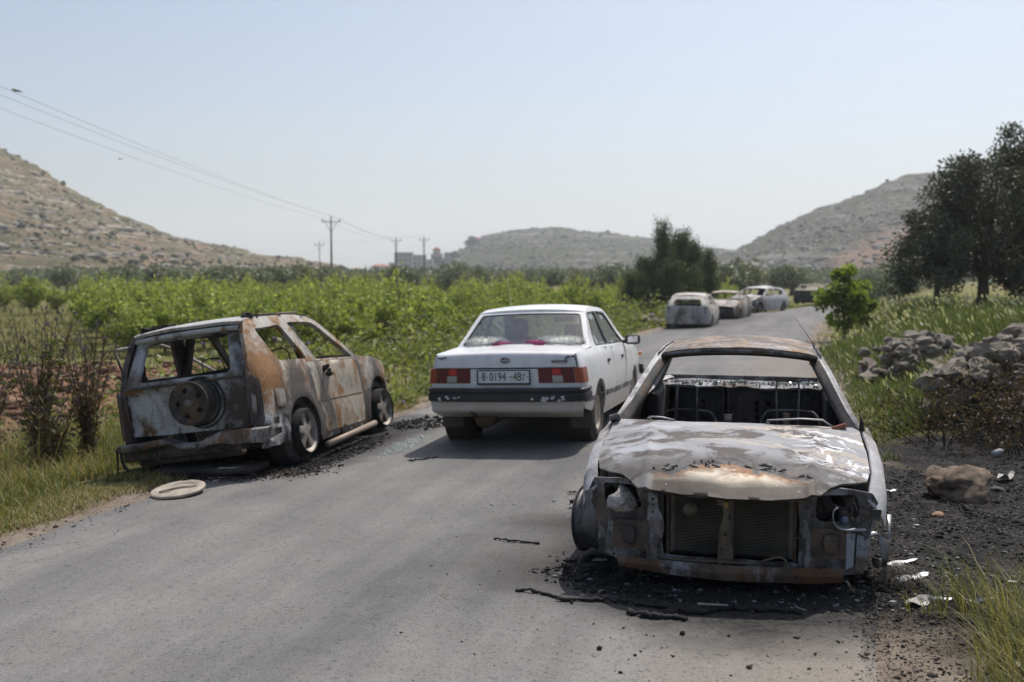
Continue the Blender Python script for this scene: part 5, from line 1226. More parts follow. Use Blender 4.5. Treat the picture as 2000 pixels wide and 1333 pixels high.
def far_wreck(name, label, pose, kind, mat, open_bonnet=0.):
    root = empty(name); tag(root, label, 'car', 'burnt out cars along the road')
    W = tab([(-2.05, .66), (-1.98, .76), (-1.8, .835), (-1.2, .865), (1.2, .865), (1.7, .82), (1.95, .72), (2.05, .62)])
    S = stab([(.05, .94), (.3, 1.0), (.55, 1.0), (.7, .985), (.80, .945), (.88, .895), (1.0, .84), (1.15, .755), (1.25, .69), (1.32, .62)])
    X = lambda y, z: W(y) * S(z)
    def side(sg): return lambda y, z: np.stack([sg * X(y, z), y, z], 1)
    ra = arc(-1.28, .22, .33, 195, -15)[::-1]; fa = arc(1.28, .22, .33, 195, -15)[::-1]
    if kind == 'hatch':
        top = [(-1.98, .30), (-2.02, .5), (-2.0, .78), (-1.93, .90), (-1.62, 1.16), (-1.45, 1.235), (-.6, 1.29), (.0, 1.265), (.25, 1.20), (.95, .83), (1.3, .78), (1.75, .66), (1.98, .5), (1.98, .25)]
        ws = [rounded([(-1.30, .90), (-1.36, 1.10), (-.72, 1.21), (-.50, 1.205), (-.42, .87)], .05), rounded([(-.33, .865), (-.40, 1.205), (.08, 1.18), (.68, .845)], .05)]
        rr = [(-1.50, 1.215), (-.6, 1.292), (.0, 1.268), (.25, 1.20)]; gy = [(-2.0, .45), (-2.0, .80), (-1.93, .90), (-1.50, 1.215)]
    else:
        top = [(-2.02, .30), (-2.05, .55), (-2.0, .80), (-1.35, .86), (-.95, 1.13), (-.75, 1.20), (-.3, 1.225), (.05, 1.21), (.28, 1.15), (.95, .82), (1.3, .78), (1.75, .68), (1.98, .5), (1.98, .25)]
        ws = [rounded([(-1.12, .885), (-.82, 1.14), (-.42, 1.155), (-.36, .875)], .05), rounded([(-.28, .87), (-.34, 1.155), (.10, 1.13), (.68, .845)], .05)]
        rr = [(-.85, 1.165), (-.3, 1.227), (.05, 1.212), (.28, 1.15)]; gy = [(-2.03, .4), (-2.03, .80)]
    body = top + fa + [(.92, .10), (-.92, .10)] + ra + [(-1.65, .18)]
    for sg in (-1, 1): panel('body_side', body, side(sg), mat, root, holes=ws, sp=.10, th=.05, inner=M_SOOT2)
    rz = tab(rr)
    panel('roof', [(-1, rr[0][0]), (1, rr[0][0]), (1, rr[-1][0]), (-1, rr[-1][0])], lambda u, y: np.stack([u * X(y, rz(y)), y, rz(y) + .04 * (1 - u * u)], 1), mat, root, sp=.12, th=.03)
    if kind == 'hatch':
        a = tab([(z, y) for y, z in gy]); ww = tab([(.3, .80), (.80, .76), (.95, .68), (1.22, .60)])
        panel('tailgate', [(-1, .45), (1, .45), (1, 1.215), (-1, 1.215)], lambda u, z: np.stack([u * (X(a(z), z) - .01), a(z) - .05 * (1 - u * u), z], 1), mat, root, holes=[rounded([(-.78, .86), (.78, .86), (.70, 1.10), (-.70, 1.10)], .1)], sp=.10, th=.03)
        for sg in (-1, 1): MB().box((sg * .68, -1.97, .70), (.10, .06, .26), (0, 0, R(35) * sg), .02).build('lamp_recess', M_SOOT2, root)
    else:
        panel('boot_lid', [(-1, -2.0), (1, -2.0), (1, -1.35), (-1, -1.35)], lambda u, y: np.stack([u * X(y, .82), y, .83 + .03 * (y + 2.0) + .02 * (1 - u * u)], 1), mat, root, sp=.12, th=.02)
        panel('rear_panel', [(-.74, .35), (.74, .35), (.74, .82), (-.74, .82)], lambda x, z: np.stack([x, -2.03 + .05 * (x / .74) ** 2, z], 1), mat, root, sp=.12, th=.03)
    hz = tab([(.9, .845), (1.3, .79), (1.75, .665), (1.98, .52)])
    bo = panel('bonnet', [(-.97, .95), (.97, .95), (.97, 1.90), (-.97, 1.90)], lambda u, y: np.stack([u * X(y, hz(y)) * .97, y, hz(y) + .05 * (1 - u * u)], 1), mat, root, sp=.1, th=.02)
    MB().box((0, 1.84, .36), (1.3, .10, .34), bev=.03).build('front_frame', M_SOOT2, root, auto=40)
    panel('rear_bumper', [(-.80, .20), (.80, .20), (.80, .44), (-.80, .44)], lambda x, z: np.stack([x, -2.04 + .12 * (np.abs(x) / .8) ** 4, z], 1), mat, root, sp=.1, th=.04)
    MB().box((0, 0, .16), (1.5, 3.7, .06)).build('floor_pan', M_SOOT2, root)
    MB().box((0, .80, .5), (1.45, .05, .62)).build('bulkhead', M_SOOT2, root)
    MB().box((0, -.9, .48), (1.3, .08, .56), (R(-12), 0, 0), .03).build('seat_back', M_SOOT2, root)
    for x in (-.36, .36): bar(root, 'seat_hoop', smooth_path([(x - .2, -.2, .3), (x - .19, -.3, .75), (x - .1, -.33, .86), (x + .1, -.33, .86), (x + .19, -.3, .75), (x + .2, -.2, .3)], 4), .015, M_SOOT2, 6)
    for yy in (-1.28, 1.28):
        for sg in (-1, 1): wheel(root, (sg * .76, yy, .20), sg, rim=.20, w=.18, rim_m=M_BAREWHEEL, style='spoke', bare=True)
    place(root, *pose)
    return root
far_wreck('burnt_hatchback', 'burnt pale grey hatchback seen from behind, first of the far row on the left verge', (7.0, 38.4, -.37, 17.), 'hatch', M_FARASH)
far_wreck('burnt_saloon_car', 'burnt brownish car with sagging bonnet facing us, between the two far hatchbacks', (9.75, 45.2, -.36, 203.), 'saloon', M_FARASH2)
far_wreck('burnt_hatchback', 'burnt pale five-door hatchback farthest of the row, its flank and side windows showing', (12.9, 52.3, -.32, 222.), 'hatch', burnt('far_ash_white_bodywork', (.52, .52, .53), (.05, .045, .04), (.26, .14, .07), (.2, .17, .14), a_soot=.30, a_rust=.12, a_brown=.3, scale=1.6, seed=27., grad=((0, .10, -.1), .0)))

def dark_jeep():
    root = empty('burnt_jeep'); tag(root, 'blackened upright jeep with a pale bonnet where the road bends out of sight', 'car', 'burnt out cars along the road')
    b = M_SOOT2; pale = plain('pale_ash_bonnet', (.42, .40, .35), .8, bumpy=.3)
    MB().box((0, .95, .50), (1.5, 1.2, .76), bev=.06).build('front_body', b, root, auto=40)
    MB().box((0, .98, .93), (1.40, 1.15, .10), bev=.04).build('bonnet', pale, root, auto=40)
    MB().box((0, -.75, .52), (1.55, 2.2, .80), bev=.06).build('rear_body', b, root, auto=40)
    for sg in (-1, 1):
        bar(root, 'screen_post', [(sg * .68, .40, .95), (sg * .62, .18, 1.24)], .035, pale)
        bar(root, 'rear_post', [(sg * .70, -1.75, .95), (sg * .64, -1.70, 1.24)], .04, b)
        MB().lathe([(0, 1.56), (.10, 1.57), (.11, 1.54), (0, 1.53)], 16, axis='y', c=(sg * .48, 0, .66)).build('headlight', plain('dead_lamp', (.08, .08, .08), .4), root, smooth=True)
        for yy in (.95, -1.2): wheel(root, (sg * .68, yy, .28), sg, r=.30, w=.2, rim=.2, tyre_m=M_CHAR, rim_m=M_BAREWHEEL, style='disc')
    bar(root, 'screen_header', [(-.62, .18, 1.24), (.62, .18, 1.24)], .04, pale)
    MB().box((0, -.78, 1.26), (1.35, 1.95, .05), bev=.02).build('roof', plain('rust_pale_roof', (.30, .22, .16), .8), root)
    MB().box((0, 1.62, .36), (1.5, .10, .16), bev=.03).build('bumper', b, root)
    place(root, 19.75, 66., -.36, 208.)
dark_jeep()

# ------------------------------------------------------------------ vegetation
def blades(name, P, h, w, mat, col, lean=.35, seg=3, seed=1, droop=.5, wind=(0, 0)):
    """grass ribbons as one mesh"""
    g = np.random.default_rng(seed); n = len(P); a = g.uniform(0, 2 * PI, n); d = np.stack([np.cos(a), np.sin(a), 0 * a], 1); s = np.stack([-np.sin(a), np.cos(a), 0 * a], 1)
    ln = np.abs(g.normal(lean, lean * .6, n)); wd = np.array([wind[0], wind[1], 0.])
    V = []; C = []
    for k in range(seg + 1):
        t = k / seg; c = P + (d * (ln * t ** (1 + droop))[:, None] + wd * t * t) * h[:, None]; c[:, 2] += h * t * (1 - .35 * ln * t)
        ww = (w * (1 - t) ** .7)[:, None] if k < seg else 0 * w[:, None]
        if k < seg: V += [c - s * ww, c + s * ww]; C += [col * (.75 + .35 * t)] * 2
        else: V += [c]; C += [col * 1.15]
    m = 2 * seg + 1; V = np.stack(V, 1); C = np.stack(C, 1); b = np.arange(n)[:, None] * m
    q = np.concatenate([b + np.array([[2 * k, 2 * k + 1, 2 * k + 3, 2 * k + 2]]) for k in range(seg - 1)], 1).reshape(-1, 4) if seg > 1 else np.zeros((0, 4), int)
    t = (b + np.array([[2 * seg - 2, 2 * seg - 1, 2 * seg]])).reshape(-1, 3)
    loops = np.concatenate([q.ravel(), t.ravel()]); st = np.concatenate([np.arange(len(q)) * 4, len(q) * 4 + np.arange(len(t)) * 3]); tot = np.concatenate([np.full(len(q), 4), np.full(len(t), 3)])
    return np_mesh(name, V.reshape(-1, 3), loops, st, tot, C.reshape(-1, 3).clip(0, 4))

def leaves(name, P, D, l, w, col, seed=1):
    """diamond leaves at P pointing along D"""
    g = np.random.default_rng(seed); n = len(P); D = D / np.linalg.norm(D, axis=1, keepdims=True)
    s = np.cross(D, g.normal(size=(n, 3))); s /= np.linalg.norm(s, axis=1, keepdims=True)
    l = np.asarray(l) * np.ones(n); w = np.asarray(w) * np.ones(n); N = np.cross(D, s)
    V = np.stack([P, P + D * (l * .45)[:, None] + s * w[:, None] + N * (l * .06)[:, None], P + D * l[:, None], P + D * (l * .45)[:, None] - s * w[:, None] + N * (l * .06)[:, None]], 1)
    f = np.arange(n * 4).reshape(n, 4)
    return quad_mesh(name, V.reshape(-1, 3), f, np.repeat(col, 4, 0).clip(0, 4))

def tints(n, a, b, seed, dark=0.): 
    g = np.random.default_rng(seed); t = g.random((n, 1)); c = np.array(a) * (1 - t) + np.array(b) * t
    return c * g.uniform(.75, 1.25, (n, 1))

def stems_mesh(name, lines, r0, r1, n=5):
    mb = MB()
    for p, a, b in lines: mb.tube(p, np.linspace(a, b, len(p)), n, cap=False)
    return mb.mesh(name)

M_GRASS = leafmat('grass_blades', (1, 1, 1), trans=.35)
M_LEAF = leafmat('broad_leaves', (1, 1, 1), trans=.40)
M_OLIVE = leafmat('olive_leaves', (1, 1, 1), trans=.12, rough=.5)
M_NEEDLE = leafmat('conifer_needles', (1, 1, 1), trans=.12, rough=.6)
M_BARK = plain('grey_brown_bark', (.10, .08, .06), .95, bumpy=.8, scale=12)
M_DRYSTEM = plain('dry_brown_stems', (.13, .085, .055), .9, var=.4, scale=5)
M_BURNTWIG = plain('burnt_twigs', (.028, .022, .018), .9, var=.5, scale=8)

GREEN1, GREEN2 = (.075, .115, .022), (.17, .215, .05)
DRY1, DRY2 = (.30, .25, .115), (.42, .36, .20)

def scatter(n, x0, x1, y0, y1, keep, seed):
    g = np.random.default_rng(seed); x = g.uniform(x0, x1, n); y = g.uniform(y0, y1, n); k = g.random(n) < keep(x, y)
    x, y = x[k], y[k]; return np.stack([x, y, land(x, y)], 1)
def ell(x, y): return (road_left(y) - x) * .96
def err(x, y): return (x - road_right(y)) * .96
def burn_mask(x, y, pad=1.0):
    def e(cx, cy, rx, ry, a):
        dx, dy = x - cx, y - cy; c, s = math.cos(a), math.sin(a); return np.hypot((dx * c + dy * s) / rx, (-dx * s + dy * c) / ry)
    m = np.minimum(np.minimum(e(3.35, 6.9, 2.0, 2.55, R(-12)), e(5.0, 8.9, 1.9, 1.6, R(-20))), e(-2.95, 10.35, .95, 1.55, R(-14)))
    return m + .3 * vn2(x, y, .5, 3.) > pad

# right verge: tall green grass with silvery seed heads
P = scatter(70000, 2, 22, 8.5, 46, lambda x, y: (err(x, y) > .10 + .22 * vn2(x, y, .8, 2.)) * (err(x, y) < 7.5) * burn_mask(x, y, 1.0) * np.clip(.25 + .75 * fsmooth(.2, 1.3, err(x, y)), 0, 1) * np.clip(1.25 - y / 48, .25, 1) * (.55 + .45 * vn2(x, y, 1.6, 4.) > .25), 21)
n = len(P); e = err(P[:, 0], P[:, 1]); h = (.12 + .30 * fsmooth(.1, 1.6, e)) * rng.uniform(.5, 1.25, n) * (.8 + .35 * vn2(P[:, 0], P[:, 1], 2.2, 7.))
col = tints(n, (.055, .085, .022), (.14, .175, .055), 1); dr = rng.random(n) < .16 + .12 * vn2(P[:, 0], P[:, 1], 1.3, 3.); col[dr] = tints(dr.sum(), (.26, .25, .15), (.42, .40, .29), 2)
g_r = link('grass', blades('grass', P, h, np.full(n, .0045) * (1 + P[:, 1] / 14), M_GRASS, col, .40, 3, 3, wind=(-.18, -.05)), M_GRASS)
tag(g_r, 'tall green grass with silvery seed heads along the right verge', 'grass', kind='stuff')
P2 = scatter(95000, 3, 11.5, 8.5, 24, lambda x, y: (err(x, y) > .08 + .2 * vn2(x, y, .6, 2.)) * (err(x, y) < 6.) * burn_mask(x, y, 1.0) * np.clip(.35 + .65 * fsmooth(.1, 1.0, err(x, y)), 0, 1), 22)
n2_ = len(P2); h2 = (.10 + .26 * fsmooth(.1, 1.4, err(P2[:, 0], P2[:, 1]))) * rng.uniform(.4, 1.2, n2_) * (.85 + .4 * vn2(P2[:, 0], P2[:, 1], 1.4, 5.)); c2_ = tints(n2_, (.045, .075, .018), (.135, .18, .05), 31); d2_ = rng.random(n2_) < .14; c2_[d2_] = tints(d2_.sum(), (.22, .20, .12), (.36, .33, .22), 32)
g_r2 = link('undergrass', blades('undergrass', P2, h2, np.full(n2_, .0042) * (1 + P2[:, 1] / 16), M_GRASS, c2_, .5, 2, 33, wind=(-.15, -.05)), M_GRASS, g_r); g_r2['kind'] = 'stuff'
# pale seed heads on top of it
k = rng.random(n) < .13; Q = P[k].copy(); Q[:, 2] += h[k] * .92; Q += rng.normal(0, .05, Q.shape) * np.array([1, 1, .3])
D = np.stack([rng.normal(-.5, .3, len(Q)), rng.normal(-.1, .3, len(Q)), rng.uniform(.3, 1., len(Q))], 1)
sh_ = link('seed_heads', leaves('seed_heads', Q, D, rng.uniform(.06, .13, len(Q)) * (1 + Q[:, 1] / 40), .007 * (1 + Q[:, 1] / 14), tints(len(Q), (.36, .36, .29), (.58, .57, .49), 5), 6), M_GRASS, g_r); sh_['kind'] = 'stuff'

# near right corner tuft
P = scatter(9000, 1.75, 3.6, 3.1, 5.4, lambda x, y: (err(x, y) > .30 + .2 * vn2(x, y, .3, 5.)) * np.clip(1.4 - .9 * np.hypot(x - 2.55, (y - 4.15) * .9) - .1, 0, 1) ** 1.3, 31)
n = len(P); h = rng.uniform(.08, .34, n); col = tints(n, (.09, .115, .035), (.23, .23, .09), 4); dr = rng.random(n) < .25; col[dr] = tints(dr.sum(), DRY1, DRY2, 9)
tag(link('grass', blades('grass', P, h, np.full(n, .003), M_GRASS, col, .55, 4, 9, wind=(-.25, .1)), M_GRASS), 'pale green grass tuft in the near right corner', 'grass', kind='stuff')

# left verge: short dry grass, greener at the road edge
P = scatter(120000, -9.5, -1., 3.2, 14.5, lambda x, y: (ell(x, y) > .04 + .12 * vn2(x, y, .5, 2.)) * (ell(x, y) < 4.3) * np.where(burn_mask(x, y, 1.0), 1, .04), 41)
n = len(P); e = ell(P[:, 0], P[:, 1]); h = (.05 + .13 * fsmooth(.3, 1.8, e)) * rng.uniform(.5, 1.6, n) * (1 + .5 * vn2(P[:, 0], P[:, 1], .9, 3.)); h = np.where((e > 2.0) & (rng.random(n) < .25), h * 2.4, h)
gr = (rng.random(n) < .50 + .4 * vn2(P[:, 0], P[:, 1], 1.1, 8.)); col = tints(n, (.24, .19, .085), (.40, .33, .17), 6); col[gr] = tints(gr.sum(), (.085, .115, .03), (.19, .21, .06), 7)
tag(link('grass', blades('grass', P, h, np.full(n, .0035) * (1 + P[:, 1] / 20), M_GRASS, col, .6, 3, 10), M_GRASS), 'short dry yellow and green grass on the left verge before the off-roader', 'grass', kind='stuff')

P = scatter(52000, -6.5, -1.8, 4.5, 11.5, lambda x, y: (ell(x, y) > .03 + .10 * vn2(x, y, .4, 6.)) * (ell(x, y) < 2.6) * np.where(burn_mask(x, y, 1.0), 1, .10), 42)
n = len(P); col = tints(n, (.26, .20, .10), (.42, .34, .19), 61); gr = rng.random(n) < .28 + .3 * vn2(P[:, 0], P[:, 1], .8, 2.); col[gr] = tints(gr.sum(), (.10, .13, .035), (.20, .22, .07), 62)
tag(link('grass', blades('grass', P, rng.uniform(.025, .10, n), np.full(n, .003), M_GRASS, col, .9, 2, 63), M_GRASS), 'matted short straw grass edging the road at the left', 'grass', kind='stuff')
# left roadside weeds: a thick leafy bank between road and orchard
def weed_h(x, y): return (.18 + 1.02 * fsmooth(.15, 2.2, ell(x, y))) * (.85 + .3 * vn2(x, y, 1.7, 5.)) * np.where(y < 15.5, .55 + .45 * fsmooth(12.6, 15.5, y), 1)
P = scatter(13000, -8, 18, 12.6, 60, lambda x, y: (ell(x, y) > .2 + .3 * vn2(x, y, .8, 9.)) * (ell(x, y) < 4.8) * np.clip(1.15 - y / 70, .3, 1), 51)
n = len(P); H = weed_h(P[:, 0], P[:, 1]) * rng.uniform(.55, 1.2, n)
col = tints(n, (.10, .14, .035), (.24, .27, .09), 12)
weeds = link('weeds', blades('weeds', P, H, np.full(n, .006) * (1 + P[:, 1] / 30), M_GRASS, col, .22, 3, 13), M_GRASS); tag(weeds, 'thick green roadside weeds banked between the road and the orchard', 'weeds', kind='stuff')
m = 12; idx_ = np.repeat(np.arange(n), m); t = rng.uniform(.12, 1., len(idx_)); Q = P[idx_].copy(); Q[:, 2] += H[idx_] * t; Q += rng.normal(0, .075, Q.shape)
D = rng.normal(size=Q.shape); D[:, 2] = np.abs(D[:, 2]) * .7
col = tints(len(Q), (.105, .14, .036), (.24, .275, .095), 14); pl_ = rng.random(len(Q)) < .16; col[pl_] = tints(pl_.sum(), (.22, .22, .11), (.33, .32, .20), 15)
sc_ = 1 + Q[:, 1] / 45
lf = link('weed_leaves', leaves('weed_leaves', Q, D, rng.uniform(.05, .13, len(Q)) * sc_, rng.uniform(.012, .03, len(Q)) * sc_, col, 16), M_LEAF, weeds); lf['kind'] = 'stuff'
k = rng.random(n) < .07; Q = P[k].copy(); Q[:, 2] += H[k] * 1.02; hd = MB()
for q in Q[:220]: hd.box(q, (.035, .035, .03), (rnd.random(), rnd.random(), 0))
o = hd.build('thistle_heads', plain('purple_thistle', (.20, .11, .26), .9), weeds); o['kind'] = 'stuff'

# green strip and cover under the orchard
P = scatter(42000, -34, 8, 23.5, 48, lambda x, y: (ell(x, y) > 3.6) * (fsmooth(24.2, 25.6, y - .12 * x + .7 * vn2(x, y, 2., 4.))) * np.clip(1.2 - (y - 24) / 22, .05, 1) * (.5 + .6 * vn2(x, y, 2.5, 1.)), 61)
n = len(P); tag(link('grass', blades('grass', P, rng.uniform(.08, .26, n), np.full(n, .014), M_GRASS, tints(n, (.085, .11, .03), (.21, .21, .08), 17), .5, 2, 18), M_GRASS), 'green grass strip between the ploughed soil and the orchard', 'grass', kind='stuff')
P = scatter(26000, -40, -8, 26, 80, lambda x, y: (x < -.42 * y) * np.clip(1.3 - y / 75, .2, 1), 62)
n = len(P); tag(link('grass', blades('grass', P, rng.uniform(.15, .45, n), np.full(n, .02), M_GRASS, tints(n, (.08, .10, .03), (.22, .21, .09), 19), .4, 2, 20), M_GRASS), 'rough meadow grass at the far left beyond the ploughed soil', 'grass', kind='stuff')

# ---- trees
def shoot_tree(seed, n_sh, height, spread, n_leaf, leaf, c1, c2, trunk_r=.03, base=.25, curl=.3):
    """bushy tree of rising shoots: (trunk mesh, crown mesh)"""
    g = np.random.default_rng(seed); lines = []; L = []; DD = []
    th_ = g.uniform(.25, .4) * height * .5
    lines.append(([(0, 0, -.12), (g.normal(0, .02), g.normal(0, .02), th_ * .6), (g.normal(0, .04), g.normal(0, .04), th_)], trunk_r * 1.5, trunk_r))
    for i in range(n_sh):
        a = g.uniform(0, 2 * PI); r = spread * math.sqrt(g.random()); top = height * (1 - .42 * (r / spread) ** 2) * g.uniform(.72, 1.08)
        p0 = np.array([0, 0, th_ * g.uniform(.6, 1)]); p3 = np.array([r * math.cos(a), r * math.sin(a), top]); p1 = p0 + np.array([r * .55 * math.cos(a), r * .55 * math.sin(a), (top - th_) * .3])
        pts = [p0 * (1 - t) ** 2 + 2 * p1 * t * (1 - t) + p3 * t * t for t in np.linspace(0, 1, 6)]
        lines.append((pts, trunk_r * .55, .004))
        k = n_leaf // n_sh; t = g.uniform(.10, 1.03, k) ** .8; q = np.array([p0 * (1 - u) ** 2 + 2 * p1 * u * (1 - u) + p3 * u * u for u in t]); dirn = (p3 - p1) / np.linalg.norm(p3 - p1)
        q += g.normal(0, .13 * spread * (1.15 - t)[:, None] + .03, q.shape); L.append(q); DD.append(dirn * .5 + g.normal(0, .6, q.shape))
    L = np.concatenate(L); DD = np.concatenate(DD); n = len(L); L[:, 2] = np.maximum(L[:, 2], .12)
    tr = stems_mesh('trunk', lines, 0, 0); cr = leaves('crown', L, DD, g.uniform(.7, 1.3, n) * leaf[0], g.uniform(.7, 1.3, n) * leaf[1], tints(n, c1, c2, seed), seed)
    return tr, cr

def clump_tree(seed, n_cl, ctr, rad, n_leaf, leaf, c1, c2, trunk_r, trunk_h, cl_r=.34, limbs=6, flat=.8, extra=()):
    """round-headed tree of leaf clumps on limbs"""
    g = np.random.default_rng(seed); lines = []; cs = []
    for i in range(n_cl):
        d = g.normal(size=3); d /= np.linalg.norm(d); d[2] = d[2] * .9 + .08; cs.append(np.array(ctr) + d * np.array(rad) * g.uniform(.45, 1.) )
    cs = np.array(cs + [np.array(e) for e in extra]); 
    top = np.array([g.normal(0, .1), g.normal(0, .1), trunk_h])
    lines.append((smooth_path([(0, 0, -.2), (g.normal(0, trunk_r * .4), g.normal(0, trunk_r * .4), trunk_h * .5), top], 4), trunk_r * 1.25, trunk_r * .7))
    hi_ = np.nonzero(cs[:, 2] > trunk_h * 1.25)[0]; hi_ = hi_ if len(hi_) >= limbs else np.arange(len(cs))
    for i in g.choice(hi_, min(limbs, len(hi_)), replace=False):
        mid = (top + cs[i]) / 2 + g.normal(0, .12, 3) * np.array(rad); lines.append((smooth_path([top * np.array([1, 1, .85]), mid, cs[i]], 4), trunk_r * .5, trunk_r * .08))
    ci = g.integers(0, len(cs), n_leaf); rr = np.array(rad).mean() * cl_r * g.uniform(.6, 1.3, len(cs)); d = g.normal(size=(n_leaf, 3)); d /= np.linalg.norm(d, axis=1, keepdims=True)
    q = cs[ci] + d * (rr[ci] * g.random(n_leaf) ** .45)[:, None] * np.array([1, 1, flat]); D = d * .5 + g.normal(0, .7, d.shape) + np.array([0, 0, .15])
    col = tints(n_leaf, c1, c2, seed); col *= np.clip(g.normal(1, .12, (len(cs), 1)), .7, 1.3)[ci]
    return stems_mesh('trunk', lines, 0, 0, 7), leaves('crown', q, D, g.uniform(.7, 1.3, n_leaf) * leaf[0], g.uniform(.7, 1.3, n_leaf) * leaf[1], col, seed)

def plant_tree(name, meshes, loc, rz, s, leafm, label, cat, group=None, barkm=None):
    r = empty(name, loc, (0, 0, rz)); r.scale = (s, s, s) if not hasattr(s, '__len__') else s
    link('trunk', meshes[0], barkm or M_BARK, r, True); link('crown', meshes[1], leafm, r)
    tag(r, label, cat, group); return r

# orchard in rows
def orchard_tree(i):
    a = shoot_tree(100 + i, 16, 2.0 + .06 * i, .85, 900, (.13, .036), (.22, .27, .068), (.42, .46, .155), .035)
    b = clump_tree(150 + i, 22, (0, 0, 1.08), (.92, .92, .52), 1500, (.13, .038), (.15, .20, .052), (.34, .39, .125), .03, .5, .30, 4)
    bm = bmesh.new(); bm.from_mesh(a[1]); bm.from_mesh(b[1]); bm.to_mesh(a[1]); bm.free(); return a
orch = [orchard_tree(i) for i in range(6)]
g = random.Random(77); cnt = 0; cand = []
for row in range(0, 16):
    for j in range(-3, 60):
        off = 5.2 + row * 2.5; yy = 20 + j * 1.75
        x = float(road_left(yy)) - off / .96 + g.uniform(-.25, .25); y = yy + g.uniform(-.3, .3)
        edge = 27.2 + .12 * x
        if y < edge or y > 84 or x < -.43 * y - .3: continue
        if row == 0 and y > 44: continue
        cand.append((y, x))
cand.sort()
cand = [c for i, c in enumerate(cand) if c[0] < 52 or g.random() < .5][:290]
for y, x in cand:
    if g.random() < .06: continue
    plant_tree('orchard_tree', orch[g.randrange(6)], (x, y, float(land(x, y)) - .02), g.uniform(0, 6.28), g.choice((.62, .74, .84, .90, .96, 1.06)) * g.uniform(.93, 1.07), M_LEAF, 'bright green young orchard tree in the leafy rows beyond the roadside weeds', 'tree', 'young trees of the orchard rows')

# olive groves in the middle distance
olv = [clump_tree(200 + i, 26, (0, 0, 1.75), (1.7, 1.7, 1.05), 1900, (.26, .08), (.15, .172, .105), (.28, .305, .21), .16, .9, .36, 6) for i in range(5)]
g = random.Random(99); cnt = 0
def olive_at(x, y, s, label, group):
    plant_tree('olive_tree', olv[g.randrange(5)], (x, y, float(land(x, y)) - .05), g.uniform(0, 6.28), (s * g.uniform(.9, 1.2), s * g.uniform(.9, 1.2), s), M_OLIVE, label, 'tree', group)
OL = 'grey green olive tree in the grove at the foot of the hills'
for i in range(150):
    y = 88 + 110 * g.random() ** .9; u = g.uniform(-40, 1320); x = (u - 1000) / 1944 * y
    if u < 130 and y < 100: continue
    olive_at(x, y, g.uniform(.75, 1.15), OL, 'olive trees of the far groves')
for i in range(60):
    y = 82 + 100 * g.random(); u = g.uniform(1330, 1840); x = (u - 1000) / 1944 * y
    if abs((x - float(road_left(min(y, 150))) - 2.5)) < 5: continue
    olive_at(x, y, g.uniform(.85, 1.25), 'dark olive tree in the grove below the right hill', 'olive trees right of the road')
# the grove beyond reads as one mass
g2 = np.random.default_rng(5); nb = 900; yb = g2.uniform(185, 300, nb); ub = g2.uniform(-120, 2200, nb); xb = (ub - 1000) / 1944 * yb
ci = np.repeat(np.arange(nb), 46); d = g2.normal(size=(len(ci), 3)); d /= np.linalg.norm(d, axis=1, keepdims=True)
q = np.stack([xb[ci], yb[ci], .9 + 0 * ci], 1) + d * (g2.random(len(ci)) ** .4)[:, None] * np.array([2.1, 2.1, 1.5]) * g2.uniform(.7, 1.15, nb)[ci][:, None]
tag(link('treeline', leaves('treeline', q, d + g2.normal(0, .5, d.shape), .9, .30, tints(len(q), (.13, .15, .092), (.24, .26, .175), 8), 9), M_OLIVE), 'far olive grove merging into one dark green band below the hills', 'trees', kind='stuff')

# bright young trees at the grove's left edge
for u, y, s, lb in ((60, 58, 1.25, 'largest stray bright green tree on the far left meadow before the olives'), (8, 62, 1.1, 'stray bright green tree cut by the left edge of the view'), (112, 60, .9, 'smaller stray green tree just right of the largest one on the left meadow'), (175, 66, 1.0, 'stray green tree on the left meadow nearest the orchard rows')):
    x = (u - 1000) / 1944 * y
    plant_tree('orchard_tree', orch[g.randrange(6)], (x, y, float(land(x, y))), g.uniform(0, 6), s, M_LEAF, lb, 'tree', 'stray young trees on the meadow')

# conifers by the far wrecks
def conifer(seed, h, r, n, c1, c2):
    g = np.random.default_rng(seed); sh = 60; L = []; D = []; lines = [([(0, 0, -.2), (g.normal(0, .05), 0, h * .5), (g.normal(0, .08), g.normal(0, .08), h * .97)], .10, .015)]
    for i in range(sh):
        t0 = g.uniform(.03, .85); a = g.uniform(0, 2 * PI); rr = r * (1 - t0 * .62) * g.uniform(.3, 1.15); z0 = h * t0; z1 = min(h * 1.02, z0 + h * g.uniform(.14, .30))
        p0 = np.array([rr * .15 * math.cos(a), rr * .15 * math.sin(a), z0]); p1 = np.array([rr * math.cos(a), rr * math.sin(a), z1]); lines.append(([p0, p0 * .4 + p1 * .6 - np.array([0, 0, .05 * h]), p1], .018, .004))
        k = n // sh; t = g.random(k) ** .7; q = p0 + (p1 - p0) * t[:, None] - np.array([0, 0, .06 * h]) * (t * (1 - t) * 2)[:, None]; q += g.normal(0, .11 * r ** .5, q.shape) * np.array([1, 1, 1.3]); L.append(q); D.append((p1 - p0) / np.linalg.norm(p1 - p0) * .4 + np.array([0, 0, .7]) + g.normal(0, .45, q.shape))
    L = np.concatenate(L); D = np.concatenate(D); n = len(L)
    return stems_mesh('trunk', lines, 0, 0), leaves('crown', L, D, g.uniform(.10, .22, n), g.uniform(.012, .024, n), tints(n, c1, c2, seed), seed)
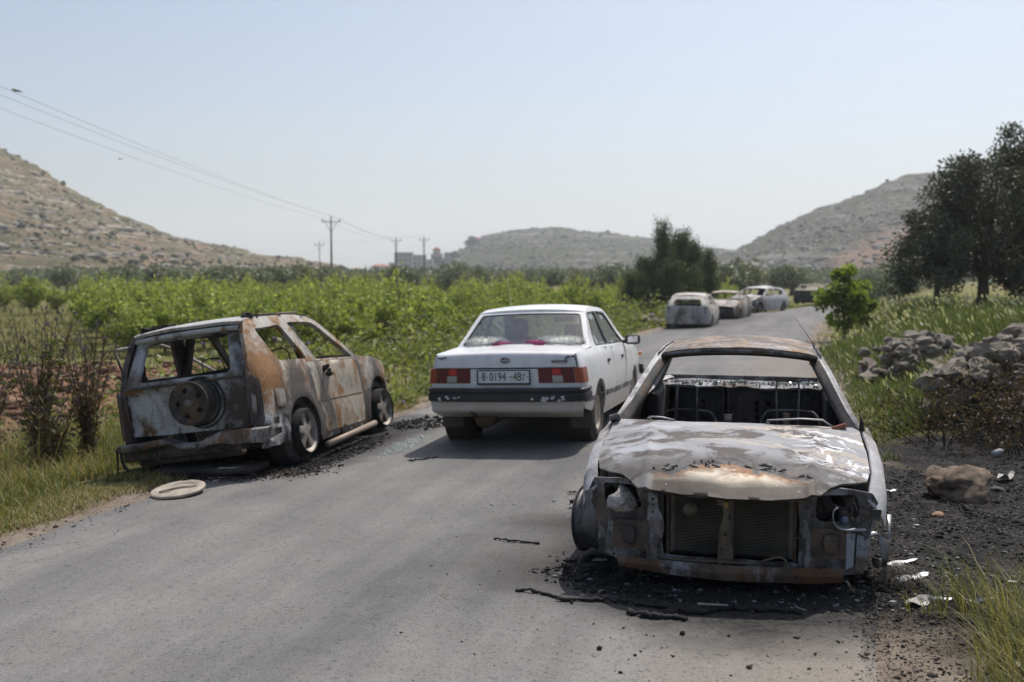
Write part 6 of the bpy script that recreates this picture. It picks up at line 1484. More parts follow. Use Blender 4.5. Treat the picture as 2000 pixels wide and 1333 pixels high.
CON = [(1296, 49.5, 4.9, 0.79, 'tallest slim dark conifer beside the far burnt hatchback', 1), (1322, 50.5, 4.5, 0.96, 'feathery conifer just right of the tallest one', 2), (1351, 51, 4.0, 0.96, 'middle conifer of the clump behind the far burnt cars', 3), (1378, 52, 3.5, 0.92, 'rightmost feathery conifer above the far burnt cars', 4), (1266, 49, 3.0, 1.09, 'lower bushy conifer left of the tallest one', 5), (1243, 48, 2.3, 1.02, 'smallest olive green conifer at the left end of the clump', 6), (1310, 48.3, 2.9, 1.15, 'low dark conifer at the front of the clump behind the burnt hatchback', 7), (1340, 49.0, 2.7, 1.15, 'low broad conifer at the foot of the clump above the burnt saloon', 8)]
for u, y, h, r, lb, sd in CON:
    x = (u - 1000) / 1944 * y
    plant_tree('conifer', conifer(sd, h, r, 9000, (.075, .10, .055), (.175, .20, .10)), (x, y, float(land(x, y)) - .05), 0, 1., M_NEEDLE, lb, 'tree', 'conifers behind the far burnt cars')

# small bright tree on the right verge
x, y = 8.75, 26.2
plant_tree('leafy_tree', clump_tree(301, 30, (0.05, 0, 1.15), (.72, .65, .72), 4600, (.12, .04), (.15, .205, .045), (.31, .38, .10), .03, .6, .24, 16, .9, [(.75, 0, .95), (-.6, 0, 1.0), (.3, 0, .6), (-.3, 0, .55), (0, 0, .4), (.55, 0, .5), (.1, 0, 1.85), (-.2, 0, 1.75)]), (x, y, float(land(x, y)) - .02), 0, 1., M_LEAF, 'small bright green leafy tree on the right verge before the bend', 'tree')
# big olive at the right edge, others behind it
x, y = 13.9, 29.6
OPOLY = [(-2.65, .25), (-2.7, 1.6), (-2.25, 2.7), (-1.75, 3.5), (-1.0, 4.65), (-.2, 4.75), (.4, 5.0), (.75, 5.65), (1.5, 6.05), (2.6, 5.9), (3.7, 5.2), (4.4, 3.8), (4.4, .7), (3.0, .3), (1.6, .35), (.75, .8), (-.45, .7), (-1.4, .2)]
gq = np.random.default_rng(44); cq = np.stack([gq.uniform(-2.7, 4.4, 900), gq.uniform(.7, 6.05, 900)], 1); cq = cq[in_poly(cq, OPOLY)]; ed = seg_dist(cq, [np.array(p_) for p_ in OPOLY]); cq = cq[ed > .28][:330]; ed = seg_dist(cq, [np.array(p_) for p_ in OPOLY])
ex_ = [(float(a), float(gq.uniform(-1, 1) * min(2.1, .55 + 1.2 * e_)), float(b)) for (a, b), e_ in zip(cq, ed)]
big = clump_tree(310, 0, (0, 0, 3.), (2., 2., 2.), 62000, (.13, .026), (.046, .054, .034), (.130, .140, .098), .17, 1.25, .21, 16, .85, ex_)
plant_tree('olive_tree', big, (x, y, float(land(x, y)) - .05), 0, (1., 1., 1.), M_OLIVE, 'large dark olive tree filling the right edge of the view', 'tree')
x, y = 14.3, 33.5
plant_tree('olive_tree', clump_tree(312, 40, (0, 0, 2.2), (1.3, 1.3, 1.2), 6000, (.15, .035), (.032, .038, .022), (.075, .083, .052), .10, 1.3, .28, 8, .9), (x, y, float(land(x, y)) - .05), 0, 1., M_OLIVE, 'slim-trunked olive tree standing behind the large one', 'tree')
x, y = 17.8, 34.
plant_tree('olive_tree', clump_tree(314, 60, (0, 0, 2.9), (2.3, 2., 1.7), 9000, (.15, .035), (.032, .038, .022), (.075, .083, .052), .2, 1.5, .26, 10, .9), (x, y, float(land(x, y)) - .05), 0, 1., M_OLIVE, 'olive tree cut off by the right edge behind the large one', 'tree')

# ---- thistles in front of the soil, left
def thistle(seed, h, n_st, spread, dry=.6):
    g = np.random.default_rng(seed); lines = []; H = []; L = []; D = []
    for i in range(n_st):
        a = g.uniform(0, 2 * PI); r = spread * g.random() ** .6; hh = h * g.uniform(.6, 1.05); tip = np.array([r * math.cos(a), r * math.sin(a), hh]); b0 = np.array([r * .12 * math.cos(a), r * .12 * math.sin(a), -.08]); md = b0 * .6 + tip * .4 + np.array([-r * .18 * math.cos(a), -r * .18 * math.sin(a), hh * .06])
        pts = smooth_path([b0, md, tip], 5); lines.append((pts, .008, .003)); H.append((tip, g.uniform(.018, .03)))
        for j in range(g.integers(2, 6)):
            t = g.integers(4, len(pts) - 1); p = np.array(pts[t]); e = p + np.array([g.normal(0, .11), g.normal(0, .11), g.uniform(.06, .26)]); lines.append(([p, (p + e) / 2 + g.normal(0, .015, 3), e], .004, .002)); H.append((e, g.uniform(.012, .024)))
        k = 46; t = g.uniform(.08, .9, k); ii = (t * (len(pts) - 1)).astype(int); q = np.array([pts[c] for c in ii]); L.append(q + g.normal(0, .02, q.shape)); D.append(g.normal(0, 1, q.shape) + np.array([0, 0, .2]))
    st = stems_mesh('stems', lines, 0, 0, 5); hd = MB()
    for p, r in H:
        V = []; F = []
        for j in range(22):
            d = g.normal(size=3); d /= np.linalg.norm(d); s = np.cross(d, g.normal(size=3)); s /= np.linalg.norm(s); V += [p - s * r * .22, p + s * r * .22, p + d * r * 1.35]; F.append((3 * j, 3 * j + 1, 3 * j + 2))
        hd.add(V, F)
    L = np.concatenate(L); D = np.concatenate(D); n = len(L); col = tints(n, (.10, .075, .045), (.21, .165, .10), seed); gk = (g.random(n) > dry) & (L[:, 2] > .25 * h); col[gk] = tints(gk.sum(), (.075, .105, .035), (.16, .18, .08), seed)
    return st, hd.mesh('flower_heads'), leaves('leaves', L, D, g.uniform(.05, .13, n), g.uniform(.008, .02, n), col, seed)
M_THHEAD = plain('greyish_purple_thistle_heads', (.19, .155, .155), .95, var=.45, scale=3)
for px, py, h, ns, sp, dr, lb in ((-5.02, 10.5, 1.72, 26, .42, .45, 'tall thistle clump with greyish purple heads, greenest of the three, at the left edge'), (-4.55, 10.6, 1.6, 20, .38, .9, 'dead brown thistle clump with bare stems leaning towards the off-roader'), (-5.35, 10.0, 1.6, 18, .40, .5, 'thistle clump cut by the left edge of the view'), (-4.78, 10.2, .95, 16, .36, .85, 'low dry thistle clump at the foot of the tall ones')):
    r = empty('thistle', (px, py, float(land(px, py)) - .02)); a, b, c = thistle(int(h * 100), h, ns, sp, dr)
    link('stems', a, M_DRYSTEM, r); o = link('flower_heads', b, M_THHEAD, r); o['kind'] = 'stuff'; o = link('leaves', c, M_GRASS, r); o['kind'] = 'stuff'; tag(r, lb, 'plant', 'thistles on the left verge')
r = empty('burnt_stalk', (-3.75, 9.35, float(land(-3.75, 9.35)) - .03)); MB().tube([(0, 0, 0), (.01, 0, .14), (.0, .01, .28)], [.010, .008, .014], 6).build('stem', M_BURNTWIG, r); tag(r, 'single blackened stalk standing in the grass behind the off-roader', 'plant')

# ---- burnt shrubs below the stone wall, right
def burnt_shrub(seed, h, r, n):
    g = np.random.default_rng(seed); lines = []; L = []
    def grow_(p, d, l, rad, lev):
        q = p + d * l * .5 + g.normal(0, .05 * l, 3); e = p + d * l + g.normal(0, .10 * l, 3); lines.append(([p, q, e], rad, rad * .5))
        if lev > 0:
            for i in range(g.integers(2, 4)):
                dd = d + g.normal(0, .55, 3); dd /= np.linalg.norm(dd); grow_(e if i else q, dd, l * g.uniform(.55, .85), rad * .55, lev - 1)
        else: L.append(e)
    for i in range(n):
        a = g.uniform(0, 2 * PI); b0 = np.array([r * .5 * g.random() * math.cos(a), r * .5 * g.random() * math.sin(a), -.03]); d = np.array([math.cos(a) * .7, math.sin(a) * .7, g.uniform(.35, 1.1)]); d /= np.linalg.norm(d); grow_(b0, d, h * .42, .007, 3)
    L = np.array(L); k = min(len(L), 900); L = L[g.choice(len(L), k, replace=False)]; L = np.repeat(L, 3, 0) + g.normal(0, .03, (k * 3, 3))
    return stems_mesh('twigs', lines, 0, 0, 3), leaves('dead_leaves', L, g.normal(0, 1, L.shape), .05, .009, tints(len(L), (.03, .024, .018), (.12, .085, .05), seed), seed)
for px, py, h, r, n, lb in ((4.35, 9.9, .72, .6, 26, 'burnt black shrub nearest the wreck at the grass edge'), (5.05, 10.2, .85, .75, 32, 'largest burnt shrub right below the stone wall'), (5.55, 9.5, .75, .65, 26, 'scorched brown shrub at the right edge above the boulder'), (4.75, 9.25, .55, .6, 24, 'low charred shrub just behind the boulder')):
    rt_ = empty('burnt_shrub', (px, py, float(land(px, py)))); a, b = burnt_shrub(int(px * 100), h, r, n); link('twigs', a, M_BURNTWIG, rt_); o = link('dead_leaves', b, M_GRASS, rt_); o['kind'] = 'stuff'; tag(rt_, lb, 'shrub', 'burnt shrubs by the wall')

# ------------------------------------------------------------------ rocks and scrub on the hills (countless)
def ico():
    bm = bmesh.new(); bmesh.ops.create_icosphere(bm, subdivisions=1, radius=1.); v = np.array([q.co[:] for q in bm.verts]); f = np.array([[q.index for q in p.verts] for p in bm.faces]); bm.free(); return v, f
ICO_V, ICO_F = ico()
def strew(name, P, S, mat, col, seed, flat=.6, rough=.3, long=1.):
    g = np.random.default_rng(seed); n = len(P); a = g.uniform(0, 2 * PI, n) if long == 1. else g.normal(0, .35, n); c, s = np.cos(a), np.sin(a)
    v = ICO_V[None] * (1 + rough * g.normal(size=(n, len(ICO_V), 1))) * (S[:, None, None] * g.uniform(.6, 1.4, (n, 1, 3))) * np.array([long, 1, flat])
    v = np.stack([v[..., 0] * c[:, None] - v[..., 1] * s[:, None], v[..., 0] * s[:, None] + v[..., 1] * c[:, None], v[..., 2]], -1) + P[:, None]
    f = (ICO_F[None] + (np.arange(n) * len(ICO_V))[:, None, None]).reshape(-1, 3)
    return link(name, quad_mesh(name, v.reshape(-1, 3), f, np.repeat(col, len(ICO_V), 0)), mat)
def tintmat(name, rough=.9, fine=.5, scale=1.5):
    k = NT(name); n = k.noise(k.co(), scale, 6, .65); k.set(color=k.mix(k.rmap(n, .3, .7), k.mix(1., k.attr(), (.65, .65, .65), 'MULTIPLY'), k.attr()), rough=rough, spec=.2, normal=k.bump(n, fine, .3)); return k.m
M_HROCK = tintmat('limestone_outcrop'); M_HSCRUB = tintmat('hill_scrub', .95)
def on_hill(H, n, seed, lo, hi, dens):
    X, Y, Z, nr = H; g = np.random.default_rng(seed); i = g.integers(int(lo * nr), int(hi * nr), n); j = g.integers(1, X.shape[1] - 1, n); k = g.random(n) < dens(X[i, j], Y[i, j], Z[i, j]); i, j = i[k], j[k]
    fx = g.random(len(i)); P = np.stack([X[i, j] * (1 - fx) + X[i, j + 1] * fx, Y[i, j], Z[i, j] * (1 - fx) + Z[i, j + 1] * fx], 1); return P
for H, nm, nrk, nsc, sc, cr1, cr2, cg1, cg2, lo in ((HL, 'left hill', 16000, 9000, 1.0, (.30, .27, .23), (.58, .53, .46), (.045, .052, .026), (.10, .10, .05), .02), (HR, 'right hill', 14000, 8000, 1.35, (.22, .21, .195), (.44, .42, .385), (.038, .045, .026), (.08, .085, .046), .02), (HM, 'middle hill', 9000, 7000, 1.6, (.20, .185, .16), (.34, .315, .275), (.035, .043, .026), (.07, .078, .044), .02)):
    def band(x, y, z, sc=sc): return np.clip(.62 - .012 * z / sc + 1.0 * (fbm2(x * .25, z * 4.5, 16 * sc, 3., 4)), .03, 1)
    P = on_hill(H, nrk, 5, lo, .99, band); S = np.random.default_rng(3).gamma(2.0, .17, len(P)) * sc; P[:, 2] += S * .1
    o = strew('rocks', P, S, M_HROCK, tints(len(P), cr1, cr2, 3), 4, .5, .3, 2.2); tag(o, 'pale limestone outcrops strewn over the ' + nm, 'rocks', kind='stuff')
    P = on_hill(H, nsc, 9, lo, 1.0, lambda x, y, z: np.clip(.45 + .9 * fbm2(x, y, 30., 8., 3), .05, 1)); S = np.random.default_rng(7).gamma(2.6, .15, len(P)) * sc; P[:, 2] += S * .25
    o = strew('scrub', P, S, M_HSCRUB, tints(len(P), cg1, cg2, 5), 6, .75, .35); tag(o, 'low dark scrub dotted over the ' + nm, 'bushes', kind='stuff')
# clods in the ploughed soil
P = scatter(9000, -17, 0, 10, 27, lambda x, y: soil_zone(x, y), 71); g = np.random.default_rng(8); S = g.gamma(2., .022, len(P)); P[:, 2] += S * .3
tag(strew('clods', P, S, tintmat('soil_clods', .95, .4, 20.), tints(len(P), (.12, .065, .04), (.30, .19, .125), 3), 4, .7), 'red brown clods and stones of the ploughed soil', 'soil', kind='stuff')

# ------------------------------------------------------------------ dry stone walls on the right
def m_stone():
    k = NT('lichened_limestone'); p = k.co(); i = k.n('ShaderNodeObjectInfo').outputs['Random']
    n = k.noise(p, 1.6, 8, .65); nf = k.noise(p, 9., 7, .7)
    c = k.mix(k.rmap(n, .3, .7), (.34, .295, .245), (.62, .56, .475)); c = k.mix(k.math('MULTIPLY', i, .45), c, (.28, .22, .17)); c = k.mix(k.rmap(nf, .5, .7, 0., .6), c, (.10, .09, .08))
    k.set(color=c, rough=.95, spec=.15, normal=k.bump(k.math('ADD', n, k.math('MULTIPLY', nf, .7)), 1., .12)); return k.m
M_STONE = m_stone()
def wall_of_stones(name, label, cells, group='dry stone walls right of the road'):
    r = empty(name, (cells[0][0], cells[0][1], float(land(cells[0][0], cells[0][1])))); tag(r, label, 'wall', group)
    for i, (x, y, z, s) in enumerate(cells):
        o = link('stone', lump_mesh(i % 11 + 1, 2, .55, .74, 1.7), M_STONE, r); o.location = (x - r.location.x, y - r.location.y, z - r.location.z); q = rnd.random
        o.scale = (s * (.8 + .6 * q()), s * (.7 + .4 * q()), s * (.65 + .4 * q())); o.rotation_euler = ((q() - .5) * .7, (q() - .5) * .7, q() * 6.28)
def pile(x0, y0, x1, y1, h, s0, n, seed, w=.35):
    g = random.Random(seed); out = []
    for i in range(n):
        t = g.random(); hh = h(t); k = g.random() ** .8; s = s0 * g.uniform(.55, 1.45) * (1.15 - .4 * k); x = x0 + (x1 - x0) * t + g.gauss(0, w * (1 - .6 * k)); y = y0 + (y1 - y0) * t + g.gauss(0, w * (1 - .6 * k)); out.append((x, y, float(land(x, y)) + hh * k, s))
    return out
wall_of_stones('stone_wall', 'tumbled dry stone wall above the burnt shrubs at the right edge', pile(5.0, 10.9, 6.5, 11.8, lambda t: .38 + .56 * math.sin(min(1, t * 1.7 + .28) * PI * .5) - .05 * math.cos(t * 20), .165, 125, 3))
wall_of_stones('stone_wall', 'smaller collapsed stone wall in the grass beyond the wreck roof', pile(5.95, 15.6, 7.5, 17.6, lambda t: .30 + .35 * (1 - abs(t - .4)), .13, 110, 4))
wall_of_stones('stone_heap', 'low heap of stones at the right edge beside the scorched shrub', pile(5.35, 10.4, 6.1, 9.7, lambda t: .30, .14, 26, 6, .22))
# pale stones by the conifers on the left
wall_of_stones('stone_heap', 'pale stones piled on the left verge before the conifers', pile(5.05, 38.6, 5.75, 39.6, lambda t: .55, .20, 16, 9, .25), None)
for px, py, s, lb in ((3.42, 7.55, (.27, .20, .19), 'large brown boulder on the charred ground right of the near wreck'),):
    o = link('boulder', lump_mesh(17, 4, .52, .80, 1.35).copy(), plain('brown_boulder', (.15, .11, .08), .95, bumpy=1., var=.55, scale=4.5), None, True); o.location = (px, py, float(land(px, py)) + .07); o.scale = s; o.rotation_euler = (.1, .0, .5); tag(o, lb, 'boulder')
for i, (u, px, py, s, col, lb) in enumerate(((0, 2.60, 7.15, .07, (.10, .09, .085), 'grey stone chip lying between wreck and boulder'), (0, 3.02, 6.95, .055, (.30, .19, .12), 'small tan brick chip below the boulder'), (0, 3.80, 7.7, .05, (.09, .085, .08), 'small dark stone right of the boulder'), (0, 3.55, 6.3, .06, (.11, .095, .08), 'flat brown stone on the charred ground below the boulder, farther right'))):
    o = link('stone_chip', lump_mesh(20 + i, 2, .3, .55, 1.1).copy(), plain('stone_chip', col, .95, bumpy=.5), None); o.location = (px, py, float(land(px, py)) + s * .25); o.scale = (s, s * .8, s * .7); o.rotation_euler = (0, 0, i * 1.3); tag(o, lb, 'stone')

# ------------------------------------------------------------------ litter of the fires
M_CRUMB = tintmat('ash_and_charcoal_bits', .9, .3, 40.)
def crumbs(name, label, fn, n, s, c1, c2, seed, zoff=0., flat=.6):
    g = np.random.default_rng(seed); x, y, z = fn(g, n); S = g.gamma(1.8, s, len(x)); P = np.stack([x, y, z + S * .25 + zoff], 1)
    o = strew(name, P, S, M_CRUMB, tints(len(P), c1, c2, seed), seed, flat, .4); tag(o, label, 'debris', kind='stuff'); return o
def surf(x, y):
    on = (x > road_left(y)) & (x < road_right(y)); return np.where(on, road_z(x, y), land(x, y))
def disc(cx, cy, rx, ry, ang):
    def f(g, n):
        a = g.uniform(0, 2 * PI, n); r = np.sqrt(g.random(n)) * (1 + .15 * g.normal(size=n)); u, v = r * np.cos(a) * rx, r * np.sin(a) * ry; c, s = math.cos(ang), math.sin(ang); x, y = cx + u * c - v * s, cy + u * s + v * c; return x, y, surf(x, y)
    return f
crumbs('charred_debris', 'black charred debris strewn over the ground right of the near wreck', disc(3.3, 6.7, 1.7, 2.1, R(-12)), 24000, .0022, (.010, .0095, .009), (.05, .047, .045), 1)
crumbs('ash_flakes', 'pale ash flakes sprinkled over the burnt ground right of the near wreck', disc(3.2, 6.6, 1.6, 2.0, R(-12)), 3600, .0024, (.16, .155, .15), (.40, .39, .38), 2, 0, .3)
crumbs('charred_debris', 'black ash and melted scraps under the nose of the near wreck', disc(1.22, 5.45, .95, .42, R(-14.4)), 14000, .0028, (.008, .008, .008), (.040, .038, .037), 3)
crumbs('ash_flakes', 'grey ash specks under the nose of the near wreck', disc(1.2, 5.4, .95, .38, R(-14.4)), 700, .0034, (.12, .12, .12), (.32, .32, .32), 4, 0, .4)
crumbs('charred_debris', 'black heaps of burnt tyre round the off-roader wheels', disc(-1.72, 10.2, .22, 1.0, R(-14)), 4200, .0028, (.008, .008, .008), (.035, .033, .032), 5)
crumbs('charred_debris', 'black scraps scattered ahead of the off-roader', disc(-1.05, 12.1, .40, .55, R(-14)), 900, .0045, (.008, .008, .008), (.035, .033, .032), 6)
crumbs('charred_debris', 'burnt soil and scraps under the back of the off-roader', disc(-2.75, 9.4, 1.0, .55, R(-14)), 8000, .0032, (.010, .009, .008), (.05, .04, .033), 7)
crumbs('charred_debris', 'loose black grit on the asphalt before the near wreck', disc(.75, 5.0, 1.5, 1.5, 0), 500, .0019, (.015, .014, .013), (.05, .045, .04), 8)
crumbs('gravel', 'fine loose gravel and grit along the road edges', lambda g, n: (lambda y, t: (np.where(t < .5, road_left(y) + np.abs(g.normal(0, .22, n)), road_right(y) - np.abs(g.normal(0, .25, n))), y, road_z(np.where(t < .5, road_left(y) + .1, road_right(y) - .1), y)))(g.uniform(2.2, 16, n), g.random(n)), 4000, .0020, (.10, .085, .07), (.26, .22, .18), 9)
crumbs('gravel', 'loose gravel on the bare dirt at the near right road edge', disc(2.05, 4.3, .55, 1.0, R(-15)), 5000, .0016, (.07, .06, .05), (.25, .21, .17), 19)
crumbs('charred_debris', 'black specks on the bare dirt at the near right road edge', disc(2.15, 4.55, .6, .8, R(-15)), 2600, .0015, (.01, .01, .01), (.04, .036, .032), 20)
# broken glass on the asphalt
def m_crumbglass():
    k = NT('broken_safety_glass'); k.set(color=(.55, .66, .62), rough=.06, spec=.9, metal=.0); k.b.inputs['Transmission Weight'].default_value = .3; return k.m
def glass(label, fn, n, s, seed):
    g = np.random.default_rng(seed); x, y, z = fn(g, n); S = g.gamma(2., s, len(x)); o = strew('broken_glass', np.stack([x, y, z + S * .3], 1), S, m_crumbglass(), np.ones((len(x), 3)), seed, .8, .4); tag(o, label, 'glass', kind='stuff')
glass('pale green crumbs of broken window glass on the asphalt beside the off-roader', disc(-1.12, 10.45, .16, .62, R(-18)), 1500, .0018, 1)
glass('glittering glass crumbs scattered in the middle of the road', disc(.2, 7.6, .8, 1.4, R(-15)), 160, .0016, 2)

def flat_scrap(name, label, cat, x, y, rz, size, mat, seed, crumple=.25, group=None, z=None):
    """thin crumpled sheet lying on the ground"""
    g = random.Random(seed); n = 11; pts = [(size[0] * (.5 + .0) * math.cos(a) * g.uniform(.6, 1.05), size[1] * .5 * math.sin(a) * g.uniform(.6, 1.05)) for a in np.linspace(0, 2 * PI, n + 1)[:-1]]
    m = min(size); me = panel_mesh(name, pts, lambda u, v: np.stack([u, v, .004 + crumple * m * (np.abs(vn2(u, v, m * .35, seed)) + .4 * np.abs(vn2(u, v, m * .15, seed + 2)))], 1), sp=max(m / 7, .008), th=.003, center=(0, 0, -5))
    o = link(name, me, mat); o.location = (x, y, float(surf(np.array([x]), np.array([y]))[0]) + .004 if z is None else z); o.rotation_euler = (0, 0, rz); tag(o, label, cat, group); return o
M_FOIL = plain('bright_foil', (.62, .61, .58), .35, .7, var=.2, scale=30); M_PAPER = plain('dirty_paper', (.45, .43, .40), .9, var=.2); M_RUBSTRIP = plain('charred_strip', (.014, .013, .013), .85, bumpy=.5, var=.4, scale=30)
flat_scrap('foil_scrap', 'shiny flattened foil wrapper left of the boulder', 'litter', 2.98, 7.75, .1, (.16, .05), M_FOIL, 1)
flat_scrap('foil_scrap', 'crumpled foil sheet right of the boulder', 'litter', 4.02, 8.0, .5, (.20, .14), M_PAPER, 2, .5)
flat_scrap('plastic_scrap', 'small white plastic scrap below the boulder', 'litter', 2.74, 6.65, .3, (.05, .04), M_PAPER, 3)
flat_scrap('plastic_scrap', 'white oval plastic scrap right of the melted metal', 'litter', 2.78, 5.42, 0, (.07, .04), plain('white_plastic', (.6, .6, .58), .5), 4)
flat_scrap('metal_flake', 'pale melted flake on the ash below the bright metal splashes', 'litter', 2.10, 5.05, .4, (.16, .10), M_ASHPALE, 5, .3)
flat_scrap('metal_flake', 'pale bent plate on the asphalt left of the wreck wheel', 'litter', .52, 5.85, .3, (.11, .075), plain('pale_plate', (.30, .29, .275), .7), 6, .15)
flat_scrap('metal_flake', 'pale crust on the asphalt behind the bent plate', 'litter', .47, 6.9, .1, (.18, .06), plain('pale_plate', (.24, .235, .225), .8), 7, .2)
flat_scrap('dark_scrap', 'small dark flat scrap on the asphalt left of the wreck bonnet', 'litter', .48, 7.75, .05, (.14, .035), M_RUBSTRIP, 8, .5)
flat_scrap('dark_scrap', 'rounded brown lump on the asphalt left of the wreck fender', 'litter', .46, 7.3, .4, (.10, .07), plain('brown_lump', (.05, .035, .025), .9), 9, .8)
flat_scrap('paper_scrap', 'red and white paper scrap by the near grass', 'litter', 2.42, 4.35, .2, (.06, .04), plain('red_paper', (.38, .10, .06), .8), 10)
flat_scrap('paper_scrap', 'pale paper scrap at the edge of the near grass', 'litter', 2.20, 4.2, 1., (.08, .05), M_PAPER, 11, .4)
flat_scrap('foil_scrap', 'pale wrapper at the right edge of the charred ground', 'litter', 2.95, 5.25, .8, (.12, .07), M_FOIL, 12, .4)
# splashes of aluminium from the melted wheel
def splash(label, x, y, rz, L, W, seed):
    g = np.random.default_rng(seed); pts = []
    for a in np.linspace(0, 2 * PI, 29)[:-1]: pts.append((L * .5 * math.cos(a) * (1 + .28 * math.sin(3 * a + seed) + .12 * g.normal()), W * .5 * math.sin(a) * (1 + .35 * math.cos(4 * a + seed) + .15 * g.normal())))
    me = panel_mesh('metal_splash', pts, lambda u, v: np.stack([u, v, .016 + .012 * vn2(u, v, .06, seed) - .02 * (np.abs(v) / W * 2) ** 2], 1), sp=.02, th=.012, center=(0, 0, -5))
    o = link('metal_splash', me, M_ALU); o.location = (x, y, float(surf(np.array([x]), np.array([y]))[0]) + .004); o.rotation_euler = (0, 0, rz); tag(o, label, 'metal', 'aluminium run from the wheel')
splash('upper bright splash of once molten aluminium beside the wreck wheel', 2.28, 5.78, .15, .20, .055, 1); splash('broad bright splash of once molten aluminium below the upper one', 2.24, 5.5, .25, .18, .075, 2); splash('long thin aluminium run on the ash nearest the grass tuft', 2.33, 5.12, -.22, .30, .022, 3); splash('dull grey aluminium run close to the wreck fender', 2.30, 6.45, .1, .22, .035, 4)
# charred strips and lumps on the road before the wreck
def strip(label, pts, w, seed, mat=M_RUBSTRIP):
    g = random.Random(seed); P = smooth_path([(x, y, float(surf(np.array([x]), np.array([y]))[0]) + .008) for x, y in pts], 8); P = [(p[0] + g.gauss(0, .004), p[1] + g.gauss(0, .006), p[2] + abs(g.gauss(0, .006))) for p in P]; rr = [w * g.uniform(.5, 1.3) * (.3 if i in (0, len(P) - 1) else 1) for i in range(len(P))]
    o = MB().tube(P, rr, 6).build('charred_strip', mat, None, smooth=True); tag(o, label, 'debris', 'charred strips on the road')
strip('thin charred strip lying farthest left before the wreck', [(.02, 5.32), (.15, 5.26), (.28, 5.14)], .010, 1); strip('long thin charred strip along the edge of the soot stain', [(.22, 5.14), (.45, 5.12), (.62, 5.06), (.80, 4.98)], .011, 2)
strip('thick charred roll with a bright edge in front of the wreck', [(.84, 4.94), (.93, 4.90), (1.02, 4.93), (1.12, 4.96), (1.24, 4.92), (1.33, 4.95)], .020, 3); strip('lumpy charred roll left of the thick one before the wreck', [(.58, 4.93), (.68, 4.86), (.80, 4.84), (.86, 4.80)], .016, 4); strip('short charred strip inside the soot stain under the nose', [(.75, 5.22), (.95, 5.20)], .010, 5); strip('thin crusted strip on the right side of the soot stain', [(1.28, 4.92), (1.38, 4.9), (1.45, 4.88)], .014, 6)
strip('thin dark strip on the asphalt behind the soot stain, left of the wreck wheel', [(-.12, 6.42), (.02, 6.33), (.18, 6.28)], .007, 7); strip('bent charred branch beside the wreck wheel', [(.48, 6.32), (.52, 6.2), (.58, 6.08)], .018, 8); strip('thin dark strip on the road between off-roader and saloon', [(-1.0, 9.42), (-.88, 9.46), (-.72, 9.58)], .010, 9)
o = MB().box((1.02, 4.93, .028), (.17, .012, .006), (0, .1, R(8))).build('bright_strip', M_FOIL); tag(o, 'narrow bright metal strip on the thick charred roll before the wreck', 'debris')
for i, (x, y, s) in enumerate(((.40, 4.45, .013), (.81, 4.62, .014), (1.02, 4.58, .009))):
    o = link('charcoal_lump', lump_mesh(30 + i, 2, .3, .8).copy(), M_CHAR); o.location = (x, y, float(road_z(x, y)) + s * .5); o.scale = (s, s, s); tag(o, ('lone charcoal lump on the asphalt, farthest left in front of the strips', 'larger charcoal lump on the asphalt before the thick roll', 'smallest charcoal lump right before the thick roll')[i], 'debris', 'charcoal lumps')
# steel cords of the burnt front tyre
mb = MB(); g = random.Random(12)
for i in range(110):
    a = g.uniform(-.3, 3.4); c = (2.12 + g.gauss(0, .05), 5.45 + g.gauss(0, .05)); l = g.uniform(.08, .26); p = [(c[0], c[1], .06 + g.uniform(-.04, .05)), (c[0] + l * .5 * math.cos(a) * .6, c[1] - l * .5, .05 + g.uniform(0, .04)), (c[0] + l * math.cos(a) * .6, c[1] - l * g.uniform(.5, 1), .008)]; mb.tube(p, .0012, 3, cap=False)
tag(mb.build('wire_tangle', plain('tyre_cord_wire', (.10, .085, .07), .6, .4)), 'tangle of fine steel tyre cords spilling from the wreck front wheel', 'wire', kind='stuff')
mb = MB()
for i in range(90):
    a = g.uniform(0, 6.28); c = (.80 + g.gauss(0, .06), 5.62 + g.gauss(0, .06)); l = g.uniform(.08, .22); p = [(c[0], c[1], .06 + g.uniform(-.04, .05)), (c[0] + l * .5 * math.cos(a), c[1] + l * .5 * math.sin(a) - .04, .06 + g.uniform(0, .03)), (c[0] + l * math.cos(a), c[1] + l * math.sin(a) - .05, .008)]; mb.tube(p, .0012, 3, cap=False)
tag(mb.build('wire_tangle', plain('tyre_cord_wire', (.07, .06, .05), .6, .4)), 'dark tangle of tyre cords under the wreck front corner on the road side', 'wire', kind='stuff')
for i in range(7):     # blackened clods under the engine
    x, y = (1.62 - .19 * i + g.gauss(0, .03), 5.30 + .07 * i + g.gauss(0, .03)); o = link('burnt_clod', lump_mesh(40 + i, 3, .7, .55, 2.), M_CHAR); o.location = (x, y, float(surf(np.array([x]), np.array([y]))[0]) + .012); o.scale = (g.uniform(.06, .12), g.uniform(.05, .08), g.uniform(.035, .06)); o.rotation_euler = (0, 0, g.uniform(0, 6)); tag(o, 'burnt black clod on the soot under the nose of the near wreck', 'debris', 'burnt clods under the wreck')
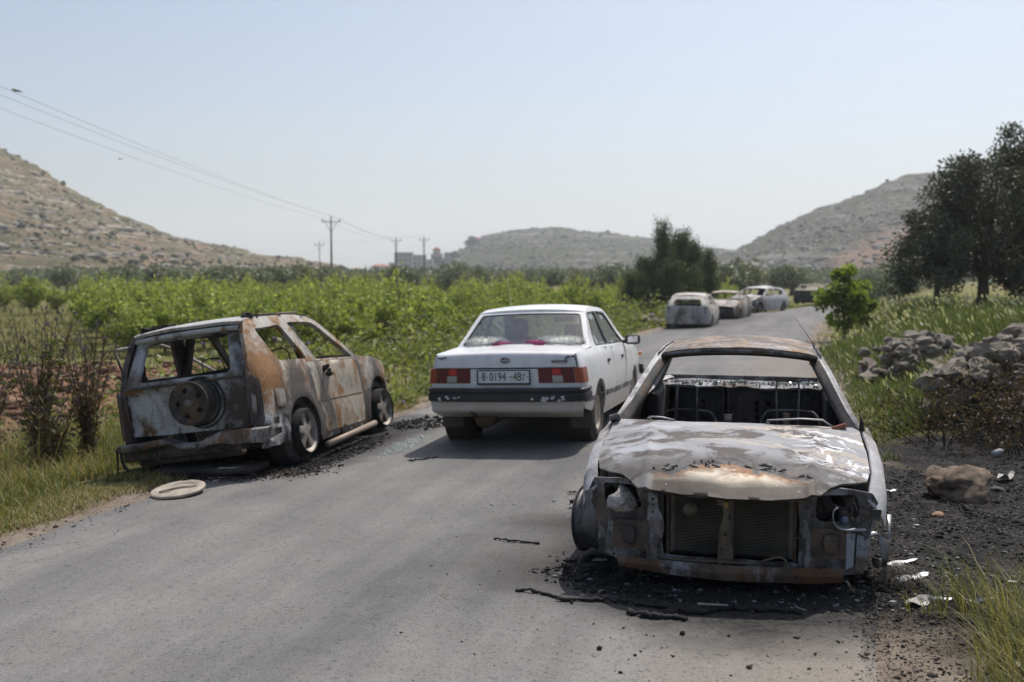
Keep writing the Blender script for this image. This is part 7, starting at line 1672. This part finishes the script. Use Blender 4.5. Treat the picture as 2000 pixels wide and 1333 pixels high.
# burnt twig standing in the ash
o = MB().tube([(3.36, 5.95, float(land(3.36, 5.95)) - .02), (3.38, 5.95, float(land(3.36, 5.95)) + .15)], .007, 6).tube([(3.26, 5.93, float(land(3.36, 5.95)) + .03), (3.38, 5.95, float(land(3.36, 5.95)) + .07), (3.50, 5.97, float(land(3.36, 5.95)) + .12)], .011, 6).build('charred_stick', M_CHAR); tag(o, 'charred sticks crossing upright in the ash at the right', 'debris')
o = MB().tube([(4.62, 8.25, float(land(4.62, 8.25)) + .03), (4.78, 8.36, float(land(4.62, 8.25)) + .07)], .018, 10).build('pipe_piece', plain('pale_red_pipe', (.5, .38, .34), .6), None, smooth=True); tag(o, 'pale reddish pipe end at the right edge of the charred ground', 'debris')
bt_ = MB().lathe([(.0, 0), (.026, .002), (.028, .05), (.028, .10), (.012, .125), (.012, .14), (0, .14)], 14, axis='x'); o = bt_.build('plastic_bottle', plain('cloudy_bottle', (.45, .47, .47), .3), None, smooth=True); o.location = (4.42, 9.05, float(land(4.42, 9.05)) + .035); o.rotation_euler = (0, -.15, .5); tag(o, 'cloudy plastic bottle lying under the burnt shrubs', 'bottle')
# loose wheel rim
rim_ = empty('loose_wheel_rim', (-2.83, 8.33, float(surf(np.array([-2.83]), np.array([8.33]))[0]) + .035), (R(4), R(-7), .3)); M_TANRIM = plain('tan_scorched_rim', (.33, .285, .23), .7, .15, .3, .3, 9)
MB().lathe([(.15, .018), (.19, .03), (.212, .034), (.226, .022), (.228, .0), (.222, -.02), (.20, -.012), (.175, .0), (.15, .0)], 44, axis='z', close=True).build('rim_ring', M_TANRIM, rim_, smooth=True)
MB().lathe([(.0, .014), (.05, .016), (.09, .006), (.15, .012)], 36, axis='z').build('rim_dish', M_TANRIM, rim_, smooth=True); bar(rim_, 'bent_bar', [(-.15, -.02, .028), (.0, .02, .034), (.15, .0, .03)], .012, M_TANRIM, 8)
rim_.scale = (1, 1, .6); tag(rim_, 'scorched tan wheel rim lying flat on the road edge behind the off-roader', 'wheel')

for px, py, s, lb in ((16.9, 45.5, .55, 'low dark shrub on the verge just right of the small leafy tree'), (18.3, 47., .6, 'low dark shrub farther right behind the small leafy tree'), (15.6, 43.0, .42, 'smallest dark shrub half hidden by the small leafy tree')):
    plant_tree('low_shrub', olv[int(px) % 5], (px, py, float(land(px, py)) - .2), px, s, M_OLIVE, lb, 'shrub', 'dark shrubs at the bend')
# ------------------------------------------------------------------ power line
M_POLE = plain('weathered_steel_pole', (.16, .145, .12), .8); M_WIRE = plain('grey_cable', (.10, .10, .105), .7)
def pole(x, y, h, label, r=.11, dbl=True):
    z = float(land(x, y)); p = empty('utility_pole', (x, y, z)); MB().tube([(0, 0, -.3), (0, 0, h * .5), (0, 0, h)], [r * 1.3, r, r * .75], 10).build('post', M_POLE, p, smooth=True)
    MB().box((0, 0, h - .45), (2.35, .09, .10)).build('crossarm', M_POLE, p)
    for s in (-1, 1):
        bar(p, 'brace', [(s * .75, 0, h - .5), (0, 0, h - 1.9)], .035, M_POLE, 6)
        MB().lathe([(.05, h - .4), (.09, h - .32), (.05, h - .24), (.08, h - .16), (.03, h - .05)], 10, axis='z', c=(s * 1.12, 0, 0)).build('insulator', plain('brown_insulator', (.10, .07, .06), .4), p, smooth=True)
    MB().lathe([(.05, h), (.09, h + .1), (.05, h + .18), (.08, h + .26), (.03, h + .36)], 10, axis='z').build('insulator', plain('brown_insulator', (.10, .07, .06), .4), p, smooth=True)
    tag(p, label, 'pole', 'poles of the power line'); return [(x - 1.12, y, z + h), (x, y, z + h + .36), (x + 1.12, y, z + h)]
p0 = [(-22.45, 24., 9.55), (-21.3, 24., 9.6), (-20.1, 24., 9.55)]
p1 = pole(-23.5, 130., 9.5, 'nearest utility pole with crossarm rising above the orchard', .13); p2 = pole(-25.5, 220., 9.8, 'utility pole in front of the village block, left of the domed building', .17); p3 = pole(-19.8, 225., 10.1, 'utility pole right beside the village, nearest the domed building', .17); p4 = pole(-44.7, 232., 9.5, 'faint thin utility pole left of the nearest one', .10)
q = empty('utility_pole', (-21.3, 24., float(land(-21.3, 24.))))
MB().tube([(0, 0, -.3), (0, 0, 9.9)], .13, 10).build('post', M_POLE, q, smooth=True); MB().box((0, 0, 9.75), (2.4, .09, .1)).build('crossarm', M_POLE, q); tag(q, 'utility pole carrying the cables at the far left, outside the view', 'pole', 'poles of the power line')
def cable(a, b, sag, label, r=.008):
    P = [(a[0] + (b[0] - a[0]) * t, a[1] + (b[1] - a[1]) * t, a[2] + (b[2] - a[2]) * t - sag * 4 * t * (1 - t)) for t in np.linspace(0, 1, 25)]
    tag(MB().tube(P, r, 5).build('cable', M_WIRE, None, smooth=True), label, 'cable', 'power cables'); return P
cable(p0[0], p1[0], .55, 'lowest of the three power cables crossing the sky at the left'); cable(p0[1], p1[1], .5, 'middle power cable crossing the sky at the left'); cbl = cable(p0[2], p1[2], .55, 'topmost power cable at the left, with a bird on it')
for i, nm in enumerate(('left', 'top', 'right')): cable(p1[i], p2[i], .8, nm + ' cable between the nearest pole and the pole before the village', .014)
cable(p4[1], p2[1], .5, 'faint cable linking the thin far pole to the village pole', .012); cable(p2[1], p3[1], .1, 'short cable between the two poles before the village', .014)
def bird(label, loc, s, rz, fly=False):
    V = [(0, -.10, -.02), (0, -.05, .0), (0, .0, .01), (0, .05, .035), (0, .085, .06), (0, .12, .058)]; me = bpy.data.meshes.new('bird'); me.from_pydata(V, [(i, i + 1) for i in range(5)], []); me.update(); o = bpy.data.objects.new('bird', me); COL.objects.link(o)
    o.modifiers.new('skin', 'SKIN'); o.modifiers.new('sub', 'SUBSURF').render_levels = 1
    for q, r in zip(me.skin_vertices[0].data, (.014, .03, .042, .036, .028, .006)): q.radius = (r, r)
    me.materials.append(plain('olive_bird_plumage', (.10, .095, .03), .8)); o.location = loc; o.scale = (s, s, s); o.rotation_euler = (0, 0, rz); tag(o, label, 'bird')
    for sg in (-1, 1):
        w_ = MB().add([(0, .05, .03), (sg * .16, .03, .08 if fly else .0), (sg * .20, -.06, .07 if fly else -.01), (sg * .03, -.06, .03)], [(0, 1, 2, 3)]); q = w_.build('wing', plain('bird_wing', (.05, .048, .03), .8), o); q.modifiers.new('t', 'SOLIDIFY').thickness = .008
    MB().add([(-.012, -.10, -.02), (.012, -.10, -.02), (.022, -.20, -.04), (-.022, -.20, -.04)], [(0, 1, 2, 3)]).build('tail', plain('bird_wing', (.05, .048, .03), .8), o).modifiers.new('t', 'SOLIDIFY').thickness = .008
tt_ = .185; i = int(tt_ * 24); bp_ = cbl[i]
bird('olive brown bird on the topmost power cable at the upper left', (bp_[0], bp_[1], bp_[2] + .07), 1.5, 1.2)
bird('tiny dark bird flying below the power cables at the left', (-15.6, 40., 6.2), .8, .6, True)

# ------------------------------------------------------------------ village
M_WIN = plain('dark_window', (.04, .045, .055), .3)
def building(name, label, u0, u1, v0, v1, D, col, floors, cols, roof=None, dome=None, dep=9.):
    k = D / 1944.; x0, x1 = (u0 - 1000) * k, (u1 - 1000) * k; z0, z1 = 1.7 + (533 - v1) * k, 1.7 + (533 - v0) * k; w, h = x1 - x0, z1 - z0
    r = empty(name, ((x0 + x1) / 2, D + dep / 2, z0 - 3.)); wm = plain('village_render', col, .9, var=.12, scale=.4)
    MB().box((0, 0, (h + 3) / 2), (w, dep, h + 3)).build('wall', wm, r)
    MB().box((0, 0, h + 3 + .2), (w + .5, dep + .5, .4)).build('parapet', wm, r)
    for f in range(floors):
        for c in range(cols):
            q = MB().box((-w / 2 + w * (c + .5) / cols, -dep / 2 - .03, 3 + h * (f + .5) / floors), (w / cols * .38, .12, h / floors * .45)).build('window', M_WIN, r); MB().box((-w / 2 + w * (c + .5) / cols, -dep / 2 - .12, 3 + h * (f + .5) / floors - h / floors * .25), (w / cols * .46, .25, .12)).build('sill', wm, q)
    if roof: MB().add([(-w / 2 - .4, -dep / 2 - .4, h + 3.4), (w / 2 + .4, -dep / 2 - .4, h + 3.4), (w / 2 + .4, dep / 2 + .4, h + 3.4), (-w / 2 - .4, dep / 2 + .4, h + 3.4), (-w * .2, 0, h + 3.4 + roof), (w * .2, 0, h + 3.4 + roof)], [(0, 1, 5, 4), (1, 2, 5), (2, 3, 4, 5), (3, 0, 4), (3, 2, 1, 0)]).build('roof', plain('red_roof_tiles', (.36, .13, .085), .85), r)
    if dome:
        MB().lathe([(dome, h + 3.4), (dome, h + 3.4 + dome * .8)], 20, axis='z').build('drum', wm, r, smooth=True)
        MB().lathe([(dome * 1.05 * math.cos(a), h + 3.4 + dome * .8 + dome * 1.0 * math.sin(a)) for a in np.linspace(0, PI / 2 - .02, 8)] + [(.12, h + 3.4 + dome * 1.9), (.12, h + 3.4 + dome * 2.3)], 20, axis='z').build('dome', plain('red_dome', (.36, .13, .085), .8), r, smooth=True)
    tag(r, label, 'building', 'village on the far slope'); return r
GRY, TAN_ = (.26, .25, .245), (.34, .30, .26)
building('apartment_block', 'grey flat-roofed village block, largest and darkest, behind the left pole', 771, 806, 494, 532, 760, (.20, .195, .20), 4, 4)
building('apartment_block', 'paler village block adjoining the dark grey one', 806, 832, 499, 532, 770, (.33, .315, .30), 3, 3)
building('domed_building', 'village building with a red dome', 842, 864, 497, 520, 780, TAN_, 2, 2, None, 3.0, 8.)
building('house', 'low stone village house right of the domed building', 868, 890, 494, 512, 790, GRY, 2, 2)
building('house', 'small village house stepping down below the red dome', 828, 845, 508, 530, 755, TAN_, 2, 2)
building('house', 'red-roofed low house left of the village beside the cypress', 726, 760, 521, 536, 700, (.36, .33, .30), 1, 3, 1.6)
building('house', 'small pale house between the red-roofed one and the dark block', 760, 772, 514, 534, 730, TAN_, 2, 1)
building('house', 'distant red-roofed house leftmost of the village', 686, 704, 527, 538, 720, (.38, .33, .30), 1, 2, 1.2)
building('house', 'upper village house with a reddish roof on the ridge beside the round tree', 930, 942, 467, 478, 940, (.36, .30, .27), 1, 1, 1.5)
building('house', 'upper flat-roofed village house at the ridge, right of the reddish one', 941, 956, 468, 476, 950, GRY, 1, 2)
for u, v, D, ct, rd, nl, lb, nm in ((919, 482, 930, (0, 0, 6.), (5.5, 5.5, 4.6), 1500, 'round dark tree on the ridge beside the upper village houses', 'round_tree'), (858, 515, 745, (0, 0, 3), (3, 3, 2.2), 500, 'dark bush tree below the red dome', 'bush_tree'), (790, 528, 735, (0, 0, 2.), (5., 3, 1.8), 500, 'dark bushes before the grey village block', 'bush_tree'), (887, 500, 780, (0, 0, 2.), (2.6, 2.5, 2.), 400, 'small dark tree right of the low stone village house', 'bush_tree')):
    k_ = D / 1944.; plant_tree(nm, clump_tree(int(u), 16, ct, rd, nl, (1.5, .6), (.030, .040, .025), (.06, .072, .045), .35, ct[2] * .6, .45, 4), ((u - 1000) * k_, D, 1.7 + (533 - v) * k_ - 1.), 0, 1., M_OLIVE, lb, 'tree')
cy_ = conifer(31, 8.5, 1.2, 1500, (.02, .03, .016), (.045, .058, .03)); plant_tree('cypress', cy_, ((715 - 1000) * 690 / 1944., 690., -1.2), 0, (1, 1, 1.), M_NEEDLE, 'slender dark cypress left of the red-roofed village house', 'tree')

# ------------------------------------------------------------------ the air
def make_haze():
    m = bpy.data.materials.new('pale_air'); m.use_nodes = True; t = m.node_tree
    t.nodes.remove(t.nodes['Principled BSDF'])
    v = t.nodes.new('ShaderNodeVolumePrincipled'); v.inputs['Color'].default_value = (.90, .945, 1., 1); v.inputs['Density'].default_value = 0.00036
    v.inputs['Anisotropy'].default_value = 0.35
    t.links.new(v.outputs[0], t.nodes['Material Output'].inputs['Volume'])
    o = MB().box((0, 2300, 122), (7400, 6000, 260)).build('haze', m)
    tag(o, kind='stuff', label='thin pale haze hanging over the whole valley', cat='haze')
make_haze()
